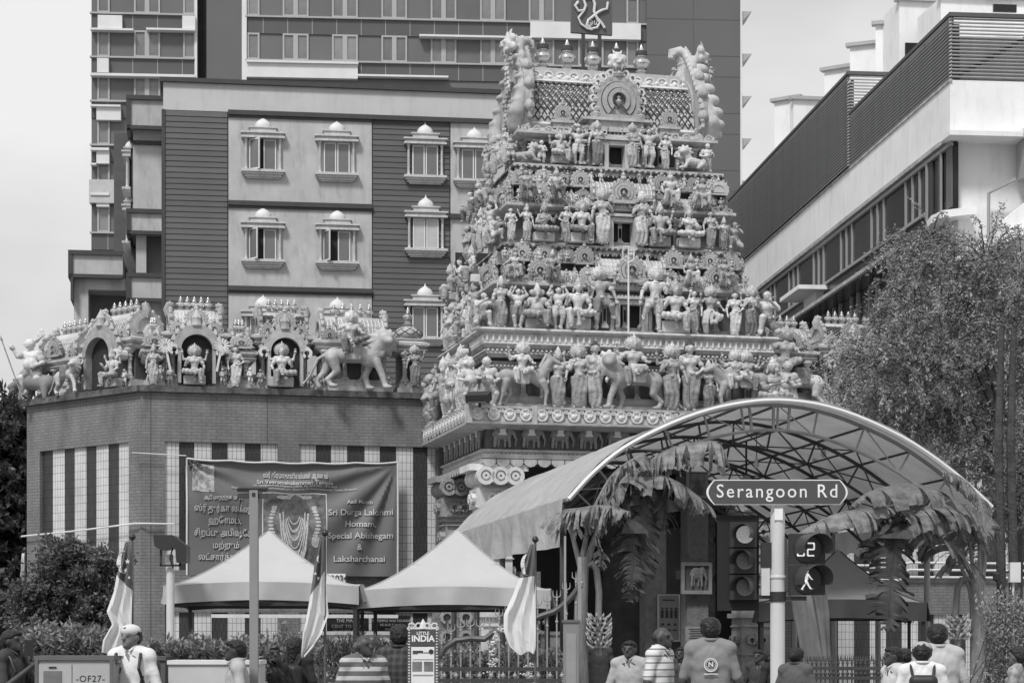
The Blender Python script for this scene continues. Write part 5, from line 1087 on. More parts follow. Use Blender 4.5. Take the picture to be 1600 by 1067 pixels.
for k in range(-1, 6): 
    y = 23+66*k; b = MB().prism([(0, 0), (.75, .75), (0, .75)], -.2, 3.); ob('sun_fin', b, kb, (48.1, 0, K.z(1157, y+12)), m=M_KF)
cj = MB()
for k in range(14): z = K.z(1080, 300-44.5*k+12*(k % 2)); cj.box(40.9, 47.95, -.312, -.3, z, z+.05)
cj.box(44.4, 44.44, -.312, -.3, 30, 70); ob('panel_joint', cj, kb, m=M_KD)['kind'] = 'stuff'
b = MB().box(-.1, 2.8, -.6, .3, 33.4, 33.6).box(-.1, 2.8, -.6, -.55, 33.6, 35.1); ob('balcony', b, kb, m=mat('balcony_glass', .45, rough=.2, var=.1)); ob('post', MB().lathe([(.35,0),(.35,33)], (.9, 1, 0), 12), kb, m=M_WH)
# ------------------------------------------------------------------ hotel with boarded facade behind the temple wall
B = Frame((255-800)/FPX*76, 76, 8)
M_BL = mat('light_render', .42, rough=.8, var=.13, scale=.9, bump=.12, bscale=30, dirt=.30); M_BP = mat('light_render_parapet', .47, rough=.8, var=.07, scale=.5, bump=.08, bscale=30, dirt=.14)
M_BD = mat('dark_board', .095, rough=.6, var=.14, scale=1.4, rnd=.10, stretch=(.3,1,2)); M_BT = mat('dark_trim', .05, rough=.6, var=.15); M_BW = mat('weathered_white_moulding', .50, rough=.7, var=.14, scale=3, dirt=.38, bump=.15)
bb = thing('boarded_hotel', 'pale hotel with dark horizontal boarding and domed window hoods behind the temple', 'building', (B.o[0], B.o[1], 0), R(8))
bz = lambda y, px=356: B.z(px, y)
zr = bz(175)
ob('wall', MB().box(.02, 16, .05, 14, 0, 22.15), bb, m=M_BL); ob('parapet_band', MB().box(0, 16, 0, .4, zr, 22.2), bb, m=M_BP)
ob('coping', MB().box(-.12, 16.1, -.14, .5, 22.2, 22.36).box(-.12,.1,.5,14,22.2,22.36), bb, m=M_BT)
ob('render_panel', MB().box(2.4, 7.74, -.03, .05, 6, zr), bb, m=M_BL); ob('render_panel', MB().box(10.72, 16, -.03, .05, 6, zr), bb, m=M_BL)
for y in (178, 319, 452, 590): z = bz(y); ob('string_course', MB().box(2.38, 7.76, -.16, .0, z-.05, z+.12).box(2.38, 7.76, -.1, .0, z-.14, z-.05), bb, m=M_BT)
for y in (178, 330): z = bz(y); ob('string_course', MB().box(7.76 if y == 178 else 10.7, 16, -.16, .0, z-.05, z+.12), bb, m=M_BT)
BM = {}
for x0, x1 in ((.06, 2.36), (7.78, 10.68)):
    pitch = .2085; n = int((zr-6)/pitch); k_ = round(x1-x0, 2)
    BM[k_] = MB().add([(0,-.02,0),(x1-x0,-.02,0),(x1-x0,.05,0),(0,.05,0),(0,-.04,.01),(x1-x0,-.04,.01),(0,-.018,pitch-.008),(x1-x0,-.018,pitch-.008),(x1-x0,.05,pitch-.008),(0,.05,pitch-.008)], [(0,1,5,4),(4,5,7,6),(6,7,8,9),(0,3,2,1),(0,4,6,9,3),(1,2,8,7,5)]).mesh('board', M_BD)
    for i in range(n): ob('board', BM[k_], bb, (x0, 0, zr-(i+1)*pitch-.02))
    ob('board_backing', MB().box(x0-.02, x1+.02, 0, .045, 6, zr), bb, m=M_DARK)
ob('corner_strip', MB().box(-.06, .07, -.07, .4, 0, zr), bb, m=M_BT)
# windows
def bwin_meshes():
    w, h = .62, 1.24; b = MB()
    for s in (-1, 1): b.lathe([(.085,0),(.085,.05),(.06,.08),(.055,h-.1),(.08,h-.05),(.085,h+.02)], (s*(w+.13), -.1, 0), 10)
    b.box(-w-.34, w+.34, -.3, .04, h+.02, h+.10).box(-w-.28, w+.28, -.24, .04, h+.10, h+.2).box(-w-.36, w+.36, -.34, .04, h+.2, h+.26).box(-.58, .58, -.22, .04, h+.26, h+.42).box(-.64, .64, -.27, .04, h+.42, h+.47)
    ME['hood'] = b.mesh('window_surround', M_BW)
    b = MB().lathe([(.36,0),(.37,.06),(.34,.16),(.26,.25),(.15,.32),(.06,.37),(.03,.43),(.0,.52)], (0,-.02,h+.47), 18, sy=.6); ME['wdome'] = b.mesh('dome', M_PALE)
    b = MB().box(-w-.34, w+.34, -.32, .04, -.1, -.0).box(-w-.28, w+.28, -.25, .04, -.19, -.1).box(-w-.2, w+.2, -.18, .04, -.28, -.19).box(-w-.1, w+.1, -.12, .04, -.34, -.28); ME['wsill'] = b.mesh('sill', M_BW)
    t = .055
    def leaf(w_): return MB().box(0, w_, -.05, 0, 0, t).box(0, w_, -.05, 0, h-t, h).box(0, t, -.05, 0, t, h-t).box(w_-t, w_, -.05, 0, t, h-t)
    ME['leaf'] = leaf(.56).mesh('casement', M_WH); ME['leafglass'] = MB().box(t, .56-t, -.03, -.02, t, h-t).mesh('pane', glassmat('grey_glass', .13, .12)); ME['leafglass2'] = MB().box(t, .56-t, -.03, -.02, t, h-t).mesh('pane', glassmat('curtained_glass', .42, .3))
    ME['hole'] = MB().box(-.6, .6, -.012, .03, 0, h).mesh('opening', M_DARK)
bwin_meshes()
def bwindow(px, ybot, op=0, curtain=False, parent=bb, fr=B, v=0, rz=0, u=None, z=None):
    u = fr.u(px) if u is None else u; z = fr.z(px, ybot) if z is None else z
    wv = ob('window_surround', ME['hood'], parent, (u, v-.03, z), rz, sc=(.84,.9,.93)); ob('dome', ME['wdome'], wv); ob('sill', ME['wsill'], wv); ob('opening', ME['hole'], wv)
    a = ob('casement', ME['leaf'], wv, (.02, -.02, 0)); g = 'leafglass2' if curtain else 'leafglass'
    c = ob('casement', ME['leaf'], wv, (-.58, -.02, 0), -R(op))
    for q in (a, c): q.name = 'casement'
    # panes are joined to the surround level so nothing goes deeper than a sub-part
    ob('pane', ME[g], wv, a.location, 0); ob('pane', ME[g], wv, c.location, c.rotation_euler.z)
for px, yb, op, cu in ((411,267,38,0),(526,272,0,0),(411,407,52,0),(527,410,64,0),(664,276,0,0),(665,390,0,1),(664,528,0,0),(411,545,0,0),(527,548,0,0),(741,282,0,0)): bwindow(px, yb, op, cu)
ob('opening_shade_panel', MB().box(10.9, 13, -.05, .0, bz(455, 715), bz(395, 715)), bb, m=M_DARK)  # flat near-black panel; the shade of the opening is its colour
# left side: stepped bays with dark outlined balcony boxes
def bbay(x0, x1, v, z0, z1, m=M_BL, outline=True, d=3.):
    ob('bay', MB().box(x0, x1, v, v+d, z0, z1), bb, m=m)
    if outline: ob('bay_trim', MB().box(x0-.1, x1, v-.12, v+.1, z1-.02, z1+.14).box(x0-.1, x1, v-.1, v+.1, z0-.12, z0+.02).box(x0-.14, x0+.02, v-.1, v+d, z0-.12, z1+.14), bb, m=M_BT)
bx = lambda px, v: B.u(px, v)
V1 = 1.6
for y0, y1 in ((156,198),(333,362),(433,467)): bbay(bx(203,V1), -.0, V1, B.z(225,y1,V1), B.z(225,y0,V1))
bbay(bx(207,V1), 0, V1+.5, B.z(225,333,V1), B.z(225,198,V1), outline=False); ob('bay_trim', MB().box(bx(207,V1), 0, V1+.38, V1+.6, B.z(225,222,V1), B.z(225,216,V1)), bb, m=M_BT)
bbay(bx(220,V1), 0, V1+.9, B.z(225,433,V1), B.z(225,362,V1), outline=False, m=mat('render_painted_shade', .16, var=.2, scale=.8)); bbay(bx(212,V1), 0, V1+.6, 0, B.z(225,467,V1), outline=False)  # darker copy of the light render, with the shade of the set-back walls painted in
bbay(bx(212,V1)-.0, bx(228,V1), V1+.3, B.z(225,433,V1), B.z(225,362,V1), outline=False)
V2 = 4.5
ob('side_wing', MB().box(bx(178,V2), bx(207,V2)+.3, V2, V2+8, 0, B.z(190,208,V2)), bb, m=M_BD)
for y in (250, 335): bwindow(0, 0, 0, 0, u=bx(205,V1)-.1, z=B.z(200,y+35,V1), v=V1+1.6, rz=-PI/2)
bbay(bx(119,V2), bx(196,V2), V2-2.2, B.z(150,430,V2-2.2), B.z(150,398,V2-2.2), d=6); bbay(bx(121,V2), bx(200,V2), V2-1.9, B.z(150,452,V2-2), B.z(150,434,V2-2), outline=False, d=5)
ob('pier', MB().box(bx(121,V2), bx(143,V2), V2-1.9, V2+4, 0, B.z(150,452,V2-2)), bb, m=M_BL); ob('recess_wall', MB().box(bx(143,V2), bx(215,V2), V2-.6, V2+5, 0, B.z(150,452,V2-2)), bb, m=mat('render_painted_shade', .16))
ob('edge_strip', MB().box(bx(117,V2), bx(119,V2)+.05, V2-2.3, V2+4, B.z(150,470,V2-2.2), B.z(150,430,V2-2.2)), bb, m=M_BT)
# ------------------------------------------------------------------ white building with louvred parapet on the right
Q = Frame((1487-800)/FPX*60, 60, 5.5)
M_QW = mat('white_render', .74, rough=.75, var=.06, scale=.6, dirt=.16); M_QS = mat('louvre_slat', .34, rough=.5, var=.12, scale=2); M_QD = mat('louvre_backing', .2, rough=.8, var=.2); M_QG = mat('dark_window_glass', .022, rough=.09, var=.5, scale=.45, spec=.3)
M_QF = mat('grey_window_post', .30, rough=.5, var=.08); M_STAIN = mat('stained_lip', .38, var=.3, scale=2, dirt=.4)
qb = thing('louvred_building', 'white building with long dark louvred parapets and ribbon windows', 'building', (Q.o[0], Q.o[1], 0), R(5.5))
QL = 33.
ob('wall', MB().box(.3, 14, .3, QL, 0, 19.2), qb, m=M_QW)
ob('white_band', MB().box(-.05, .4, -.0, QL, 16.25, 17.9).box(.4, 14, -.0, .5, 16.25, 17.9), qb, m=M_QW); ob('band_lip', MB().box(-.14, .1, -.1, QL, 16.14, 16.27), qb, m=M_STAIN); ob('band_lip', MB().box(-.09, .0, -.05, QL, 17.84, 17.93), qb, m=M_STAIN)
SL = {}
def slats(x, v0, v1, z0, z1, n, along_v=True, h=.05):
    key = (round(v1-v0, 2), along_v)
    if key not in SL:
        L_ = v1-v0; b = MB()
        if along_v: b.cbox((0, L_/2, 0), (.10, L_, h), ry=-.5)
        else: b.cbox((L_/2, 0, 0), (L_, .08, .035), rx=.6)
        SL[key] = b.mesh('slat', M_QS)
    for i in range(n):
        z = z0+(z1-z0)*(i+.5)/n; ob('slat', SL[key], qb, (x, v0, z) if along_v else (v0, x, z))
slats(-.05, -.05, 11.2, 17.95, 19.74, 17); slats(0, -.05, 9., 17.95, 19.74, 17, along_v=False)
slats(-.12, 11.2, QL, 17.95, 21.1, 30); slats(11.1, -.1, 3., 19.5, 21.1, 15, along_v=False)
M_QB2 = mat('louvre_backing_light', .30, rough=.8, var=.2); ob('louvre_backing', MB().box(.3, 9, .35, .5, 17.9, 19.3), qb, m=M_QB2); ob('louvre_backing', MB().box(.1, .3, .2, QL, 17.9, 19.6), qb, m=M_QD); ob('louvre_backing', MB().box(.03, .1, 11.3, QL, 19, 21), qb, m=M_QD)
b = MB().box(-.1, 9, -.1, .04, 19.74, 19.86).box(-.12, .04, .04, 11.2, 19.74, 19.84).box(-.2, 3, 11.05, 11.25, 21.1, 21.22).box(-.2, 0, 11.25, QL, 21.1, 21.2)
for v in np.arange(0, QL, 2.6): b.box(-.02, .04, v, v+.1, 17.9, 19.74 if v < 11.2 else 21.1)
for x in (.0, 2.9, 5.8): b.box(x, x+.08, .05, .15, 17.9, 19.74)
b.bar((.3,.2,18.1), (2.9,.2,19.6), .1).bar((3.1,.2,18.1), (5.7,.2,19.6), .1); ob('louvre_frame', b, qb, m=mat('louvre_frame', .09, var=.1))
# ribbon windows
ob('ribbon_glass', MB().box(.05, .2, 0, QL, 14.5, 16.1), qb, m=M_QG)
wp_ = MB().box(-.01, .1, 0, .09, 14.5, 16.12).mesh('window_post', M_QF)
for v in np.arange(3.2, QL, 4.0):
    for d in (0, .75, 1.5): ob('window_post', wp_, qb, (0, v+d, 0))
b = MB().box(-.1, .1, 2.4, QL, 14.42, 14.52).box(-.05,.1,0,QL,15.98,16.1); ob('window_rail', b, qb, m=M_QF)
ob('window_post', MB().box(-.06, .0, .9, .96, 14.2, 16.1), qb, m=M_QF); ob('window_post', MB().box(-.06, .0, 2.3, 2.4, 14.2, 16.1), qb, m=M_QF); ob('ribbon_glass', MB().box(.04, .2, 0, 2.4, 14.1, 14.5), qb, m=M_QG)
for y_, w_, t_ in ((.02,.5,.12),(1.0,.35,.07),(1.9,.3,.05)): ob('curtain', MB().box(.0, .04, y_, y_+w_, 14.2, 16.0), qb, m=mat('grey_curtain_%d' % int(t_*100), t_, var=.2, scale=3, stretch=(1,9,.2)))
ob('corner_balcony', MB().prism([(.6,-.5),(.35,-.42),(-.25,.1),(-.35,.9),(-.2,1.9),(.1,2.6),(.6,2.6)], 13.88, 14.1, 'z'), qb, m=M_QW)
ob('corner_column', MB().box(-.02, .6, 2.2, 3.2, 11.5, 13.9), qb, m=M_BT)
# lower storeys
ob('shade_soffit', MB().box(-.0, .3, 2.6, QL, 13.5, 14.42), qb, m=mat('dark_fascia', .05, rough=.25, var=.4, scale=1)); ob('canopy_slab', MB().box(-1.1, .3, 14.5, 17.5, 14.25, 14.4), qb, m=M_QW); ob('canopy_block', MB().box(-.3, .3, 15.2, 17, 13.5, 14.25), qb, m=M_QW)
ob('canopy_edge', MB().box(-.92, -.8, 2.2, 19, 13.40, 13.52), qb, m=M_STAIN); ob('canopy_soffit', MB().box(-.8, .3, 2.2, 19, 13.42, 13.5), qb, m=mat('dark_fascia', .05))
ob('ribbon_glass', MB().box(.0, .2, 0, QL, 8.3, 13.4), qb, m=M_QG); wp_ = MB().box(-.1, .08, 0, .12, 8.3, 13.4).mesh('window_post', M_QF)
for v in np.arange(.5, QL, 2.4):
    for d in (0, .9): ob('window_post', wp_, qb, (0, v+d, 0))
ob('lower_wall', MB().box(-.1, .3, 0, QL, 0, 8.3), qb, m=mat('brown_lower_wall', .1, var=.2))
b = MB()
for i in range(32): b.cbox((-.12, 25, 8.6+i*.16), (.1, 16, .03))
ob('louvre_band', b, qb, m=M_QS)['kind'] = 'stuff'
# front facade details, right of the corner
ob('ledge', MB().box(-.28, 3.3, -.7, .3, 16.12, 16.26).box(1.9, 6, -1.1, .3, 16.18, 16.36), qb, m=M_QW)
ob('side_screen', MB().box(2.0, 2.6, -.6, .1, 15.0, 16.1), qb, m=M_QS)
ob('stair_parapet', MB().prism([(1.2,13.6),(4.5,16.2),(4.5,14.2),(1.2,12.4)], -.9, -.3), qb, m=M_QW)
ob('conduit', MB().tube([(1.1,-.0,12.6),(1.1,-.05,14.6),(1.8,-.4,14.95)], .05, 6), qb, m=M_QF)
ob('curved_ledge', MB().prism([(.0,12.7),(1.2,13.1),(2.6,13.7),(4.5,14.6),(4.5,14.4),(2.6,13.5),(1.2,12.9),(.0,12.5)], -1.4, .3), qb, m=M_QW)
ob('ribbon_glass', MB().prism([(.2,12.5),(1.2,12.9),(2.6,13.5),(4.5,14.4),(4.5,8),(.2,8)], -.1, .29), qb, m=M_QG)
for x in (1.3, 1.5, 2.4, 3.3): ob('window_post', MB().box(x, x+.08, -.2, -.08, 8, 12.9+max(0, x-1.2)*.4), qb, m=M_QF)
# stepped white penthouse walls behind the louvres
for px0, px1, yt, Y, yw in ((1210,1248,160,88,-34),(1240,1292,156,87,8),(1288,1332,112,84,-32),(1328,1372,74,82,-22),(1368,1412,40,80,-14),(1405,1475,2,78,8),(1470,1620,-4,74,8)):
    w = (px1-px0)/FPX*Y/cos(R(yw)); p = W(px0, yt, Y); o = ob('penthouse_wall', MB().box(0, w, 0, 2.5, 0, p.z), qb, m=M_QW)
    loc = Vector((p.x, Y, 0)); M_ = Matrix.Rotation(-R(5.5), 4, 'Z') @ Matrix.Translation(loc-Vector((Q.o[0], Q.o[1], 0)))
    o.location = M_.to_translation(); o.rotation_euler.z = R(yw-5.5); ob('penthouse_coping', MB().box(-.15, w+.02, -.15, .2, p.z, p.z+.14), o, m=M_KF)
for px0, px1, y0, y1, Y in ((1413,1432,70,90,77.8),(1438,1460,46,62,77.8),(1550,1587,10,22,73.8)):
    a, c = W(px0, y1, Y), W(px1, y0, Y); M_ = Matrix.Rotation(-R(5.5), 4, 'Z') @ Matrix.Translation(Vector((a.x, Y-.25, 0))-Vector((Q.o[0], Q.o[1], 0))); o = ob('penthouse_window', MB().box(0, c.x-a.x, 0, .1, a.z, c.z), qb, m=M_QG); o.location = M_.to_translation()
# ------------------------------------------------------------------ symbol board on two posts behind the tower roof
sb = thing('symbol_board', 'square grey board with looping sacred symbol on posts above the roof', 'sign', T.world(T.u(924, 4.2), 4.2, 0), TRZ)
zb = T.z(924, 54, 4.2); ob('board', MB().box(-.5, .5, -.05, .05, zb, zb+1.05), sb, m=mat('sign_board_grey', .10, rough=.5, var=.1))
for s in (-1, 1): ob('post', MB().box(s*.2-.035, s*.2+.035, -.04, .04, 12.8, zb), sb, m=M_BT)
b = MB(); 
def loop(pts, w): b.tube([(x, -.085, zb+.1+z) for x, z in pts], w, 8)
loop([(-.34,.62),(-.42,.52),(-.34,.4),(-.2,.42),(-.16,.55),(-.22,.7),(-.1,.8),(.0,.74),(.06,.6),(.04,.42),(.1,.28),(.22,.16),(.3,.04)], .035)
loop([(.38,.66),(.36,.5),(.24,.46),(.14,.4),(.02,.3),(-.1,.2),(-.14,.08),(-.02,-.0),(.12,.04),(.18,.16),(.1,.24)], .032); loop([(-.2,.42),(-.34,.24),(-.28,.1),(-.12,.0),(.0,-.02)], .028)
ob('symbol', b, sb, m=M_PALE); ob('lettering', text_mesh('ஓம்', .17, M_PALE, .01), sb, (.02, -.07, zb+.26))

# ------------------------------------------------------------------ arched canopy over the entrance path
C = Frame((880-800)/FPX*33.5, 33.5, TY)
M_TARP = mat('white_tarpaulin', .52, rough=.45, var=.14, scale=1.6, bump=.8, bscale=3.5, trans=.3, dirt=.16); M_STEEL = mat('dark_steel', .07, rough=.5, var=.2, metal=.3); M_STL = mat('grey_steel', .28, rough=.5, var=.15)
M_BLK = mat('black_metal', .03, rough=.5); M_POLE = mat('pale_pole_paint', .55, rough=.45, var=.06, dirt=.1); M_WP = mat('white_pipe', .6, rough=.4)
cp = thing('arched_canopy', 'large arched tarpaulin canopy on steel trusses before the temple entrance', 'canopy', (C.o[0], C.o[1], 0), TRZ)
ARC = [(0,3.75),(.45,4.22),(1.03,4.66),(1.97,5.11),(2.85,5.36),(3.72,5.44),(4.69,5.30),(5.85,4.85),(6.79,4.26),(7.44,3.73)]; CL = 8.9
def arc_at(t):
    q = t*(len(ARC)-1); k = min(int(q), len(ARC)-2); f = q-k
    P = [ARC[max(0, min(len(ARC)-1, k+i))] for i in (-1,0,1,2)]
    return tuple(.5*((2*P[1][j])+(-P[0][j]+P[2][j])*f+(2*P[0][j]-5*P[1][j]+4*P[2][j]-P[3][j])*f*f+(-P[0][j]+3*P[1][j]-3*P[2][j]+P[3][j])*f**3) for j in (0,1))
def inner_at(t, d=.42):
    a, b = arc_at(max(0, t-.02)), arc_at(min(1, t+.02)); n = Vector((b[1]-a[1], -(b[0]-a[0]))); n.normalize(); p = arc_at(t); return (p[0]+n.x*d, p[1]+n.y*d)
def sheet(off):
    def f(a, b):
        x, z = arc_at(a); sag = .035*abs(sin(b*PI*3))*1.; rip = .012*sin(a*60+b*9)+.01*sin(b*70)
        return (x, -.35+(CL+.5)*b, (z+off-sag)*(1-.04*b)+rip)
    return f
b = MB().grid(sheet(.10), 60, 40); ob('tarpaulin', b, cp, m=M_TARP)
ob('front_hem', MB().tube([(arc_at(t)[0], -.36, arc_at(t)[1]+.03) for t in np.linspace(0, 1, 40)], .045, 6), cp, m=mat('white_hem', .6, rough=.5, var=.04))
def valance(x, drop, name, seed, scal=False):
    rn = random.Random(seed); ph = [rn.uniform(0, 6) for _ in range(4)]
    def f(a, b):
        d = drop*(1+.03*sin(a*9+ph[0])); 
        if scal: d -= .1*abs(sin(a*PI*22))
        return (x+(.05*sin(a*34+ph[1])+.03*sin(a*71+ph[2]))*b+.02*b, -.35+(CL+.5)*a, 3.78*(1-.04*a)-d*b)
    ob(name, MB().grid(f, 110, 8), cp, m=M_TARP)
valance(-.1, .72, 'side_flap', 1); valance(7.44, .55, 'side_flap', 2, True)
ob('hem_batten', MB().tube([(0, -.35, 3.8), (0, CL+.15, 3.65)], .05, 6), cp, m=M_TARP)
for k, v in enumerate(np.linspace(0, CL, 5)):
    q_ = 1-.04*v/CL; b = MB(); n = 36; O = [(p[0], p[1]*q_) for p in (arc_at(i/n) for i in range(n+1))]; I = [(p[0], p[1]*q_) for p in (inner_at(i/n) for i in range(n+1))]
    b.tube([(p[0], v, p[1]) for p in O], .034, 6).tube([(p[0], v, p[1]) for p in I], .03, 6)
    for i in range(2, n-1, 3):
        b.bar((O[i][0], v, O[i][1]), (I[i][0], v, I[i][1]), .03)
        if (i//3) % 2 == 0: b.bar((O[i][0], v, O[i][1]), (I[i+3 if i+3 <= n else n][0], v, I[i+3 if i+3 <= n else n][1]), .018)
    ob('arch_truss', b, cp, m=M_STL if k == 0 else M_STEEL)
    for x in (0, 7.44):
        ob('post', MB().tube([(x, v, 0), (x, v, 3.78*q_)], .055, 10), cp, m=M_STL if x else M_STEEL)
for i in range(2, 35, 3):
    t = i/36; p = arc_at(t); q = inner_at(t); b = MB().bar((p[0], 0, p[1]), (p[0], CL, p[1]*.96), .035); 
    if i % 6 == 2: b.bar((q[0], 0, q[1]), (q[0], CL, q[1]*.96), .03)
    ob('purlin', b, cp, m=M_STEEL)
b = MB()
for k in range(4):
    v0, v1 = CL*k/4, CL*(k+1)/4
    for i in range(2, 32, 6):
        a, c = inner_at(i/36), inner_at((i+6)/36); s0, s1 = 1-.04*k/4, 1-.04*(k+1)/4; b.bar((a[0], v0, a[1]*s0), (c[0], v1, c[1]*s1), .022).bar((c[0], v0, c[1]*s0), (a[0], v1, a[1]*s1), .022)
ob('cross_brace', b, cp, m=M_STEEL)['kind'] = 'stuff'
b = MB()                                                   # ladder frame in the middle of the front arch
for t in (.49, .545, .58): p, q = arc_at(t), inner_at(t, .42); b.bar((p[0], -.02, p[1]), (q[0], -.02, q[1]), .04)
b.bar((arc_at(.49)[0], -.03, 5.2), (arc_at(.58)[0], -.03, 5.18), .03); ob('hatch_frame', b, cp, m=M_STL)
# hanging things
fan = thing('ceiling_fan', 'ceiling fan hanging from the middle of the arched canopy', 'fan', C.world(C.u(1166, 4), 4, 0), TRZ)
zf = C.z(1166, 752, 4); ob('rod', MB().tube([(0,0,zf),(0,0,zf+.75)], .02, 6), fan, m=M_BLK); ob('motor', MB().lathe([(0,-.08),(.1,-.06),(.12,.02),(.06,.1),(0,.12)], (0,0,zf), 14), fan, m=M_STL)
for k in range(3): a = 2*PI*k/3+.4; ob('blade', MB().cbox((cos(a)*.36, sin(a)*.36, zf-.03), (.5,.13,.012), rz=a, rx=.15), fan, m=M_STL)
for bi, (px, v, y) in enumerate(((1130,5,735),(1182,3.2,722),(1238,4.5,722),(1273,3.5,712),(1287,2.5,705),(1299,3.5,708))):
    bl = thing('hanging_bulb', f'small lamp bulb hanging under the canopy, {ORD[bi]} of six from the street sign\'s left end', 'lamp', C.world(C.u(px, v), v, 0), 0, 'bulbs under the canopy')
    z = C.z(px, y, v); ob('wire', MB().tube([(0,0,z),(0,0,z+.5)], .008, 4), bl, m=M_BLK); ob('bulb', MB().lathe([(0,-.12),(.045,-.08),(.05,-.03),(.03,.03),(.025,.08),(0,.09)], (0,0,z), 10), bl, m=M_PALE)
pf = thing('framed_picture', 'small framed portrait hung under the canopy behind the leaves', 'picture', C.world(C.u(1090, 6), 6, C.z(1090, 757, 6)), TRZ)
ob('frame', MB().box(-.22,.22,0,.03,-.26,.26), pf, m=M_STL); ob('print', MB().box(-.17,.17,-.01,0,-.21,.21), pf, m=mat('print_grey', .18, var=.6, scale=5)); ob('figure', MB().lathe([(.11,-.2),(.12,-.08),(.05,0),(.06,.06),(.0,.13)], (0,-.01,0), 12, sy=.1), pf, m=M_STD)
# ------------------------------------------------------------------ marquee tents
def tent(label, px0, px1, pxe, Y, ytop, yeave, val, yaw, cm, vm, legs=True):
    x0, x1 = (px0-800)/FPX*Y, (px1-800)/FPX*Y; w = (x1-x0); ze = CAMZ+(HORIZON-yeave)/FPX*Y; zp = CAMZ+(HORIZON-ytop)/FPX*(Y+w/2)
    t = thing('marquee_tent', label, 'tent', ((x0+x1)/2, Y+w/2, 0), R(yaw), 'marquee tents before the temple'); h = w/2
    b = MB(); c = MB()
    for q in range(4):
        M_ = Matrix.Rotation(q*PI/2, 4, 'Z')
        def f(a, k): 
            r = 1-k; xx = (2*a-1)*h*r; return tuple(M_ @ Vector((xx, -h*r, ze+(zp-ze)*(k**1.45)+.07*(1-(2*a-1)**2)*(1-k)**3-.02*sin(PI*min(1,2*k))*(1-(2*a-1)**2))))
        def g(a, k): 
            xx = (2*a-1)*h; wv = .035*sin(a*17+q*2)+.02*sin(a*41+q); return tuple(M_ @ Vector((xx, -h-.012-(wv+.02)*k, ze+.07*(1-(2*a-1)**2)-val*k)))
        b.grid(f, 24, 16); c.grid(g, 40, 4)
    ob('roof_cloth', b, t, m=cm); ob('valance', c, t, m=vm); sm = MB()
    for q in range(4):
        M_ = Matrix.Rotation(q*PI/2, 4, 'Z'); sm.tube([tuple(M_ @ Vector((-h*(1-k), -h*(1-k), ze+(zp-ze)*k**1.45+.004))) for k in np.linspace(0, .97, 14)], .011, 5); sm.tube([tuple(M_ @ Vector(((2*a_-1)*h*.45, -h*.45, ze+(zp-ze)*.55**1.45-.015*(1-(2*a_-1)**2)+.004))) for a_ in np.linspace(0, 1, 9)], .006, 4)
    ob('seam', sm, t, m=vm)
    f_ = MB()
    for q in range(4):
        M_ = Matrix.Rotation(q*PI/2, 4, 'Z'); e = MB()
        for s in (-1, 1): e.bar((s*h*.97, -h*.97, ze-.06), (0, -h*.97, ze+.04), .03).bar((s*h*.97, -h*.97, ze-.3), (0, -h*.97, ze-.2), .03).bar((s*h*.97,-h*.97,ze-.3),(s*h*.4,-h*.97,ze),.025)
        e.bar((-h*.97,-h*.97,ze-.26),(h*.97,-h*.97,ze-.26),.05); f_.merge(e, M_)
    f_.tube([(0,0,zp-.9),(0,0,zp-.02)], .03, 8); ob('frame', f_, t, m=M_BLK)
    for sx in (-1, 1):
        for sy in (-1, 1): ob('leg', MB().bar((sx*h*.96, sy*h*.96, 0), (sx*h*.96, sy*h*.96, ze), .06), t, m=M_BLK)
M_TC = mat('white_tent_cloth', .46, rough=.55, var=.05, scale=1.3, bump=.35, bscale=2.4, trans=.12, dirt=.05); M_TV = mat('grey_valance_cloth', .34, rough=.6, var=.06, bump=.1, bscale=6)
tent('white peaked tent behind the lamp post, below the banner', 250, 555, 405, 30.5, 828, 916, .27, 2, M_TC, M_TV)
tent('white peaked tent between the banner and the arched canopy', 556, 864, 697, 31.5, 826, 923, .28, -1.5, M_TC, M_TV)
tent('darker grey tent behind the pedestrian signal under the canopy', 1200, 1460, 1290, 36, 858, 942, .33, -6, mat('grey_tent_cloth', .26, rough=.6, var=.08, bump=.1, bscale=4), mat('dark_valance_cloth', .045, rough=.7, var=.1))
# ------------------------------------------------------------------ street sign and signals on one pole
PY = 24.6; sp_x = (1215-800)/FPX*PY
sg = thing('signal_pole', 'pale round pole carrying the street name sign and signal heads', 'pole', (sp_x, PY, 0)); 
zt2 = CAMZ+(1000-800)/FPX*PY; ob('shaft', MB().lathe([(.11,0),(.105,.3),(.088,.31),(.088,zt2)], n=24), sg, m=M_POLE); ob('pole_band', MB().lathe([(.094,0),(.1,.01),(.1,.03),(.094,.04)], (0,0,CAMZ+96/FPX*PY), 24), sg, m=M_POLE)
ob('sign_bracket', MB().prism([(-.09,-.02),(.09,-.02),(.07,.04),(.05,.1),(.055,.16),(.11,.2),(-.11,.2),(-.055,.16),(-.05,.1),(-.07,.04)], -.03, .03).cbox((0,-.09,-.03), (.1,.02,.14)), sg, (0,0,zt2), m=mat('white_sign_metal', .72))
ss = thing('street_sign', 'street name sign reading Serangoon Rd with rounded ends', 'street sign', ((1212-800)/FPX*PY, PY-.12, CAMZ+(1000-770)/FPX*PY))
def plate(w, h, ex): return [(-w/2,-h/2+0)]+[(-w/2-ex*sin(PI*i/8), -h/2+h*i/8) for i in range(1,8)]+[(-w/2,h/2),(w/2,h/2)]+[(w/2+ex*sin(PI*i/8), h/2-h*i/8) for i in range(1,8)]+[(w/2,-h/2)]
ob('border', MB().prism(plate(1.50,.30,.095), -.01, .012), ss, m=mat('white_sign_metal', .72)); ob('face', MB().prism(plate(1.49,.278,.075), -.016, .0), ss, m=mat('sign_face_grey', .075, rough=.35, var=.05))
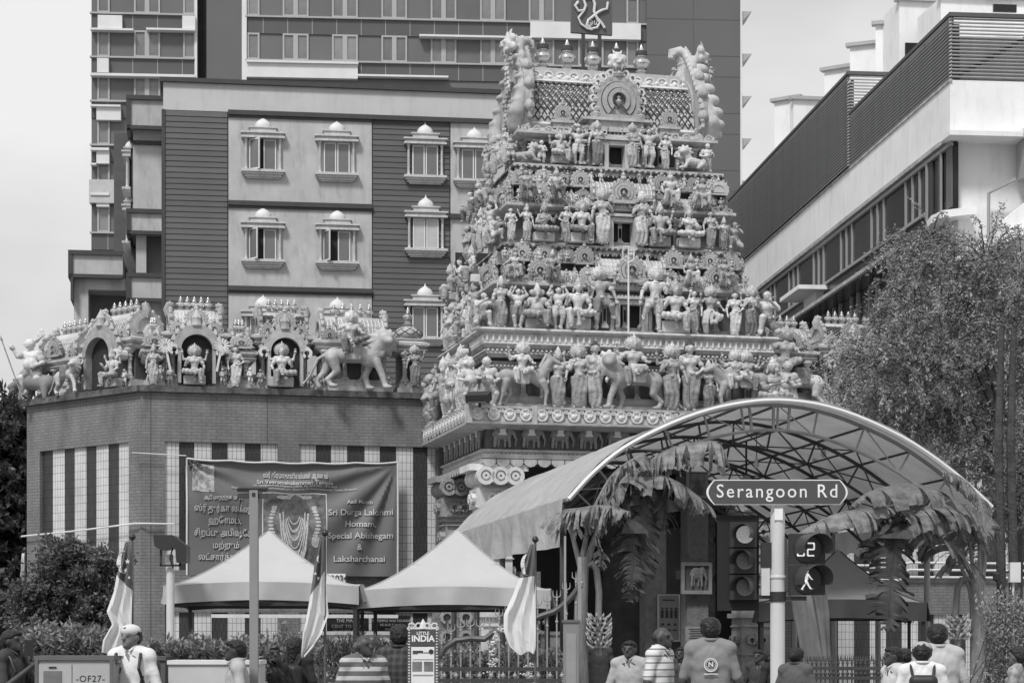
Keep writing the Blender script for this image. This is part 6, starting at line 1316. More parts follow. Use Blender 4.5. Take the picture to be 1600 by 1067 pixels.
tm = text_mesh('Serangoon Rd', .225, mat('white_lettering', .72, rough=.5), .002, spacing=1.22, bold=.001); o = ob('lettering', tm, ss, (0,-.019,.006)); tw = max(v.co.x for v in tm.vertices)-min(v.co.x for v in tm.vertices); o.scale = (1.44/tw, 1, 1.0)
def visor(b, x, z, r, L_=.22, side=0, gap=.35):
    """open-bottomed hood over a lens, tilted to one side"""
    n = 14; V = []
    for y, rr in ((0, r), (-L_, r*.98)):
        for i in range(n+1):
            t = -gap+(PI+2*gap)*i/n; l = 1 if y == 0 else .55+.45*sin(max(0, min(PI, t))); V.append((x+rr*cos(t)+side*(-y), y*l, z+rr*sin(t)))
    b.add(V, [(i, i+1, n+2+i, n+1+i) for i in range(n)], True)
th = thing('traffic_signal', 'three-lamp traffic signal head, top lamp lit, left of the pole', 'traffic light', ((1160-800)/FPX*PY, PY-.05, 0))
zt_, zb_ = CAMZ+(1000-815)/FPX*PY, CAMZ+(1000-938)/FPX*PY; hh = (zt_-zb_)/3
ob('backing_board', MB().box(-.30,.2,.06,.075,zb_-.12,zt_+.08), th, m=mat('matt_black', .018, rough=.8)); b = MB()
for i in range(3): b.box(-.16,.16,-.04,.14,zb_+i*hh+.008,zb_+(i+1)*hh-.008)
ob('housing', b, th, m=mat('matt_black_housing', .03, rough=.6)); M_VIS = mat('visor_grey', .055, rough=.35)
M_LIT = mat('lit_lamp', .35, emis=.12, var=.5, scale=60); M_LENS = mat('unlit_lens', .16, rough=.25, var=.2, scale=40)
for i in range(3):
    zc = zb_+(i+.5)*hh; ob('lens', MB().prism(arc_pts(.105,-180,180,20)[:-1], -.055, -.045), th, (.02,0,zc), m=M_LIT if i == 2 else M_LENS); b = MB(); visor(b, .02, zc, .125, .26, -.32); ob('visor', b, th, (0,-.04,0), m=M_VIS)
ph = thing('pedestrian_signal', 'pedestrian signal with lit walking figure and countdown, right of the pole', 'pedestrian light', ((1262-800)/FPX*PY, PY-.05, 0))
zt_, zb_ = CAMZ+(1000-833)/FPX*PY, CAMZ+(1000-930)/FPX*PY; hh = (zt_-zb_)/2
for i in range(2): ob('housing', MB().box(-.22,.2,-.02,.16,zb_+i*hh+.006,zb_+(i+1)*hh-.006), ph, m=mat('matt_black_housing', .03))
for i in range(2):
    zc = zb_+(i+.5)*hh; ob('lens', MB().prism(arc_pts(.165,-180,180,24)[:-1], -.04, -.02), ph, (-.02,0,zc), m=mat('dark_display', .02, rough=.3)); b = MB(); visor(b, 0, zc, .175, .27, .42); ob('visor', b, ph, (-.01,-.02,0), m=M_VIS)
M_LED = mat('led', .6, emis=.38, var=.4, scale=70); zc = zb_+1.5*hh; b = MB()
def seg7(b, cx, cz, on, w=.085, h=.16, t=.017):
    S = {'a': ((-w/2,h/2),(w/2,h/2)), 'b': ((w/2,h/2),(w/2,0)), 'c': ((w/2,0),(w/2,-h/2)), 'd': ((-w/2,-h/2),(w/2,-h/2)), 'e': ((-w/2,0),(-w/2,-h/2)), 'f': ((-w/2,h/2),(-w/2,0)), 'g': ((-w/2,0),(w/2,0))}
    for k in on: (ax, az), (bx_, bz_) = S[k]; b.bar((cx+ax*.9, 0, cz+az*.93), (cx+bx_*.9, 0, cz+bz_*.93), t)
seg7(b, -.075, 0, 'cdef'); seg7(b, .045, 0, 'abged'); ob('digit', b, ph, (-.02,-.046,zc-.01), m=M_LED)
b = MB(); zc = zb_+.5*hh
b.prism(arc_pts(.022,-180,180,12,.005,.105)[:-1], -.004, .004)
for A, Bq, w in (((0,.078),(-.004,-.0),.05),((.02,.07),(.052,.02),.02),((.052,.02),(.075,.0),.018),((-.02,.07),(-.045,.03),.02),((-.045,.03),(-.055,.0),.018),((-.005,-.0),(.022,-.06),.026),((.022,-.06),(.055,-.11),.022),((-.008,-.0),(-.022,-.06),.026),((-.022,-.06),(-.055,-.115),.022),((.055,-.11),(.075,-.105),.018),((-.055,-.115),(-.035,-.12),.018)):
    b.bar((A[0],0,A[1]), (Bq[0],0,Bq[1]), .008, w, up=(0,1,0)) if False else b.prism([(A[0]-w/2,A[1]),(A[0]+w/2,A[1]),(Bq[0]+w/2,Bq[1]),(Bq[0]-w/2,Bq[1])], -.004, .004)
ob('walking_figure', b, ph, (-.03,-.046,zc), m=M_LED)
b = MB(); z1 = CAMZ+(1000-932)/FPX*PY
b.cbox(((1190-1215)/FPX*PY, 0, z1), (.24,.06,.05)).cbox(((1240-1215)/FPX*PY, 0, z1-.02), (.3,.06,.05)).cbox((-.14,0,z1+.5),(.12,.1,.3)); b.lathe([(.1,-.06),(.1,.06)], (0,0,z1), 20); ob('arm_bracket', b, sg, m=M_BLK)
ob('control_box', MB().box(-.2,-.1,-.05,.05,CAMZ+(1000-930)/FPX*PY,CAMZ+(1000-888)/FPX*PY), sg, m=M_POLE)
# ------------------------------------------------------------------ flood light post, loudspeaker, boxes
PL = 19.6; lp = thing('light_post', 'square grey post with twin dark floodlights before the white tent', 'lamp post', ((397-800)/FPX*PL, PL, 0))
zt3 = CAMZ+(1000-766)/FPX*PL; ob('post', MB().box(-.04,.04,-.04,.04,0,zt3), lp, m=mat('post_grey', .24, var=.08)); ob('floodlight', MB().cbox((-.02,.06,zt3+.015), (.28,.16,.035), rx=.15), lp, m=M_BLK); ob('floodlight', MB().cbox((-.02,.06,zt3-.05), (.28,.14,.045), rx=.1), lp, m=mat('floodlight_grey', .06))
ob('cable', MB().tube([(-.13,.05,zt3-.06),(-.17,.05,zt3-.3),(-.14,.05,zt3-.42),(-.04,.05,zt3-.4)], .005, 4), lp, m=M_BLK)
ob('post_cap', MB().cbox((0,-.045,zt3-.04), (.03,.01,.03)), lp, m=M_BLK)
sp = thing('loudspeaker', 'black angled box lamp on a pale pole left of the white tent', 'floodlight', ((262-800)/FPX*30, 30, 0)); zs = CAMZ+(1000-845)/FPX*30
ob('pole', MB().tube([(.04,0,0),(.04,0,zs-.5),(.02,0,zs-.2)], .06, 10), sp, m=M_POLE); ob('housing', MB().prism([(-.18,.08),(.1,.08),(.3,-.08),(.3,-.32),(.16,-.32),(.14,-.1),(-.06,-.14),(-.16,-.08)], -.2, .2), sp, (0,0,zs), m=M_BLK)
ob('bracket', MB().bar((-.08,-.1,zs-.1),(-.08,-.1,zs-.36),.03).bar((.2,-.1,zs-.1),(.2,-.1,zs-.36),.03).bar((-.1,-.1,zs-.36),(.22,-.1,zs-.36),.03), sp, m=M_BLK); ob('cable', MB().tube([(.1,-.12,zs-.1),(.06,-.16,zs-.25),(.1,-.12,zs-.4)], .012, 5), sp, m=M_BLK)
def cabinet(name, label, px0, px1, ytop, Y, m, trim, d=.5):
    x0, x1 = (px0-800)/FPX*Y, (px1-800)/FPX*Y; z = CAMZ+(HORIZON-ytop)/FPX*Y; c = thing(name, label, 'cabinet', ((x0+x1)/2, Y, 0)); w = (x1-x0)/2
    ob('body', MB().box(-w, w, 0, d, 0, z-.04), c, m=m); ob('lid', MB().box(-w-.01, w+.01, -.02, d+.02, z-.04, z), c, m=trim); return c, w, z
c, w, z = cabinet('utility_cabinet', 'grey utility cabinet with lettering beside the man in white', 55, 177, 1024, 19, mat('cabinet_grey', .30, var=.06), mat('cabinet_trim', .12, var=.1))
ob('door', MB().box(-w+.035, -w+.34, -.012, 0, .1, z-.08), c, m=mat('cabinet_door', .38, var=.06)); ob('door', MB().box(-w+.35, w-.03, -.012, 0, .1, z-.08), c, m=mat('cabinet_door', .38)); ob('vent_panel', MB().box(-w+.08, -w+.25, -.018, -.01, .7, z-.14), c, m=mat('vent_grey', .15, var=.15, scale=6)); ob('latch', MB().box(-w+.13,-w+.2,-.02,-.01,z-.115,z-.1), c, m=M_BLK)
ob('side_trim', MB().box(-w, -w+.03, -.02, 0, .05, z-.04).box(w-.03, w, -.02, 0, .05, z-.04), c, m=mat('cabinet_trim', .12))
ob('lettering', text_mesh('-OF27-', .085, M_BLK, .001, spacing=1.1), c, (w-.21,-.014,z-.215))
c, w, z = cabinet('street_cabinet', 'long pale cabinet with white lid behind the man in grey', 263, 405, 1031, 19.8, mat('cabinet_pale', .5, var=.06), mat('cabinet_lid', .66, var=.05))
c, w, z = cabinet('bin_box', 'dark narrow box between the backpack and the pale cabinet', 232, 258, 1025, 20.6, mat('bin_grey', .09, var=.1), mat('bin_grey', .09))
gp = thing('gate_pillar', 'plain grey metal gate pillar below the left banana plant', 'pillar', ((892-800)/FPX*29.5, 29.5, 0)); ob('pillar', MB().box(-.11,.11,-.1,.1,0,CAMZ+28/FPX*29.5), gp, m=mat('pillar_grey', .20, var=.12)); ob('cap', MB().box(-.13,.13,-.12,.12,CAMZ+28/FPX*29.5,CAMZ+32/FPX*29.5), gp, m=mat('cabinet_trim', .12)); ob('panel', MB().box(-.07,.07,-.108,-.1,.2,1.6), gp, m=mat('pillar_panel', .26, var=.1)); ob('upper_post', MB().box(-.1,-.07,-.02,.02,1.75,3.0).box(.1,.15,-.02,.02,1.75,2.7), gp, m=M_STL)
# information stand
YI = 20.; il = thing('information_stand', 'information stand headed LITTLE INDIA with carved crest and white poster', 'sign', ((661-800)/FPX*YI, YI, 0)); zi = lambda y: CAMZ+(HORIZON-y)/FPX*YI
ob('header', MB().box(-.15,.15,-.02,.02,zi(1008),zi(983)), il, m=mat('sign_face_grey', .075)); ob('poster', MB().box(-.115,.11,-.02,.0,.3,zi(1010)), il, m=mat('poster_white', .7, var=.03)); ob('stand', MB().box(-.15,-.12,-.02,.02,0,zi(1008)).box(.115,.15,-.02,.02,0,zi(1008)), il, m=mat('cabinet_trim', .12))
ob('lettering', text_mesh('LITTLE', .042, mat('white_lettering', .72), .001, bold=.0012), il, (0,-.023,zi(989))); t_ = text_mesh('INDIA', .083, mat('white_lettering', .72), .001, bold=.003); ob('lettering', t_, il, (0,-.023,zi(997.5)))
b = MB()
for x in (-.11,-.045,.045,.11): b.ringprism(arc_pts(.035,-170,170,10,x,.03), arc_pts(.02,-170,170,10,x,.03), -.02, .01)
for i in range(12): b.lathe([(0,-.02),(.016,0),(0,.02)], (-.14+.0255*i,-.01,.0), 5)
b.box(-.155,.155,-.015,.015,-.01,.015); b.lathe([(0,0),(.04,.0),(.03,.05),(0,.1)], (0,0,.0), 8); ob('crest', b, il, (0,0,zi(982)), m=M_PALE)
b = MB().box(-.1,0,-.024,-.02,zi(1018),zi(1016)).box(-.1,.06,-.024,-.02,zi(1019.6),zi(1018.6)).box(-.1,-.05,-.024,-.02,zi(1021),zi(1020.2)); b.prism(arc_pts(.024,-180,180,14,.08,zi(1017.5))[:-1], -.025, -.02); ob('print', b, il, m=M_BLK)
b = MB().box(-.105,-.01,-.024,-.02,zi(1048),zi(1033)).box(.01,.1,-.024,-.02,zi(1048),zi(1033)); ob('picture_print', b, il, m=mat('print_grey', .18)); b = MB().box(-.1,.1,-.024,-.02,zi(1030),zi(1029)).box(-.1,.1,-.024,-.02,zi(1055),zi(1053)); ob('print', b, il, m=M_STL)
for s in (-1, 1):
    b = MB(); [b.lathe([(0,-.012),(.012,0),(0,.012)], (s*.135,-.02,.9+.028*i), 5) for i in range(28)]; ob('beaded_edge', b, il, m=M_PALE)['kind'] = 'stuff'
# ------------------------------------------------------------------ flags
M_FD = mat('flag_dark_half', .12, rough=.7, var=.08, scale=2); M_FW = mat('flag_white_half', .70, rough=.7, var=.05, scale=2, trans=.15)
def flag(label, Y, polepx, ytop, edge, split, ytip, marks=(), polebot=1100):
    """edge: list of (y, left px, right px); split: (y at left, y at right) of the dark/white seam"""
    k = Y/FPX; X = lambda px: (px-polepx)*k; Z = lambda y: CAMZ+(HORIZON-y)*k
    f = thing('national_flag', label, 'flag', ((polepx-800)*k, Y, 0), 0, 'flags on poles along the road')
    ob('pole', MB().tube([(0.0,.03,0),(0.0,.03,Z(ytop))], .012, 8), f, m=mat('flag_pole', .10)); ob('knob', MB().lathe([(0,-.04),(.03,-.02),(.035,.0),(.02,.03),(0,.035)], (0,.03,Z(ytop)-.0), 12), f, m=M_BLK)
    ys = [e[0] for e in edge]; L_ = [e[1] for e in edge]; Rr_ = [e[2] for e in edge]
    def P(a, b, dy=0.):
        y = ys[0]+(ys[-1]-ys[0])*b; l = np.interp(y, ys, L_); r = np.interp(y, ys, Rr_); x = l+(r-l)*a
        return (X(x), .035*sin(a*13+b*5)*min(1, b*3)-.03*cos(a*5+1)*b+.012*sin(a*31+b*9)*b+dy, Z(y+ (3*sin(a*7)*b if b > .9 else 0)))
    bs = lambda a: max(.001, (split[0]+(split[1]-split[0])*a-ys[0])/(ys[-1]-ys[0]))
    ob('dark_half', MB().grid(lambda a, b: P(a, b*bs(a)), 16, 16), f, m=M_FD); ob('white_half', MB().grid(lambda a, b: P(a, bs(a)+(1-bs(a))*b), 16, 40), f, m=M_FW)
    def yof(px, y):
        b = (y-ys[0])/(ys[-1]-ys[0]); l = np.interp(y, ys, L_); r = np.interp(y, ys, Rr_); return P((px-l)/(r-l), b)[1]-.006
    for kind, cx, cy, s in marks:
        if kind == 'moon':
            o = [(cx-s*sin(t)*.62, cy-s*cos(t)) for t in np.linspace(-.2, PI+.1, 13)]; i_ = [(cx-s*sin(t)*.30+.6, cy-s*cos(t)*.96) for t in np.linspace(-.2, PI+.1, 13)]
            pts = o+i_[::-1]; n = len(o); V2 = [(X(x), yof(x, y)-.004, Z(y)) for x, y in o+i_]; ob('crescent', MB().add(V2, [(q, q+1, n+q+1, n+q) for q in range(n-1)]), f, m=M_FW)
        else:
            st = [(cx+(s if q % 2 == 0 else s*.42)*sin(PI*q/5), cy-(s if q % 2 == 0 else s*.42)*cos(PI*q/5)) for q in range(10)]; V2 = [(X(x), yof(cx, cy)-.005, Z(y)) for x, y in st]+[(X(cx), yof(cx, cy)-.005, Z(cy))]
            ob('star', MB().add(V2, [(q, (q+1) % 10, 10) for q in range(10)]), f, m=M_FW)
flag('flag with crescent and stars hanging behind the man in white', 20.6, 206, 838, [(846,196,203),(880,187,205),(900,181,206),(925,177,207),(955,167,207),(975,176,207),(1000,162,207),(1018,160,200)], (897,922), 0, [('moon',194,878,18),('star',200,877,4.5),('star',197,891,4.5),('star',202,902,3)])
flag('limp flag in front of the join between banner and white tent', 20.2, 507.5, 832, [(838,500,506),(880,491,508),(920,486,510),(960,480,514),(990,474,503),(1010,472,490),(1025,471,476)], (930,888), 0, [('star',496,903,4),('star',493,896,3),('moon',499,873,6)])
flag('furled flag against the curved railing by the canopy', 20.8, 836.5, 842, [(850,829,836),(880,819,837),(900,812,837),(930,801,837),(960,787,837),(985,787,837),(1010,797,837),(1020,808,834)], (903,899), 0, [('moon',824,882,17)])
flag('small furled white flag at the far left edge of the scene', 30, 38, 858, [(864,34,38),(900,31,38),(930,28,38),(950,30,37)], (850,850), 0)
# ------------------------------------------------------------------ railings
M_RAIL = mat('railing_paint', .05, rough=.45, var=.15); M_BEAD = mat('railing_bead', .30, rough=.4)
def trident(b, x, y, z, s=.11):
    for q in (-1, 0, 1): b.tube([(x, y, z), (x+q*s*.5, y, z+s*.35), (x+q*s*.5, y, z+s*1.1)], [.011,.01,.003], 5)
    b.lathe([(0,-.04),(.022,0),(0,.04)], (x, y, z-.03), 6)
YR = 30.5; cr = thing('curved_railing', 'iron railing with wavy handrail and trident tips rising to the canopy', 'railing', (0,0,0))
rp = [(680,1034),(695,1012),(712,1000),(735,997),(757,998),(768,990),(782,980),(800,974),(818,977),(828,970),(845,962),(866,955),(880,945),(895,930),(907,914)]
RP = [W(x, y, YR) for x, y in rp]; ob('handrail', MB().tube([tuple(p) for p in RP], .045, 8), cr, m=mat('handrail_brown', .06, rough=.4)); b2 = MB()
for px in range(690, 905, 15):
    yy = np.interp(px, [p[0] for p in rp], [p[1] for p in rp]); p = W(px, yy, YR+.02); b = MB().tube([(p.x, p.y, 0), (p.x, p.y, p.z+.14)], .013, 6); trident(b, p.x, p.y, p.z+.17); b.lathe([(0,-.05),(.025,0),(0,.05)], (p.x, p.y, p.z-.18), 6); ob('baluster', b, cr, m=M_STL)
ob('finial', MB().lathe([(.04,0),(.05,.04),(.02,.07),(.03,.1),(0,.15)], tuple(RP[-1]), 10), cr, m=M_BEAD)
def low_fence(label, px0, px1, Y, ys, n, tri=False):
    f = thing('low_fence', label, 'fence', (0,0,0)); a, c = W(px0, 0, Y), W(px1, 0, Y)
    for y in ys: z = CAMZ+(HORIZON-y)/FPX*Y; ob('rail', MB().box(a.x, c.x, Y-.02, Y+.02, z-.03, z+.02), f, m=M_RAIL)
    for i in range(n+1):
        x = a.x+(c.x-a.x)*i/n; z = CAMZ+(HORIZON-ys[0])/FPX*Y; b = MB().tube([(x,Y,0),(x,Y,z+(.12 if tri else 0))], .012, 5); 
        if tri: trident(b, x, Y, z+.1, .08)
        b.lathe([(0,-.04),(.028,-.01),(.028,.01),(0,.04)], (x,Y,z-.09), 6); b.lathe([(0,-.03),(.02,0),(0,.03)], (x,Y,z-.16), 6); ob('baluster', b, f, m=M_RAIL if tri else M_BEAD)
low_fence('low dark iron fence with beaded balusters between the cabinets and canopy', 400, 878, 26, (1044, 1062, 1078), 26)
low_fence('black iron fence with spiked tips behind the walkers on the right', 1262, 1400, 31, (1043, 1058, 1070), 20, True)
# ------------------------------------------------------------------ planter walls and plaques by the temple wall
pw = thing('planter_wall', 'low pale wall behind the railing at the foot of the temple', 'wall', Wf.world(0, -3, 0), TRZ); ob('wall', MB().box(Wf.u(500,-3), Wf.u(880,-3), 0, .3, 0, 1.62).box(Wf.u(500,-3), Wf.u(880,-3), -.04, .34, 1.62, 1.7), pw, m=mat('pale_planter', .42, var=.12, dirt=.3))
rb = thing('white_rail', 'thin white rail along the temple wall under the tents', 'rail', Wf.world(0,-.4,0), TRZ); ob('rail', MB().box(Wf.u(330,-.4), Wf.u(622,-.4), 0, .05, 2.02, 2.1).box(Wf.u(508,-.4), Wf.u(510.5,-.4), .0,.05,0,2.02).box(Wf.u(557,-.4), Wf.u(560,-.4), .0,.05,0,2.02), rb, m=M_WP)
def plaque(label, px0, px1, y0, y1, lines, s):
    v = -.2; o = thing('stone_plaque', label, 'plaque', Wf.world(Wf.u((px0+px1)/2, v), v, zW((px0+px1)/2, (y0+y1)/2, v)), TRZ); w = (Wf.u(px1, v)-Wf.u(px0, v))/2; h = (y1-y0)/FPX*47/2
    ob('slab', MB().box(-w, w, 0, .05, -h, h), o, m=mat('black_granite', .02, rough=.3, var=.3, scale=8))
    for i, t in enumerate(lines): ob('lettering', text_mesh(t, s, mat('worn_lettering', .4), .001), o, (0,-.005,h-.12-i*(2*h-.14)/len(lines)))
plaque('black granite plaque with engraved lines behind the limp flag', 508, 576, 961, 998, ['THE MAIN', 'CENT TO SHRI', 'THIS TEMPLE'], .11)
plaque('black granite plaque with engraved lines left of the information stand', 581, 641, 961, 998, ['THIS TEMPLE WAS FOUNDED', 'RE-BUILT AND', 'MAY OF', 'TEMPLE'], .08)
# ------------------------------------------------------------------ festival banner on the wall
bv = -.3; bu = lambda px: Wf.u(px, bv); U0, U1 = bu(292), bu(621); ZB1a, ZB1b, ZB0 = zW(292,716,bv), zW(621,722,bv), zW(292,898,bv)
bn = thing('festival_banner', 'large dark printed banner with temple lettering and a garlanded goddess picture', 'banner', (Wf.o[0], Wf.o[1], 0), TRZ)
BW_, BH = U1-U0, ZB1a-ZB0
def bpt(a, b, d=0.):
    z1 = ZB1a+(ZB1b-ZB1a)*a-.05*sin(a*PI)-.03*abs(sin(a*PI*5)); ru = (1-a); s = max(0, 1-((ru*1.35-(1-b)*1.0)/.8)**2)*.0
    r = math.hypot(1-a, 1-b); th_ = math.atan2(1-b, (1-a)*1.6+.001); w1 = .085*sin(th_*15+sin(th_*5))*min(1, r*2.2)*max(0, 1-r*.55)
    r2 = math.hypot(a, 1-b); th2 = math.atan2(1-b, a*1.6+.001); w2 = .06*sin(th2*13)*max(0, 1-r2*1.2)
    return (U0+BW_*a, bv+w1+w2-d, ZB0+(z1-ZB0)*b)
M_BN = mat('banner_print', .125, rough=.5, var=.10, scale=.8); ob('cloth', MB().grid(lambda a, b: bpt(a, b), 90, 50), bn, m=M_BN)
b = MB().tube([bpt(a, 1, .02) for a in np.linspace(0,1,30)], .022, 5).tube([bpt(0, q, .02) for q in np.linspace(0,1,12)], .022, 5).tube([bpt(1, q, .02) for q in np.linspace(0,1,12)], .022, 5); ob('hem', b, bn, m=M_WP)
def btext(t, a, b, size, m=None, w=None, bold=.003, shadow=True):
    me = text_mesh(t, size, m or mat('banner_lettering', .42, rough=.5), .002, bold=bold)
    xs = [v.co.x for v in me.vertices]; 
    if not xs: return
    sx = (w/(max(xs)-min(xs))) if w else 1; p = bpt(a, b)
    def bend(me_, off, dx, dz):
        for v in me_.vertices:
            aa = a+(v.co.x*sx+dx)/BW_; q = bpt(min(1, max(0, aa)), b+(v.co.z+dz)/BH); v.co = (q[0]-p[0], q[1]-off+v.co.y*.3-p[1], q[2]-p[2])
    if shadow:
        m2 = me.copy(); m2.materials.clear(); m2.materials.append(M_BLK); bend(m2, .012, .014, -.012); ob('lettering_shadow', m2, bn, p)
    bend(me, .03, 0, 0); ob('lettering', me, bn, p)
A = lambda px: (px-292)/329; Bf = lambda py: (900-py)/184
for t, px, py, s, w in (('ஸ்ரீ வீரமாகாளியம்மன் ஆலயம்', 460, 737, .17, 1.5), ('Sri Veeramakaliamman Temple', 459, 748, .13, 1.78), ('ஆடி மாதத்தை முன்', 348, 775, .12, .9), ('ஸ்ரீ துர்கா லக்ஷ்மி', 352, 793, .2, 1.45), ('ஹோமம்,', 350, 812, .2, .75), ('சிறப்பு அபிஷேகம்', 352, 832, .2, 1.45), ('மற்றும்', 352, 852, .19, .6), ('லட்சார்ச்சனை', 350, 871, .19, 1.2),
        ('Aadi Month', 561, 779, .13, .62), ('Sri Durga Lakshmi', 562, 796, .2, 1.52), ('Homam,', 562, 815, .2, .72), ('Special Abishegam', 562, 834, .2, 1.52), ('&', 560, 853, .2, None), ('Laksharchanai', 560, 872, .2, 1.2)):
    btext(t, A(px), Bf(py), s, w=w)
btext('141 Serangoon Road, Singapore 218042  Tel: 6295 4538 / 6293 4634', A(459), Bf(753.5), .06, w=1.95, bold=.001, shadow=False); btext('Email: sritemple.org   Web: www.sritemple.org   Facebook: Sri Veeramakaliamman Temple, Singapore', A(458), Bf(758.5), .055, w=2.9, bold=.001, shadow=False)
def brect(a0, a1, b0, b1, d, m, name, n=14): ob(name, MB().grid(lambda s, t: bpt(a0+(a1-a0)*s, b0+(b1-b0)*t, d), n, n), bn, m=m)
brect(A(300), A(334), Bf(766), Bf(722), .012, mat('photo_print', .34, var=.7, scale=9, detail=8), 'temple_print')
# goddess picture: printed panel with garlands
brect(A(408), A(509), Bf(900), Bf(765), .010, mat('picture_border', .6), 'picture_border'); brect(A(409.5), A(507.5), Bf(900), Bf(766.5), .014, mat('picture_print', .13, var=.75, scale=6, detail=9, rough=.4), 'picture_print')
b = MB(); q0 = lambda px, py, d: bpt(A(px), Bf(py), d)
def disc(cx, cy, rx, ry, d, bb, n=16): bb.add([q0(cx+rx*cos(t), cy+ry*sin(t), d) for t in np.linspace(0, 2*PI, n+1)[:-1]], [tuple(range(n))[::-1]])
M_PR1, M_PR2, M_PR3 = mat('print_light', .42, var=.35, scale=14, detail=7), mat('print_mid', .24, var=.5, scale=12, detail=7), mat('print_dark', .10, var=.5, scale=8)
bd = MB(); disc(458,800,24,34,.018,bd); disc(458,850,22,45,.018,bd); ob('picture_shadow', bd, bn, m=M_PR3)
bd = MB(); disc(458,795,8,11,.021,bd); disc(458,825,13,20,.0205,bd); disc(458,860,14,28,.0205,bd); ob('picture_figure', bd, bn, m=M_PR2)
bd = MB(); disc(458,790,5.5,7.5,.0225,bd); disc(458,778,6,7,.0225,bd); disc(458,771,14,5,.022,bd); disc(440,772,10,3,.022,bd); disc(476,772,10,3,.022,bd); ob('picture_highlight', bd, bn, m=M_PR1)
for k in range(7):
    hw, y0, dp = 9+k*2.1, 803+k*1.5, 12+k*12; b.tube([q0(458+hw*s, y0+dp*(1-s*s)**.8 if False else y0+dp*(1-abs(s)**2.2), .024) for s in np.linspace(-1, 1, 17)], .016, 5)
for s in (-1, 1):
    b.tube([q0(458+s*22, 798, .024), q0(458+s*20, 830, .024), q0(458+s*17, 860, .024), q0(458+s*8, 890, .024)], .025, 5); b.tube([q0(458+s*17, 795, .024), q0(458+s*16, 830, .024), q0(458+s*12, 870, .024)], .018, 5)
    for k in range(12): t = -1.1+.2*k; disc(458+s*(34+3*cos(t*3)), 815+30*sin(t), 4.5, 2.2, .022, b)
    disc(458+s*34, 845, 8, 9, .021, b)
ob('picture_garland', b, bn, m=M_PR1)
btext('2024', A(528), Bf(905) if False else Bf(904), .2, M_BLK, shadow=False); brect(A(500), A(538), -.06, Bf(896), .01, mat('poster_white', .7), 'year_panel', 6)

# ------------------------------------------------------------------ vegetation
RN = np.random.default_rng(5)
def leafmat(name, val, var=.45):
    if name in MATS: return MATS[name]
    m = mat(name, val, rough=.5, var=var, scale=2.2, detail=7, trans=.25, spec=.4); return m
def leaves(name, P, D, ln, wd, m, parent, jitter=.9):
    """thousands of folded leaf blades at points P pointing roughly along D"""
    n = len(P); P = np.asarray(P); D = np.asarray(D)+RN.normal(0, jitter*.5, (n, 3)); D /= np.linalg.norm(D, axis=1)[:, None]+1e-9
    S = np.cross(D, RN.normal(0, 1, (n, 3))); S /= np.linalg.norm(S, axis=1)[:, None]+1e-9; L_ = ln*RN.uniform(.6, 1.3, n)[:, None]; w = wd*RN.uniform(.7, 1.2, n)[:, None]
    V = np.stack([P, P+D*L_*.5+S*w*.5, P+D*L_, P+D*L_*.5-S*w*.5], 1).reshape(-1, 3)
    me = bpy.data.meshes.new(name); me.vertices.add(4*n); me.vertices.foreach_set('co', V.astype(np.float32).ravel()); me.loops.add(4*n); me.loops.foreach_set('vertex_index', np.arange(4*n, dtype=np.int32))
    me.polygons.add(n); me.polygons.foreach_set('loop_start', np.arange(0, 4*n, 4, dtype=np.int32)); me.update(calc_edges=True); me.materials.append(m)
    return ob(name, me, parent)
def sprays(centers, n, ln, droop, per, spread=.25):
    """arching twigs starting near the centres; returns twig tubes and leaf points/directions"""
    tw = MB(); P = []; D = []
    for _ in range(n):
        c, r = centers[RN.integers(len(centers))]; c = np.array(c); r = np.array(r)
        q = RN.normal(0, 1, 3); q /= np.linalg.norm(q); p = c+q*r*RN.uniform(.25, 1.0)
        d = q*np.array((1, 1, .5))+np.array((0, 0, .35)); d /= np.linalg.norm(d); L_ = ln*RN.uniform(.5, 1.3); pts = []
        for k in range(6):
            pts.append(tuple(p)); 
            m = per//6
            for _j in range(m):
                t = RN.uniform(0, 1); P.append(p+d*L_/6*t+RN.normal(0, spread*.12, 3)); D.append(d*.6+RN.normal(0, .6, 3))
            p = p+d*L_/6; d = d+np.array((0, 0, -droop/6)); d /= np.linalg.norm(d)
        tw.tube(pts, [.014,.012,.01,.008,.006,.004], 3, caps=False)
    return tw, np.array(P), np.array(D)
def tree(name, label, base, trunk_pts, trunk_r, centers, n, ln, droop, per, lw, m, limbs=(), mbark=None, cat='tree'):
    t = thing(name, label, cat, base); b0 = Vector(base)
    mb = mbark or mat('bark', .055, rough=.9, var=.4, scale=7, bump=.6, bscale=18)
    L = lambda p: tuple(Vector(p)-b0)
    if trunk_pts: ob('trunk', MB().tube([L(p) for p in trunk_pts], list(np.linspace(trunk_r, trunk_r*.55, len(trunk_pts))), 10), t, m=mb)
    for l in limbs: ob('limb', MB().tube([L(p) for p in l], list(np.linspace(trunk_r*.6, .02, len(l))), 6), t, m=mb)
    cs = [(np.array(L(c)), r) for c, r in centers]; tw, P, D = sprays(cs, n, ln, droop, per); ob('twig', tw, t, m=mb)['kind'] = 'stuff'
    ob_ = leaves('crown', P, D, lw[0], lw[1], m, t); return t
M_LF, M_LD, M_LH = leafmat('feathery_leaf', .27, .6), leafmat('dark_leaf', .075), leafmat('hedge_leaf', .2)
Y1 = 39.; w1 = lambda x, y, Y=Y1: tuple(W(x, y, Y))
cl = []
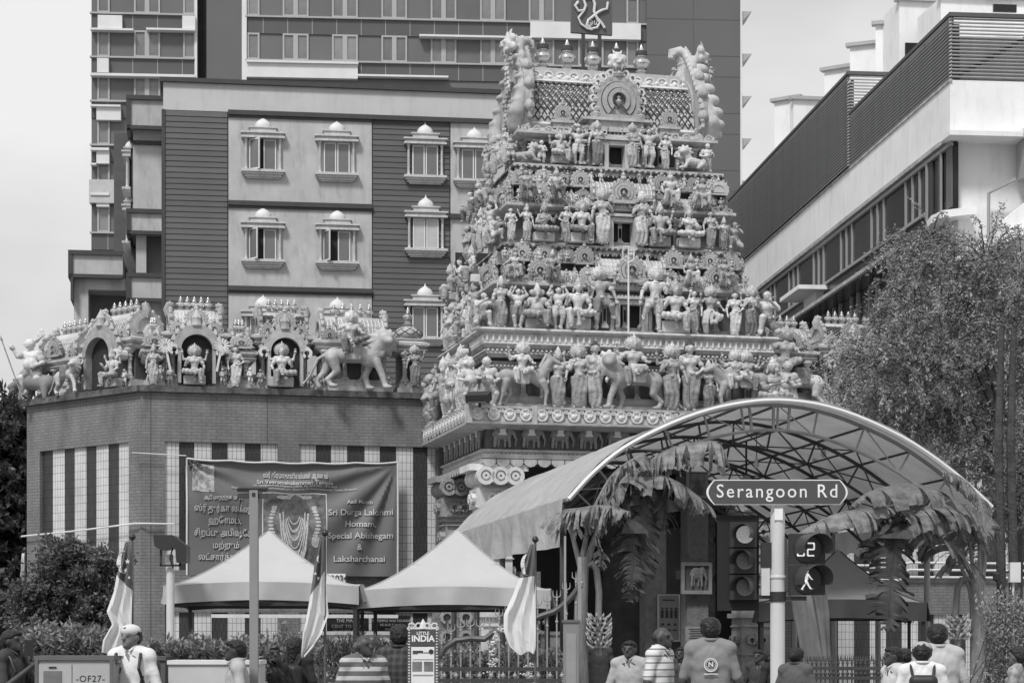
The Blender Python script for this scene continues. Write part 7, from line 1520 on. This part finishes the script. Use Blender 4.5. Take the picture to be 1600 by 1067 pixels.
for x, y, r in ((1445,425,34),(1430,485,40),(1480,450,44),(1420,545,40),(1470,530,60),(1535,475,50),(1590,440,50),(1405,600,34),(1440,610,45),(1490,600,60),(1560,560,66),(1610,520,60),(1400,660,22),(1500,670,50),(1570,660,60),(1620,620,60),(1460,640,30),(1565,740,42),(1610,720,50),(1595,800,40),(1375,570,16),(1640,780,60),(1370,620,10),(1450,380,14),(1540,405,28),(1360,560,6)):
    for k in range(2): cl.append((w1(x+RN.uniform(-12,12), y+RN.uniform(-12,12), Y1+RN.uniform(-1.2, 2.6)), (r/FPX*Y1*1.0, .9, r/FPX*Y1*.85)))
bx_, by_ = W(1585, 1000, Y1).x, Y1
tree('feathery_tree', 'large feathery tree with drooping sprays in front of the louvred building', (bx_, by_, 0), [(bx_,by_,0),(bx_+.05,by_,3.5),(bx_-.3,by_,6.2),(bx_-1.0,by_,8.2)], .14, cl, 1600, 1.0, 1.9, 54, (.078,.032), M_LF,
     limbs=[[(bx_,by_,4.5),(bx_-1.2,by_+.2,6.4),(bx_-2.2,by_+.4,7.8)],[(bx_,by_,4),(bx_+.5,by_,6.5),(bx_+.4,by_+.3,8.6)],[(bx_-.2,by_,5.5),(bx_-.9,by_-.4,6.8),(bx_-2.6,by_,7.2)]])
for k, (px, lab) in enumerate(((1563, 'thin dark trunk under the feathery tree, nearest the canopy'), (1582, 'thin dark trunk under the feathery tree, by the white meter box'))):
    p = W(px, 1000, 36); t = thing('tree_trunk', lab, 'trunk', (p.x, 36, 0)); ob('trunk', MB().tube([(0,0,0),(.02,0,2.5),(-.03,0,5),(.05,.1,7)], [.1,.085,.08,.05], 9), t, m=mat('bark', .055))
    ob('branch', MB().tube([(0,0,3.3+k*.4),(-.3,0,3.6+k*.3),(-.45,0,4.3)], [.06,.05,.02], 6), t, m=mat('bark', .055))
cl = [(w1(x, y, 62), (r/FPX*62, 1.6, r/FPX*62)) for x, y, r in ((5,690,42),(22,740,34),(5,770,46),(28,820,26),(0,840,50),(20,890,40),(-10,930,60),(35,940,26),(30,680,18))]
tree('background_tree', 'dark leafy tree behind the left end of the temple wall', (W(5,1000,62).x, 62, 0), [(W(5,1000,62).x,62,0),(W(5,1000,62).x,62,5)], .3, cl, 900, 1.2, .6, 60, (.22,.12), M_LD)
cl = [(w1(x, y, 25), (r/FPX*21, .4, r/FPX*21)) for x, y, r in ((100,905,34),(75,930,34),(125,930,38),(60,960,34),(110,965,44),(150,955,32),(140,900,20),(100,870,16),(80,985,40),(125,990,40),(165,880,8),(45,940,20))]
tree('garden_bush', 'dense rounded bush before the angled brick wall', (W(105,1000,25).x, 25, 0), [(W(105,1000,25).x,25,0),(W(105,1000,25).x,25,1.6)], .08, cl, 560, .24, .5, 60, (.06,.032), leafmat('bush_leaf', .11))
def hedge(label, px0, px1, y0, Y, n, m, ln=.3, lw=(.085,.03), up=1., nm='hedge'):
    a, c = W(px0, 1000, Y).x, W(px1, 1000, Y).x; t = thing(nm, label, 'plant', ((a+c)/2, Y, 0)); tw = MB(); P = []; D = []; zt0 = CAMZ+(HORIZON-y0)/FPX*Y
    for _ in range(n):
        x = RN.uniform(a, c)-(a+c)/2; y = RN.uniform(-.35, .35); z1 = zt0+RN.normal(0, .07); L_ = ln*RN.uniform(.8, 1.6); d = np.array((RN.normal(0, .22), RN.normal(0, .2), 1)); p0 = np.array((x, y, z1-L_))
        tw.tube([tuple(p0-d*(z1-L_)*.5), tuple(p0+d*L_)], [.008,.003], 3, caps=False)
        for k in range(26): q = k/26; P.append(p0+d*L_*q); D.append(np.array((RN.normal(0,1), RN.normal(0,1), up)))
        for k in range(10): P.append(p0-d*RN.uniform(0, .5)+RN.normal(0,.06,3)); D.append(RN.normal(0,1,3))
    ob('stem', tw, t, m=mat('stem', .06, var=.3))['kind'] = 'stuff'; leaves('foliage', P, D, lw[0], lw[1], m, t); return t
hedge('pale leafy hedge behind the utility cabinet', 38, 172, 990, 21.5, 260, M_LH)
hedge('low leafy hedge behind the pale street cabinet', 240, 410, 1012, 21.5, 220, M_LH, .22)
hedge('leafy shrub with narrow leaves right of the lamp post', 400, 490, 1006, 24, 150, M_LH, .3)
hedge('row of spiky young plants behind the low iron fence', 480, 680, 1008, 27, 150, leafmat('spiky_leaf', .10), .35, (.12,.022), 1.6)
hedge('flowering plants behind the wavy railing', 690, 880, 1022, 31.5, 170, M_LH, .3, (.08,.04))
hedge('thin leafy shrub at the right behind the banana plant', 1545, 1600, 930, 30, 60, M_LF, .8)
# pale blossom heads behind the railing
for px, py, s, lab in ((790,990,1.,'arching pale flower garland behind the wavy railing'),(772,1020,.5,'small pale blossom cluster left of the flower garland'),(828,1030,.55,'small pale blossom cluster below the furled flag')):
    Yf = 30.0; p = W(px, py, Yf); t = thing('flower_cluster', lab, 'flowers', (p.x, Yf, 0)); b = MB(); 
    for k in range(int(150*s)):
        a = RN.uniform(-1.7, 1.7); r = (.19+RN.normal(0,.02)) if s == 1. else abs(RN.normal(0,.06)); x = r*sin(a); z = p.z-.1+r*cos(a)*1.0-(abs(a)**2)*.05*s - (RN.uniform(0,.18) if s < 1 else 0); b.lathe([(0,-.018),(.02,0),(0,.014)], (x, RN.normal(0,.03), z), 5)
    ob('blossom', b, t, m=M_PALE)['kind'] = 'stuff'; ob('stem', MB().tube([(0,0,0),(0,0,p.z-.15)], .012, 5), t, m=mat('stem', .06))
# ------------------------------------------------------------------ banana plants
M_BAN = mat('banana_leaf', .25, rough=.45, var=.5, scale=4.5, detail=8, trans=.4, spec=.5, stretch=(1,1,2.2), bump=.5, bscale=22, rnd=.2); M_BAS = mat('banana_stem', .17, rough=.45, var=.3, scale=5, stretch=(3,3,.6), bump=.2); M_DRY = mat('dry_banana_leaf', .06, rough=.7, var=.5, scale=5, trans=.1)
def bleaf(parent, pts, wid, m=None, droop=.9, tear=.5, seed=0, tip=True, segs=54, name='leaf', back=1., w0=.25):
    rn = random.Random(seed); pts = [Vector(p) for p in pts]; b = MB(); n = segs
    def cr(t):
        q = t*(len(pts)-1); k = min(int(q), len(pts)-2); f = q-k; P = [pts[max(0, min(len(pts)-1, k+i))] for i in (-1,0,1,2)]
        return .5*((2*P[1])+(-P[0]+P[2])*f+(2*P[0]-5*P[1]+4*P[2]-P[3])*f*f+(-P[0]+3*P[1]-3*P[2]+P[3])*f**3)
    for s in (-1, 1):
        i = 0
        while i < n:
            k = min(n, i+(rn.randint(1, 2) if rn.random() < tear else rn.randint(3, 6))); ex = rn.uniform(.75, 1.1) if rn.random() > .12 else rn.uniform(.3, .7); dr = droop*rn.uniform(.7, 1.3); tw = rn.uniform(-.35, .35)
            prev = None; rows = []
            for j in range(i, k+1):
                t = j/n; p = cr(t); d = (cr(min(1, t+.02))-cr(max(0, t-.02))); d.normalize(); side = d.cross(Vector((0,0,1)))
                if side.length < .2: side = Vector((1, 0, 0))
                side.normalize(); side = (side+d*.25).normalized(); w = wid*(min(1, t*6+w0) if True else 1)*(1-max(0, (t-.72)/.28)**2*.85); r = [p]; dirv = side*s+Vector((0,0,.12)); q = p.copy()
                for h in range(4):
                    dirv = (dirv+Vector((0,0,-dr*.42))+d*tw*.3).normalized(); q = q+dirv*w*ex/4; r.append(q+d*((.007 if j == i else -.007)*(h+1)+.02*sin(j*1.9+h*1.3)*h*.25)+Vector((0,.015*h*sin(j*2.3+seed),.012*h*cos(j*3.1))))
                rows.append(r)
            V = [v for r in rows for v in r]; mm = 5; b.add(V, [(a*mm+c, (a+1)*mm+c, (a+1)*mm+c+1, a*mm+c+1) for a in range(len(rows)-1) for c in range(4)], True); i = k
    o = ob(name, b, parent, m=m or M_BAN)
    ob('midrib', MB().tube([cr(t) for t in np.linspace(0, 1, 16)], list(np.linspace(.032, .008, 16)), 6), o, m=M_BAS if (m is None) else M_DRY)
    return o
def banana(label, px, Y, leaves_, trunkpx, bunch, rtr=.12):
    base = W(px, 1000, Y); t = thing('banana_plant', label, 'banana plant', (base.x, Y, 0)); L = lambda x, y, dy=0.: (W(x, y, Y+dy)-Vector((base.x, Y, 0)))
    ob('stem', MB().tube([(0,0,0)]+[L(x, y) for x, y in trunkpx], [rtr*1.1]+list(np.linspace(rtr, rtr*.65, len(trunkpx))), 12), t, m=M_BAS)
    for i, lf in enumerate(leaves_):
        st, pts, w, dr, te, mm = lf
        if st: ob('leaf_stalk', MB().tube([L(*p) for p in st], list(np.linspace(.05, .03, len(st))), 7), t, m=M_BAS)
        bleaf(t, [L(*p) for p in pts], w, mm, dr, te, seed=i*7+int(px))
    sx = [L(*p) for p in bunch[0]]; ob('fruit_stalk', MB().tube(sx, .055, 9), t, m=M_BAS)
    bc = L(*bunch[1]); hl = bunch[2]; k = 0
    fr = MB()
    pr = [('c', (0,0,0), (.05,0,-.01), .016, .02), ('c', (.05,0,-.01), (.11,0,.04), .02, .019), ('c', (.11,0,.04), (.135,0,.085), .018, .008)]
    V, Q_ = sculpt(pr, .01, .012); 
    bm_ = MB(); bm_.add([tuple(v) for v in V], [tuple(q) for q in Q_], True); me = bm_.mesh('banana', mat('banana_fruit', .40, rough=.5, var=.2, rnd=.12))
    for tier in range(int(hl/.075)):
        z = -tier*.075; r = .04+.05*sin(PI*(tier+1)/(hl/.075+1))
        for q in range(10):
            a = 2*PI*q/10+tier*.4+RN.uniform(-.1,.1)
            if sin(a) > .75: continue
            o = ob('banana', me, t, (bc.x+cos(a)*r, bc.y+sin(a)*r, bc.z+z)); o.rotation_euler = (RN.uniform(-.2,.2), RN.uniform(-.3,.1), a); o.scale = (1.,1.,.9)
    ob('fruit_core', MB().tube([(bc.x,bc.y,bc.z+.05),(bc.x,bc.y,bc.z-hl)], .045, 8), t, m=M_BAS)
banana('left banana plant tied to the canopy post, with hanging fruit bunch', 908, 32.6, [
    ([(912,900),(925,850),(950,800),(985,765)], [(985,765,0),(1015,722,0),(1060,698,-.2),(1120,692,-.4),(1135,720,-.4)], 0.57, 1.5, .85, None),
    ([(908,890),(898,850),(890,820)], [(890,820,0),(880,800,-.1),(905,795,-.3),(945,790,-.5),(985,800,-.7)], 0.49, 1.2, .8, None),
    ([(915,890),(930,840),(948,790)], [(948,790,0),(960,760,0),(990,745,-.1),(1040,745,-.3),(1090,775,-.3),(1112,800,-.2)], 0.54, .9, .5, None),
    ([(912,880),(935,830),(958,790)], [(958,790,0),(975,775,-.2),(985,810,-.3),(990,860,-.3),(985,920,-.3)], 0.38, .8, .9, M_DRY),
    (None, [(1000,740,-.1),(1003,780,-.2),(1000,850,-.2),(985,940,-.2)], 0.35, .7, .9, M_DRY),
    (None, [(985,740,-.2),(965,760,-.3),(940,810,-.3),(925,850,-.3)], 0.46, 1.0, .6, None),
    ([(908,880),(920,820),(935,780)], [(935,780,-.1),(955,745,-.1),(985,720,-.2),(1010,715,-.2),(1020,760,-.2)], 0.46, 1.1, .7, None),
    (None, [(1010,715,-.1),(1025,740,-.1),(1040,780,-.1),(1035,830,-.1)], 0.35, 1.0, .8, M_DRY)],
    [(907,1000),(908,940),(911,890),(914,870)], ([(916,885),(925,880),(932,890),(936,925),(935,965)], (936,966,-.15), .58))
banana('right banana plant with broad leaves arching over the dark tent', 1528, 33.5, [
    ([(1528,960),(1532,900),(1530,850)], [(1530,850,0),(1510,800,-.1),(1470,768,-.3),(1420,757,-.5),(1360,768,-.7),(1330,790,-.8)], 0.62, 1.0, .35, None),
    ([(1526,960),(1522,900),(1515,850)], [(1515,850,0),(1480,810,-.2),(1430,792,-.5),(1360,795,-.8),(1300,805,-1.0),(1245,835,-1.1)], 0.54, 1.1, .7, None),
    ([(1522,960),(1515,920),(1500,880)], [(1500,880,-.1),(1480,850,-.3),(1440,822,-.5),(1400,806,-.7)], 0.70, .9, .2, None),
    (None, [(1410,815,-.6),(1400,830,-.7),(1393,880,-.7),(1390,930,-.7),(1388,985,-.7)], 0.41, .5, .6, M_DRY),
    (None, [(1400,800,-.2),(1375,810,-.3),(1362,840,-.3),(1358,880,-.3)], 0.27, .8, .95, M_DRY),
    ([(1530,950),(1538,880),(1540,840)], [(1540,840,0),(1535,800,.1),(1525,770,.2),(1500,745,.3),(1470,735,.4)], 0.41, .9, .5, None),
    (None, [(1500,800,-.4),(1470,790,-.6),(1430,800,-.7),(1410,840,-.7)], 0.68, .8, .15, None)],
    [(1528,1000),(1526,950),(1524,910),(1520,880)], ([(1515,905),(1503,905),(1496,920),(1493,965)], (1497,968,-.15), .42), .13)
# hanging plastic sheet and paper flags by the signals
ps = thing('plastic_sheet', 'glossy hanging plastic sheet right of the signal pole', 'sheet', C.world(C.u(1255,-.8), -.8, 0), TRZ); M_PL = mat('glossy_sheet', .22, rough=.12, var=.3, scale=2, trans=.3, spec=.9)
def _pf(a, b): 
    x = np.interp(b, (0,.5,1), ((1262-1255),(1240-1255),(1228-1255)))+(np.interp(b, (0,.5,1), (46,60,50)))*a; return (x/FPX*33, .08*sin(a*8+b*3)+.03*sin(a*21), .8+2.35*b)
ob('sheet', MB().grid(_pf, 30, 20), ps, m=M_PL)
# meter box on the right trunk
mb_ = thing('meter_box', 'small white meter box with camera on a thin pipe by the right trunks', 'box', (W(1585,1000,35.2).x, 35.2, 0)); z = W(1585,893,35.2).z; ob('box', MB().box(-.09,.09,-.08,.08,z-.18,z+.16), mb_, m=M_WP); ob('pipe', MB().tube([(-.02,0,0),(-.02,0,z-.1)], .02, 6), mb_, m=M_WP); ob('camera_head', MB().lathe([(.0,-.1),(.06,-.06),(.07,.04),(0,.1)], (-.32,-.05,z-.08), 10), mb_, m=M_BLK); ob('arm', MB().bar((-.3,0,z-.04),(-.08,0,z),.03), mb_, m=M_BLK)

# ragged dried leaves tied along the front arch
for i, (t0, ln_) in enumerate(((.03,1.0),(.07,.8),(.11,.7),(.16,.8),(.2,.55),(.25,.5),(.30,.35),(.93,.5),(.96,.7),(.985,.9))):
    p = inner_at(t0, .3); tp_ = C.world(p[0]+.1, -.15, p[1]); lt = thing('dried_leaf', 'ragged dried leaf strip tied to the canopy arch, %s %s' % (ORD[i if i < 7 else i-7], 'from the left foot' if i < 7 else 'of three near the right foot'), 'leaf', tp_, TRZ, 'dried leaves tied to the canopy arch')
    rn = random.Random(i); x = rn.uniform(-.1,.1); bleaf(lt, [(0,0,0),(x,-.03,-.3*ln_),(x*2+.05,-.03,-.7*ln_),(x*2.4,0,-1.0*ln_)], .2, M_DRY if i % 2 else M_BAN, .9, 1., seed=i, segs=26)

# ------------------------------------------------------------------ people (real size, standing on the pavement)
def stripe(name, c1, c2, freq, duty=.0, check=False, rough=.8):
    if name in MATS: return MATS[name]
    m = bpy.data.materials.new(name); m.use_nodes = True; t = m.node_tree; N = t.nodes; L = t.links; b = N['Principled BSDF']; b.inputs['Roughness'].default_value = rough
    co = N.new('ShaderNodeTexCoord'); sp = N.new('ShaderNodeSeparateXYZ'); L.new(co.outputs['Object'], sp.inputs[0])
    def band(out, f):
        a = N.new('ShaderNodeMath'); a.operation = 'MULTIPLY'; a.inputs[1].default_value = f; L.new(out, a.inputs[0]); s = N.new('ShaderNodeMath'); s.operation = 'SINE'; L.new(a.outputs[0], s.inputs[0]); g = N.new('ShaderNodeMath'); g.operation = 'GREATER_THAN'; g.inputs[1].default_value = duty; L.new(s.outputs[0], g.inputs[0]); return g.outputs[0]
    o = band(sp.outputs[2], freq)
    if check: a = N.new('ShaderNodeMath'); a.operation = 'ADD'; L.new(o, a.inputs[0]); L.new(band(sp.outputs[0], freq), a.inputs[1]); h = N.new('ShaderNodeMath'); h.operation = 'MULTIPLY'; h.inputs[1].default_value = .5; L.new(a.outputs[0], h.inputs[0]); o = h.outputs[0]
    mr = N.new('ShaderNodeMapRange'); mr.inputs[3].default_value = c1; mr.inputs[4].default_value = c2; L.new(o, mr.inputs[0]); L.new(mr.outputs[0], b.inputs['Base Color']); MATS[name] = m; return m
SK1, SK2, SK3 = mat('skin_dark', .055, rough=.5, var=.12, scale=12), mat('skin_mid', .15, rough=.5, var=.1, scale=12), mat('skin_light', .30, rough=.5, var=.1, scale=12)
HAIR = mat('black_hair', .012, rough=.5, var=.4, scale=40, bump=.5, bscale=60); GREYH = mat('grey_hair', .12, rough=.7, var=.4, scale=40)
def cm(n, v, **k): return mat('cloth_'+n, v, rough=.85, var=.12, scale=7, bump=.45, bscale=11, **k)
ARMS = {'down': ([(-.155,.015,.645),(-.165,-.04,.50)], [(.155,.015,.645),(.165,-.04,.50)]),
        'chest': ([(-.18,-.06,.64),(-.07,-.13,.74)], [(.155,.01,.625),(.15,-.05,.5)]),
        'phone': ([(-.16,-.06,.64),(-.09,-.22,.78)], [(.16,-.06,.64),(.09,-.22,.76)]),
        'folded': ([(-.17,-.05,.62),(.02,-.13,.64)], [(.17,-.05,.62),(-.02,-.14,.62)]),
        'front': ([(-.16,-.02,.62),(-.12,-.14,.56)], [(.16,-.02,.62),(.12,-.14,.56)])}
def person(label, px, ytop, Y, face, skin=SK1, shirt=None, trousers=None, hair='short', arms='down', look=0., sleeve='short', fat=1., hm=None, bag=None, extra=None, cap=None, female=False, bald=False, group=None, lean=0.):
    Hh = (CAMZ+(HORIZON-ytop)/FPX*Y); head = Vector((0,-.015-lean,.915)); chest = Vector((0,-lean*.6,.742))
    A = ARMS[arms]; hp = human(hip=(0,0,.5), chest=chest, head=head, L=A[0], Rr=A[1], real=True, look=look, fat=fat, female=female, skirt='pants')
    t = thing('person', label, 'person', ((px-800)/FPX*Y, Y, 0), R(face), group); t.scale = (Hh,)*3
    ob('body', sculpt_mesh('body', hp['body'], .0075, skin, k=.012, smooth_it=1), t)
    sw = .094 if female else .104; f = fat*1.0; S = []
    for sx, arm in ((-1, A[0]), (1, A[1])):
        sh = chest+_v(sx*sw*.97,0,.07); e = _v(*arm[0]); S += [('e', sh-_v(0,0,.004), (.046*f,.045*f,.044*f)), ('c', sh, chest+_v(sx*.03,0,.095), .043*f, .04*f), ('c', sh, sh.lerp(e, .82 if sleeve == 'short' else 1), .034*f, .034 if sleeve == 'short' else .03)]
        if sleeve == 'long': S.append(('c', e, e.lerp(_v(*arm[1]), .9), .031, .024))
    S += [('c', chest+_v(-.07,0,.065), chest+_v(.07,0,.065), .044, .044), ('e', chest+_v(0,0,-.02), (.110*f,.076*f,.13)), ('c', chest+_v(-.05,.0,.082), chest+_v(.05,.0,.082), .045, .045), ('c', chest-_v(.035,0,.06), _v(-.032,0,.5), .068*f, .078*f), ('c', chest-_v(-.035,0,.06), _v(.032,0,.5), .068*f, .078*f), ('c', chest+_v(0,.004,.09), chest+_v(0,.004,.11), .042, .038)]
    if female: S += [('e', chest+_v(-.04,-.052,.01), (.04,.036,.038)), ('e', chest+_v(.04,-.052,.01), (.04,.036,.038))]
    S.append(('c', _v(-.04,0,.47), _v(.04,0,.47), .078*f, .078*f))
    ob('shirt', sculpt_mesh('shirt', S, .008, shirt, k=.009, fold=lambda P: .0012*np.sin(P[..., 2]*95+P[..., 0]*60+4*np.sin(P[..., 0]*31))), t)
    ob('collar', sculpt_mesh('collar', [('t', chest+_v(0,.006,.122), .040, .010, .95), ('c', chest+_v(-.028,-.03,.118), chest+_v(-.012,-.062,.095), .009, .007), ('c', chest+_v(.028,-.03,.118), chest+_v(.012,-.062,.095), .009, .007)], .006, shirt, k=.006), t)
    T_ = []
    for sx in (-1, 1): T_ += [('c', (sx*.048,0,.49), (sx*.056,-.01,.27), .066*fat, .05), ('c', (sx*.056,-.01,.27), (sx*.057,.01,.06), .05, .038)]
    T_.append(('e', (0,0,.5), (.098*fat,.075*fat,.06))); ob('trousers', sculpt_mesh('trousers', T_, .012, trousers or cm('dark_trousers', .04), k=.02), t)
    sh_ = []; 
    for sx in (-1, 1): sh_ += [('c', (sx*.058,.02,.02), (sx*.07,-.09,.016), .026, .02)]
    ob('shoe', sculpt_mesh('shoe', sh_[:1], .01, cm('shoe', .04)), t); ob('shoe', sculpt_mesh('shoe', sh_[1:], .01, cm('shoe', .04)), t)
    fw = _v(sin(look), -cos(look), 0); sd = _v(cos(look), sin(look), 0); h = head
    # eyes
    for s in (-1, 1): ob('eye', MB().lathe([(0,-.005),(.0042,0),(0,.004)], tuple(h+fw*.052+sd*.02*s+_v(0,0,.006)), 8), t, m=HAIR)
    Hp = []
    if not bald: Hp += [('e', h-fw*.012+_v(0,0,.024), (.055,.058,.047)), ('e', h-fw*.03+_v(0,0,-.004), (.05,.043,.044)), ('c', h+sd*.047-_v(0,0,.0)-fw*.008, h+sd*.046+_v(0,0,.03), .012, .014), ('c', h-sd*.047-_v(0,0,.0)-fw*.008, h-sd*.046+_v(0,0,.03), .012, .014), ('e', h+fw*.03+_v(0,0,.047), (.036,.03,.016))]
    elif bald == 'fringe': Hp += [('e', h-fw*.034+_v(0,0,-.004), (.046,.028,.03)), ('e', h+sd*.045-fw*.015+_v(0,0,.0), (.01,.028,.02)), ('e', h-sd*.045-fw*.015+_v(0,0,.0), (.01,.028,.02))]
    if hair == 'long': Hp += [('c', h-fw*.04, h-fw*.05-_v(0,0,.14), .045, .03), ('c', h-fw*.05-_v(0,0,.14), h-fw*.05-_v(0,0,.25), .03, .016)]
    if hair == 'bun': Hp += [('e', h-fw*.07, (.03,.03,.03))]
    if hair == 'tall': Hp += [('e', h-fw*.005+_v(0,0,.05), (.05,.052,.03))]
    if Hp: ob('hair', sculpt_mesh('hair', Hp, .008, hm or HAIR, k=.014, fold=lambda P: .0022*np.sin(P[..., 0]*170)*np.sin(P[..., 2]*140+P[..., 1]*120)), t)
    if cap is not None:
        d = fw*cap[0]; c_ = [('e', h+_v(0,0,.036), (.060,.062,.04)), ('c', h+d*.05+_v(0,0,.028)-sd*.02, h+d*.085+_v(0,0,.016)-sd*.015, .014, .008), ('c', h+d*.05+_v(0,0,.028)+sd*.02, h+d*.085+_v(0,0,.016)+sd*.015, .014, .008), ('c', h+d*.06+_v(0,0,.028), h+d*.1+_v(0,0,.014), .013, .007)]
        ob('cap', sculpt_mesh('cap', c_, .008, cap[1], k=.012), t)
        ob('cap_opening', MB().lathe([(0,-.012),(.02,-.008),(.02,.0),(0,.0)], tuple(h-d*.0+d*.062+_v(0,0,.03)), 10), t, m=HAIR) if cap[0] > 0 and len(cap) > 2 else None
    if bag == 'backpack' or bag == 'backpack_big':
        w = 1.0 if bag == 'backpack' else 1.25
        b_ = thing('backpack', f'dark backpack worn by the {label.split(" ",1)[1] if label.startswith("man ") else label}'[:95], 'backpack', t.location, t.rotation_euler.z); b_.scale = t.scale
        ob('pack', sculpt_mesh('pack', [('b', (0,.125,.66), (.085*w,.05*w,.13), .035), ('b', (0,.18,.62), (.06*w,.025*w,.07), .02)], .01, mat('black_nylon', .025, rough=.5, var=.3), k=.015), b_)
        for s in (-1, 1): ob('strap', MB().tube([(s*.06,.09,.78), (s*.07,.03,.845), (s*.075,-.05,.82), (s*.08,-.085,.74), (s*.095,-.04,.64), (s*.09,.05,.58)], .0095, 6), b_, m=mat('black_nylon', .025))
    return t
P_ = person
P_('man in dark T-shirt at the left edge holding up a phone', 16, 979, 19.6, 70, SK1, cm('charcoal', .045), arms='phone', bag='backpack')
ph_ = thing('phone', 'dark phone held up by the man at the left edge', 'phone', (W(47,1008,19.4).x, 19.35, W(47,1012,19.4).z), .5); ob('case', MB().box(-.04,.04,-.006,.006,-.075,.075), ph_, m=M_BLK)
P_('man in white long-sleeved top with backward cap and backpack', 206, 972, 19.4, -14, SK2, cm('white', .62), cm('grey_shorts', .1), arms='chest', look=-.25, sleeve='long', bag='backpack_big', cap=(-1, mat('cap_white', .55)))
cb = thing('sling_bag', 'dark sling bag across the chest of the man in white', 'bag', (W(206,1000,19.4).x, 19.4, 0), R(-14)); cb.scale = (1.66,)*3
ob('pouch', sculpt_mesh('pouch', [('b', (.01,-.1,.585), (.06,.02,.035), .018), ('c', (-.04,-.1,.6), (.06,-.1,.57), .024, .02)], .008, mat('black_nylon', .025), k=.012), cb); ob('strap', MB().tube([(.07,-.085,.6),(.09,-.03,.72),(.06,.0,.86),(.0,-.03,.84),(-.06,-.09,.68),(-.05,-.1,.6)], .008, 6), cb, m=mat('black_nylon', .025))
P_('bald man in pale top beyond the hedge', 146, 997, 24, 40, SK2, cm('pale', .55), bald='fringe')
P_('man in pale grey T-shirt walking left before the lamp post', 371, 995, 19.3, -80, SK1, cm('pale_grey', .36), look=0, arms='down')
P_('dark-haired person half hidden by the hedge left of the tent leg', 312, 1006, 24.5, 150, SK1, cm('black', .02), hair='bun')
P_('crouching figure in black right of the lamp post', 424, 1003, 22, 30, SK1, cm('black', .02), female=True, hair='bun')
P_('person in black with big dark bag by the hedge', 460, 991, 22.5, 160, SK1, cm('black', .02), bag='backpack_big', hair='long')
P_('bald man in striped polo shirt looking right', 568, 987, 19.5, 20, SK1, stripe('striped_polo', .10, .42, 115., .1), look=.45, bald='fringe', hm=GREYH, fat=1.1, arms='down')
P_('man in dark checked shirt seen from behind', 624, 973, 20.2, 165, SK1, stripe('checked_shirt', .02, .06, 150., .2, True), look=.2, hair='tall', arms='front', fat=1.02)
P_('person in dark sleeveless top behind the banana bunch', 936, 988, 34.5, 10, SK1, cm('dark_grey', .06))
P_('dark-haired man in pale shirt facing the street by the bananas', 984, 997, 23.5, -15, SK1, cm('shirt_grey', .34), arms='front', look=-.1, fat=1.05)
P_('bald man in white striped polo looking right', 1031, 975, 21, 62, SK1, stripe('thin_striped_polo', .60, .18, 150., .75), bald='fringe', fat=1.08, arms='down')
P_('woman in dark clothes standing in the portal shade', 1064, 1008, 30, -20, SK1, cm('dark_print', .04), female=True, hair='bun')
bk = P_('man in grey polo with round back emblem seen from behind', 1110, 962, 20.6, 176, SK1, cm('polo_grey', .20), look=.15, hair='tall', fat=1.13, arms='front')
b = MB().ringprism(arc_pts(.040,-180,180,24), arc_pts(.033,-180,180,24), -.003, .003).ringprism(arc_pts(.029,-180,180,24), arc_pts(.026,-180,180,24), -.003, .003); o = ob('emblem_ring', b, bk, (.0,.093,.72), PI, m=mat('emblem_white', .6)); o = ob('emblem_letter', text_mesh('N', .04, mat('emblem_white', .6), .001, bold=.001), bk, (.0,.094,.722), PI); o.rotation_euler = (-.05,0,PI)
ob('emblem_text', MB().box(-.04,.04,-.002,.002,0,.006), bk, (.0,.093,.665), PI, m=mat('emblem_white', .6))
P_('person in dark top beside the signal pole in the shade', 1186, 1012, 29, -30, SK1, cm('dark_print', .04), hair='short')
P_('dark-clothed person behind the signal pole', 1202, 1014, 28, 60, SK1, cm('black', .02))
P_('woman in dark sleeveless dress right of the signal pole', 1243, 1007, 22.5, 155, SK1, cm('dress_grey', .09), female=True, hair='bun', arms='front')
P_('man with dark hair and pale shirt walking left', 1398, 1006, 20.6, -70, SK1, cm('pale_b', .5), arms='down', look=-.1)
P_('dark-haired head behind the man walking left', 1414, 1009, 23, -120, SK1, cm('dark_grey', .06))
P_('man in grey cap with backpack seen from behind', 1441, 999, 18.6, 172, SK2, cm('white', .62), cap=(1, mat('cap_grey', .33), 1), bag='backpack')
P_('tall man in pale T-shirt seen from behind on the right', 1466, 972, 20, 184, SK3, cm('tee_grey', .40), hair='tall', fat=1.22, look=-.2)
P_('woman in floral top leaving at the right edge', 1594, 1006, 20, -130, SK2, mat('floral_cloth', .25, var=.6, scale=22, detail=3), female=True, hair='long')
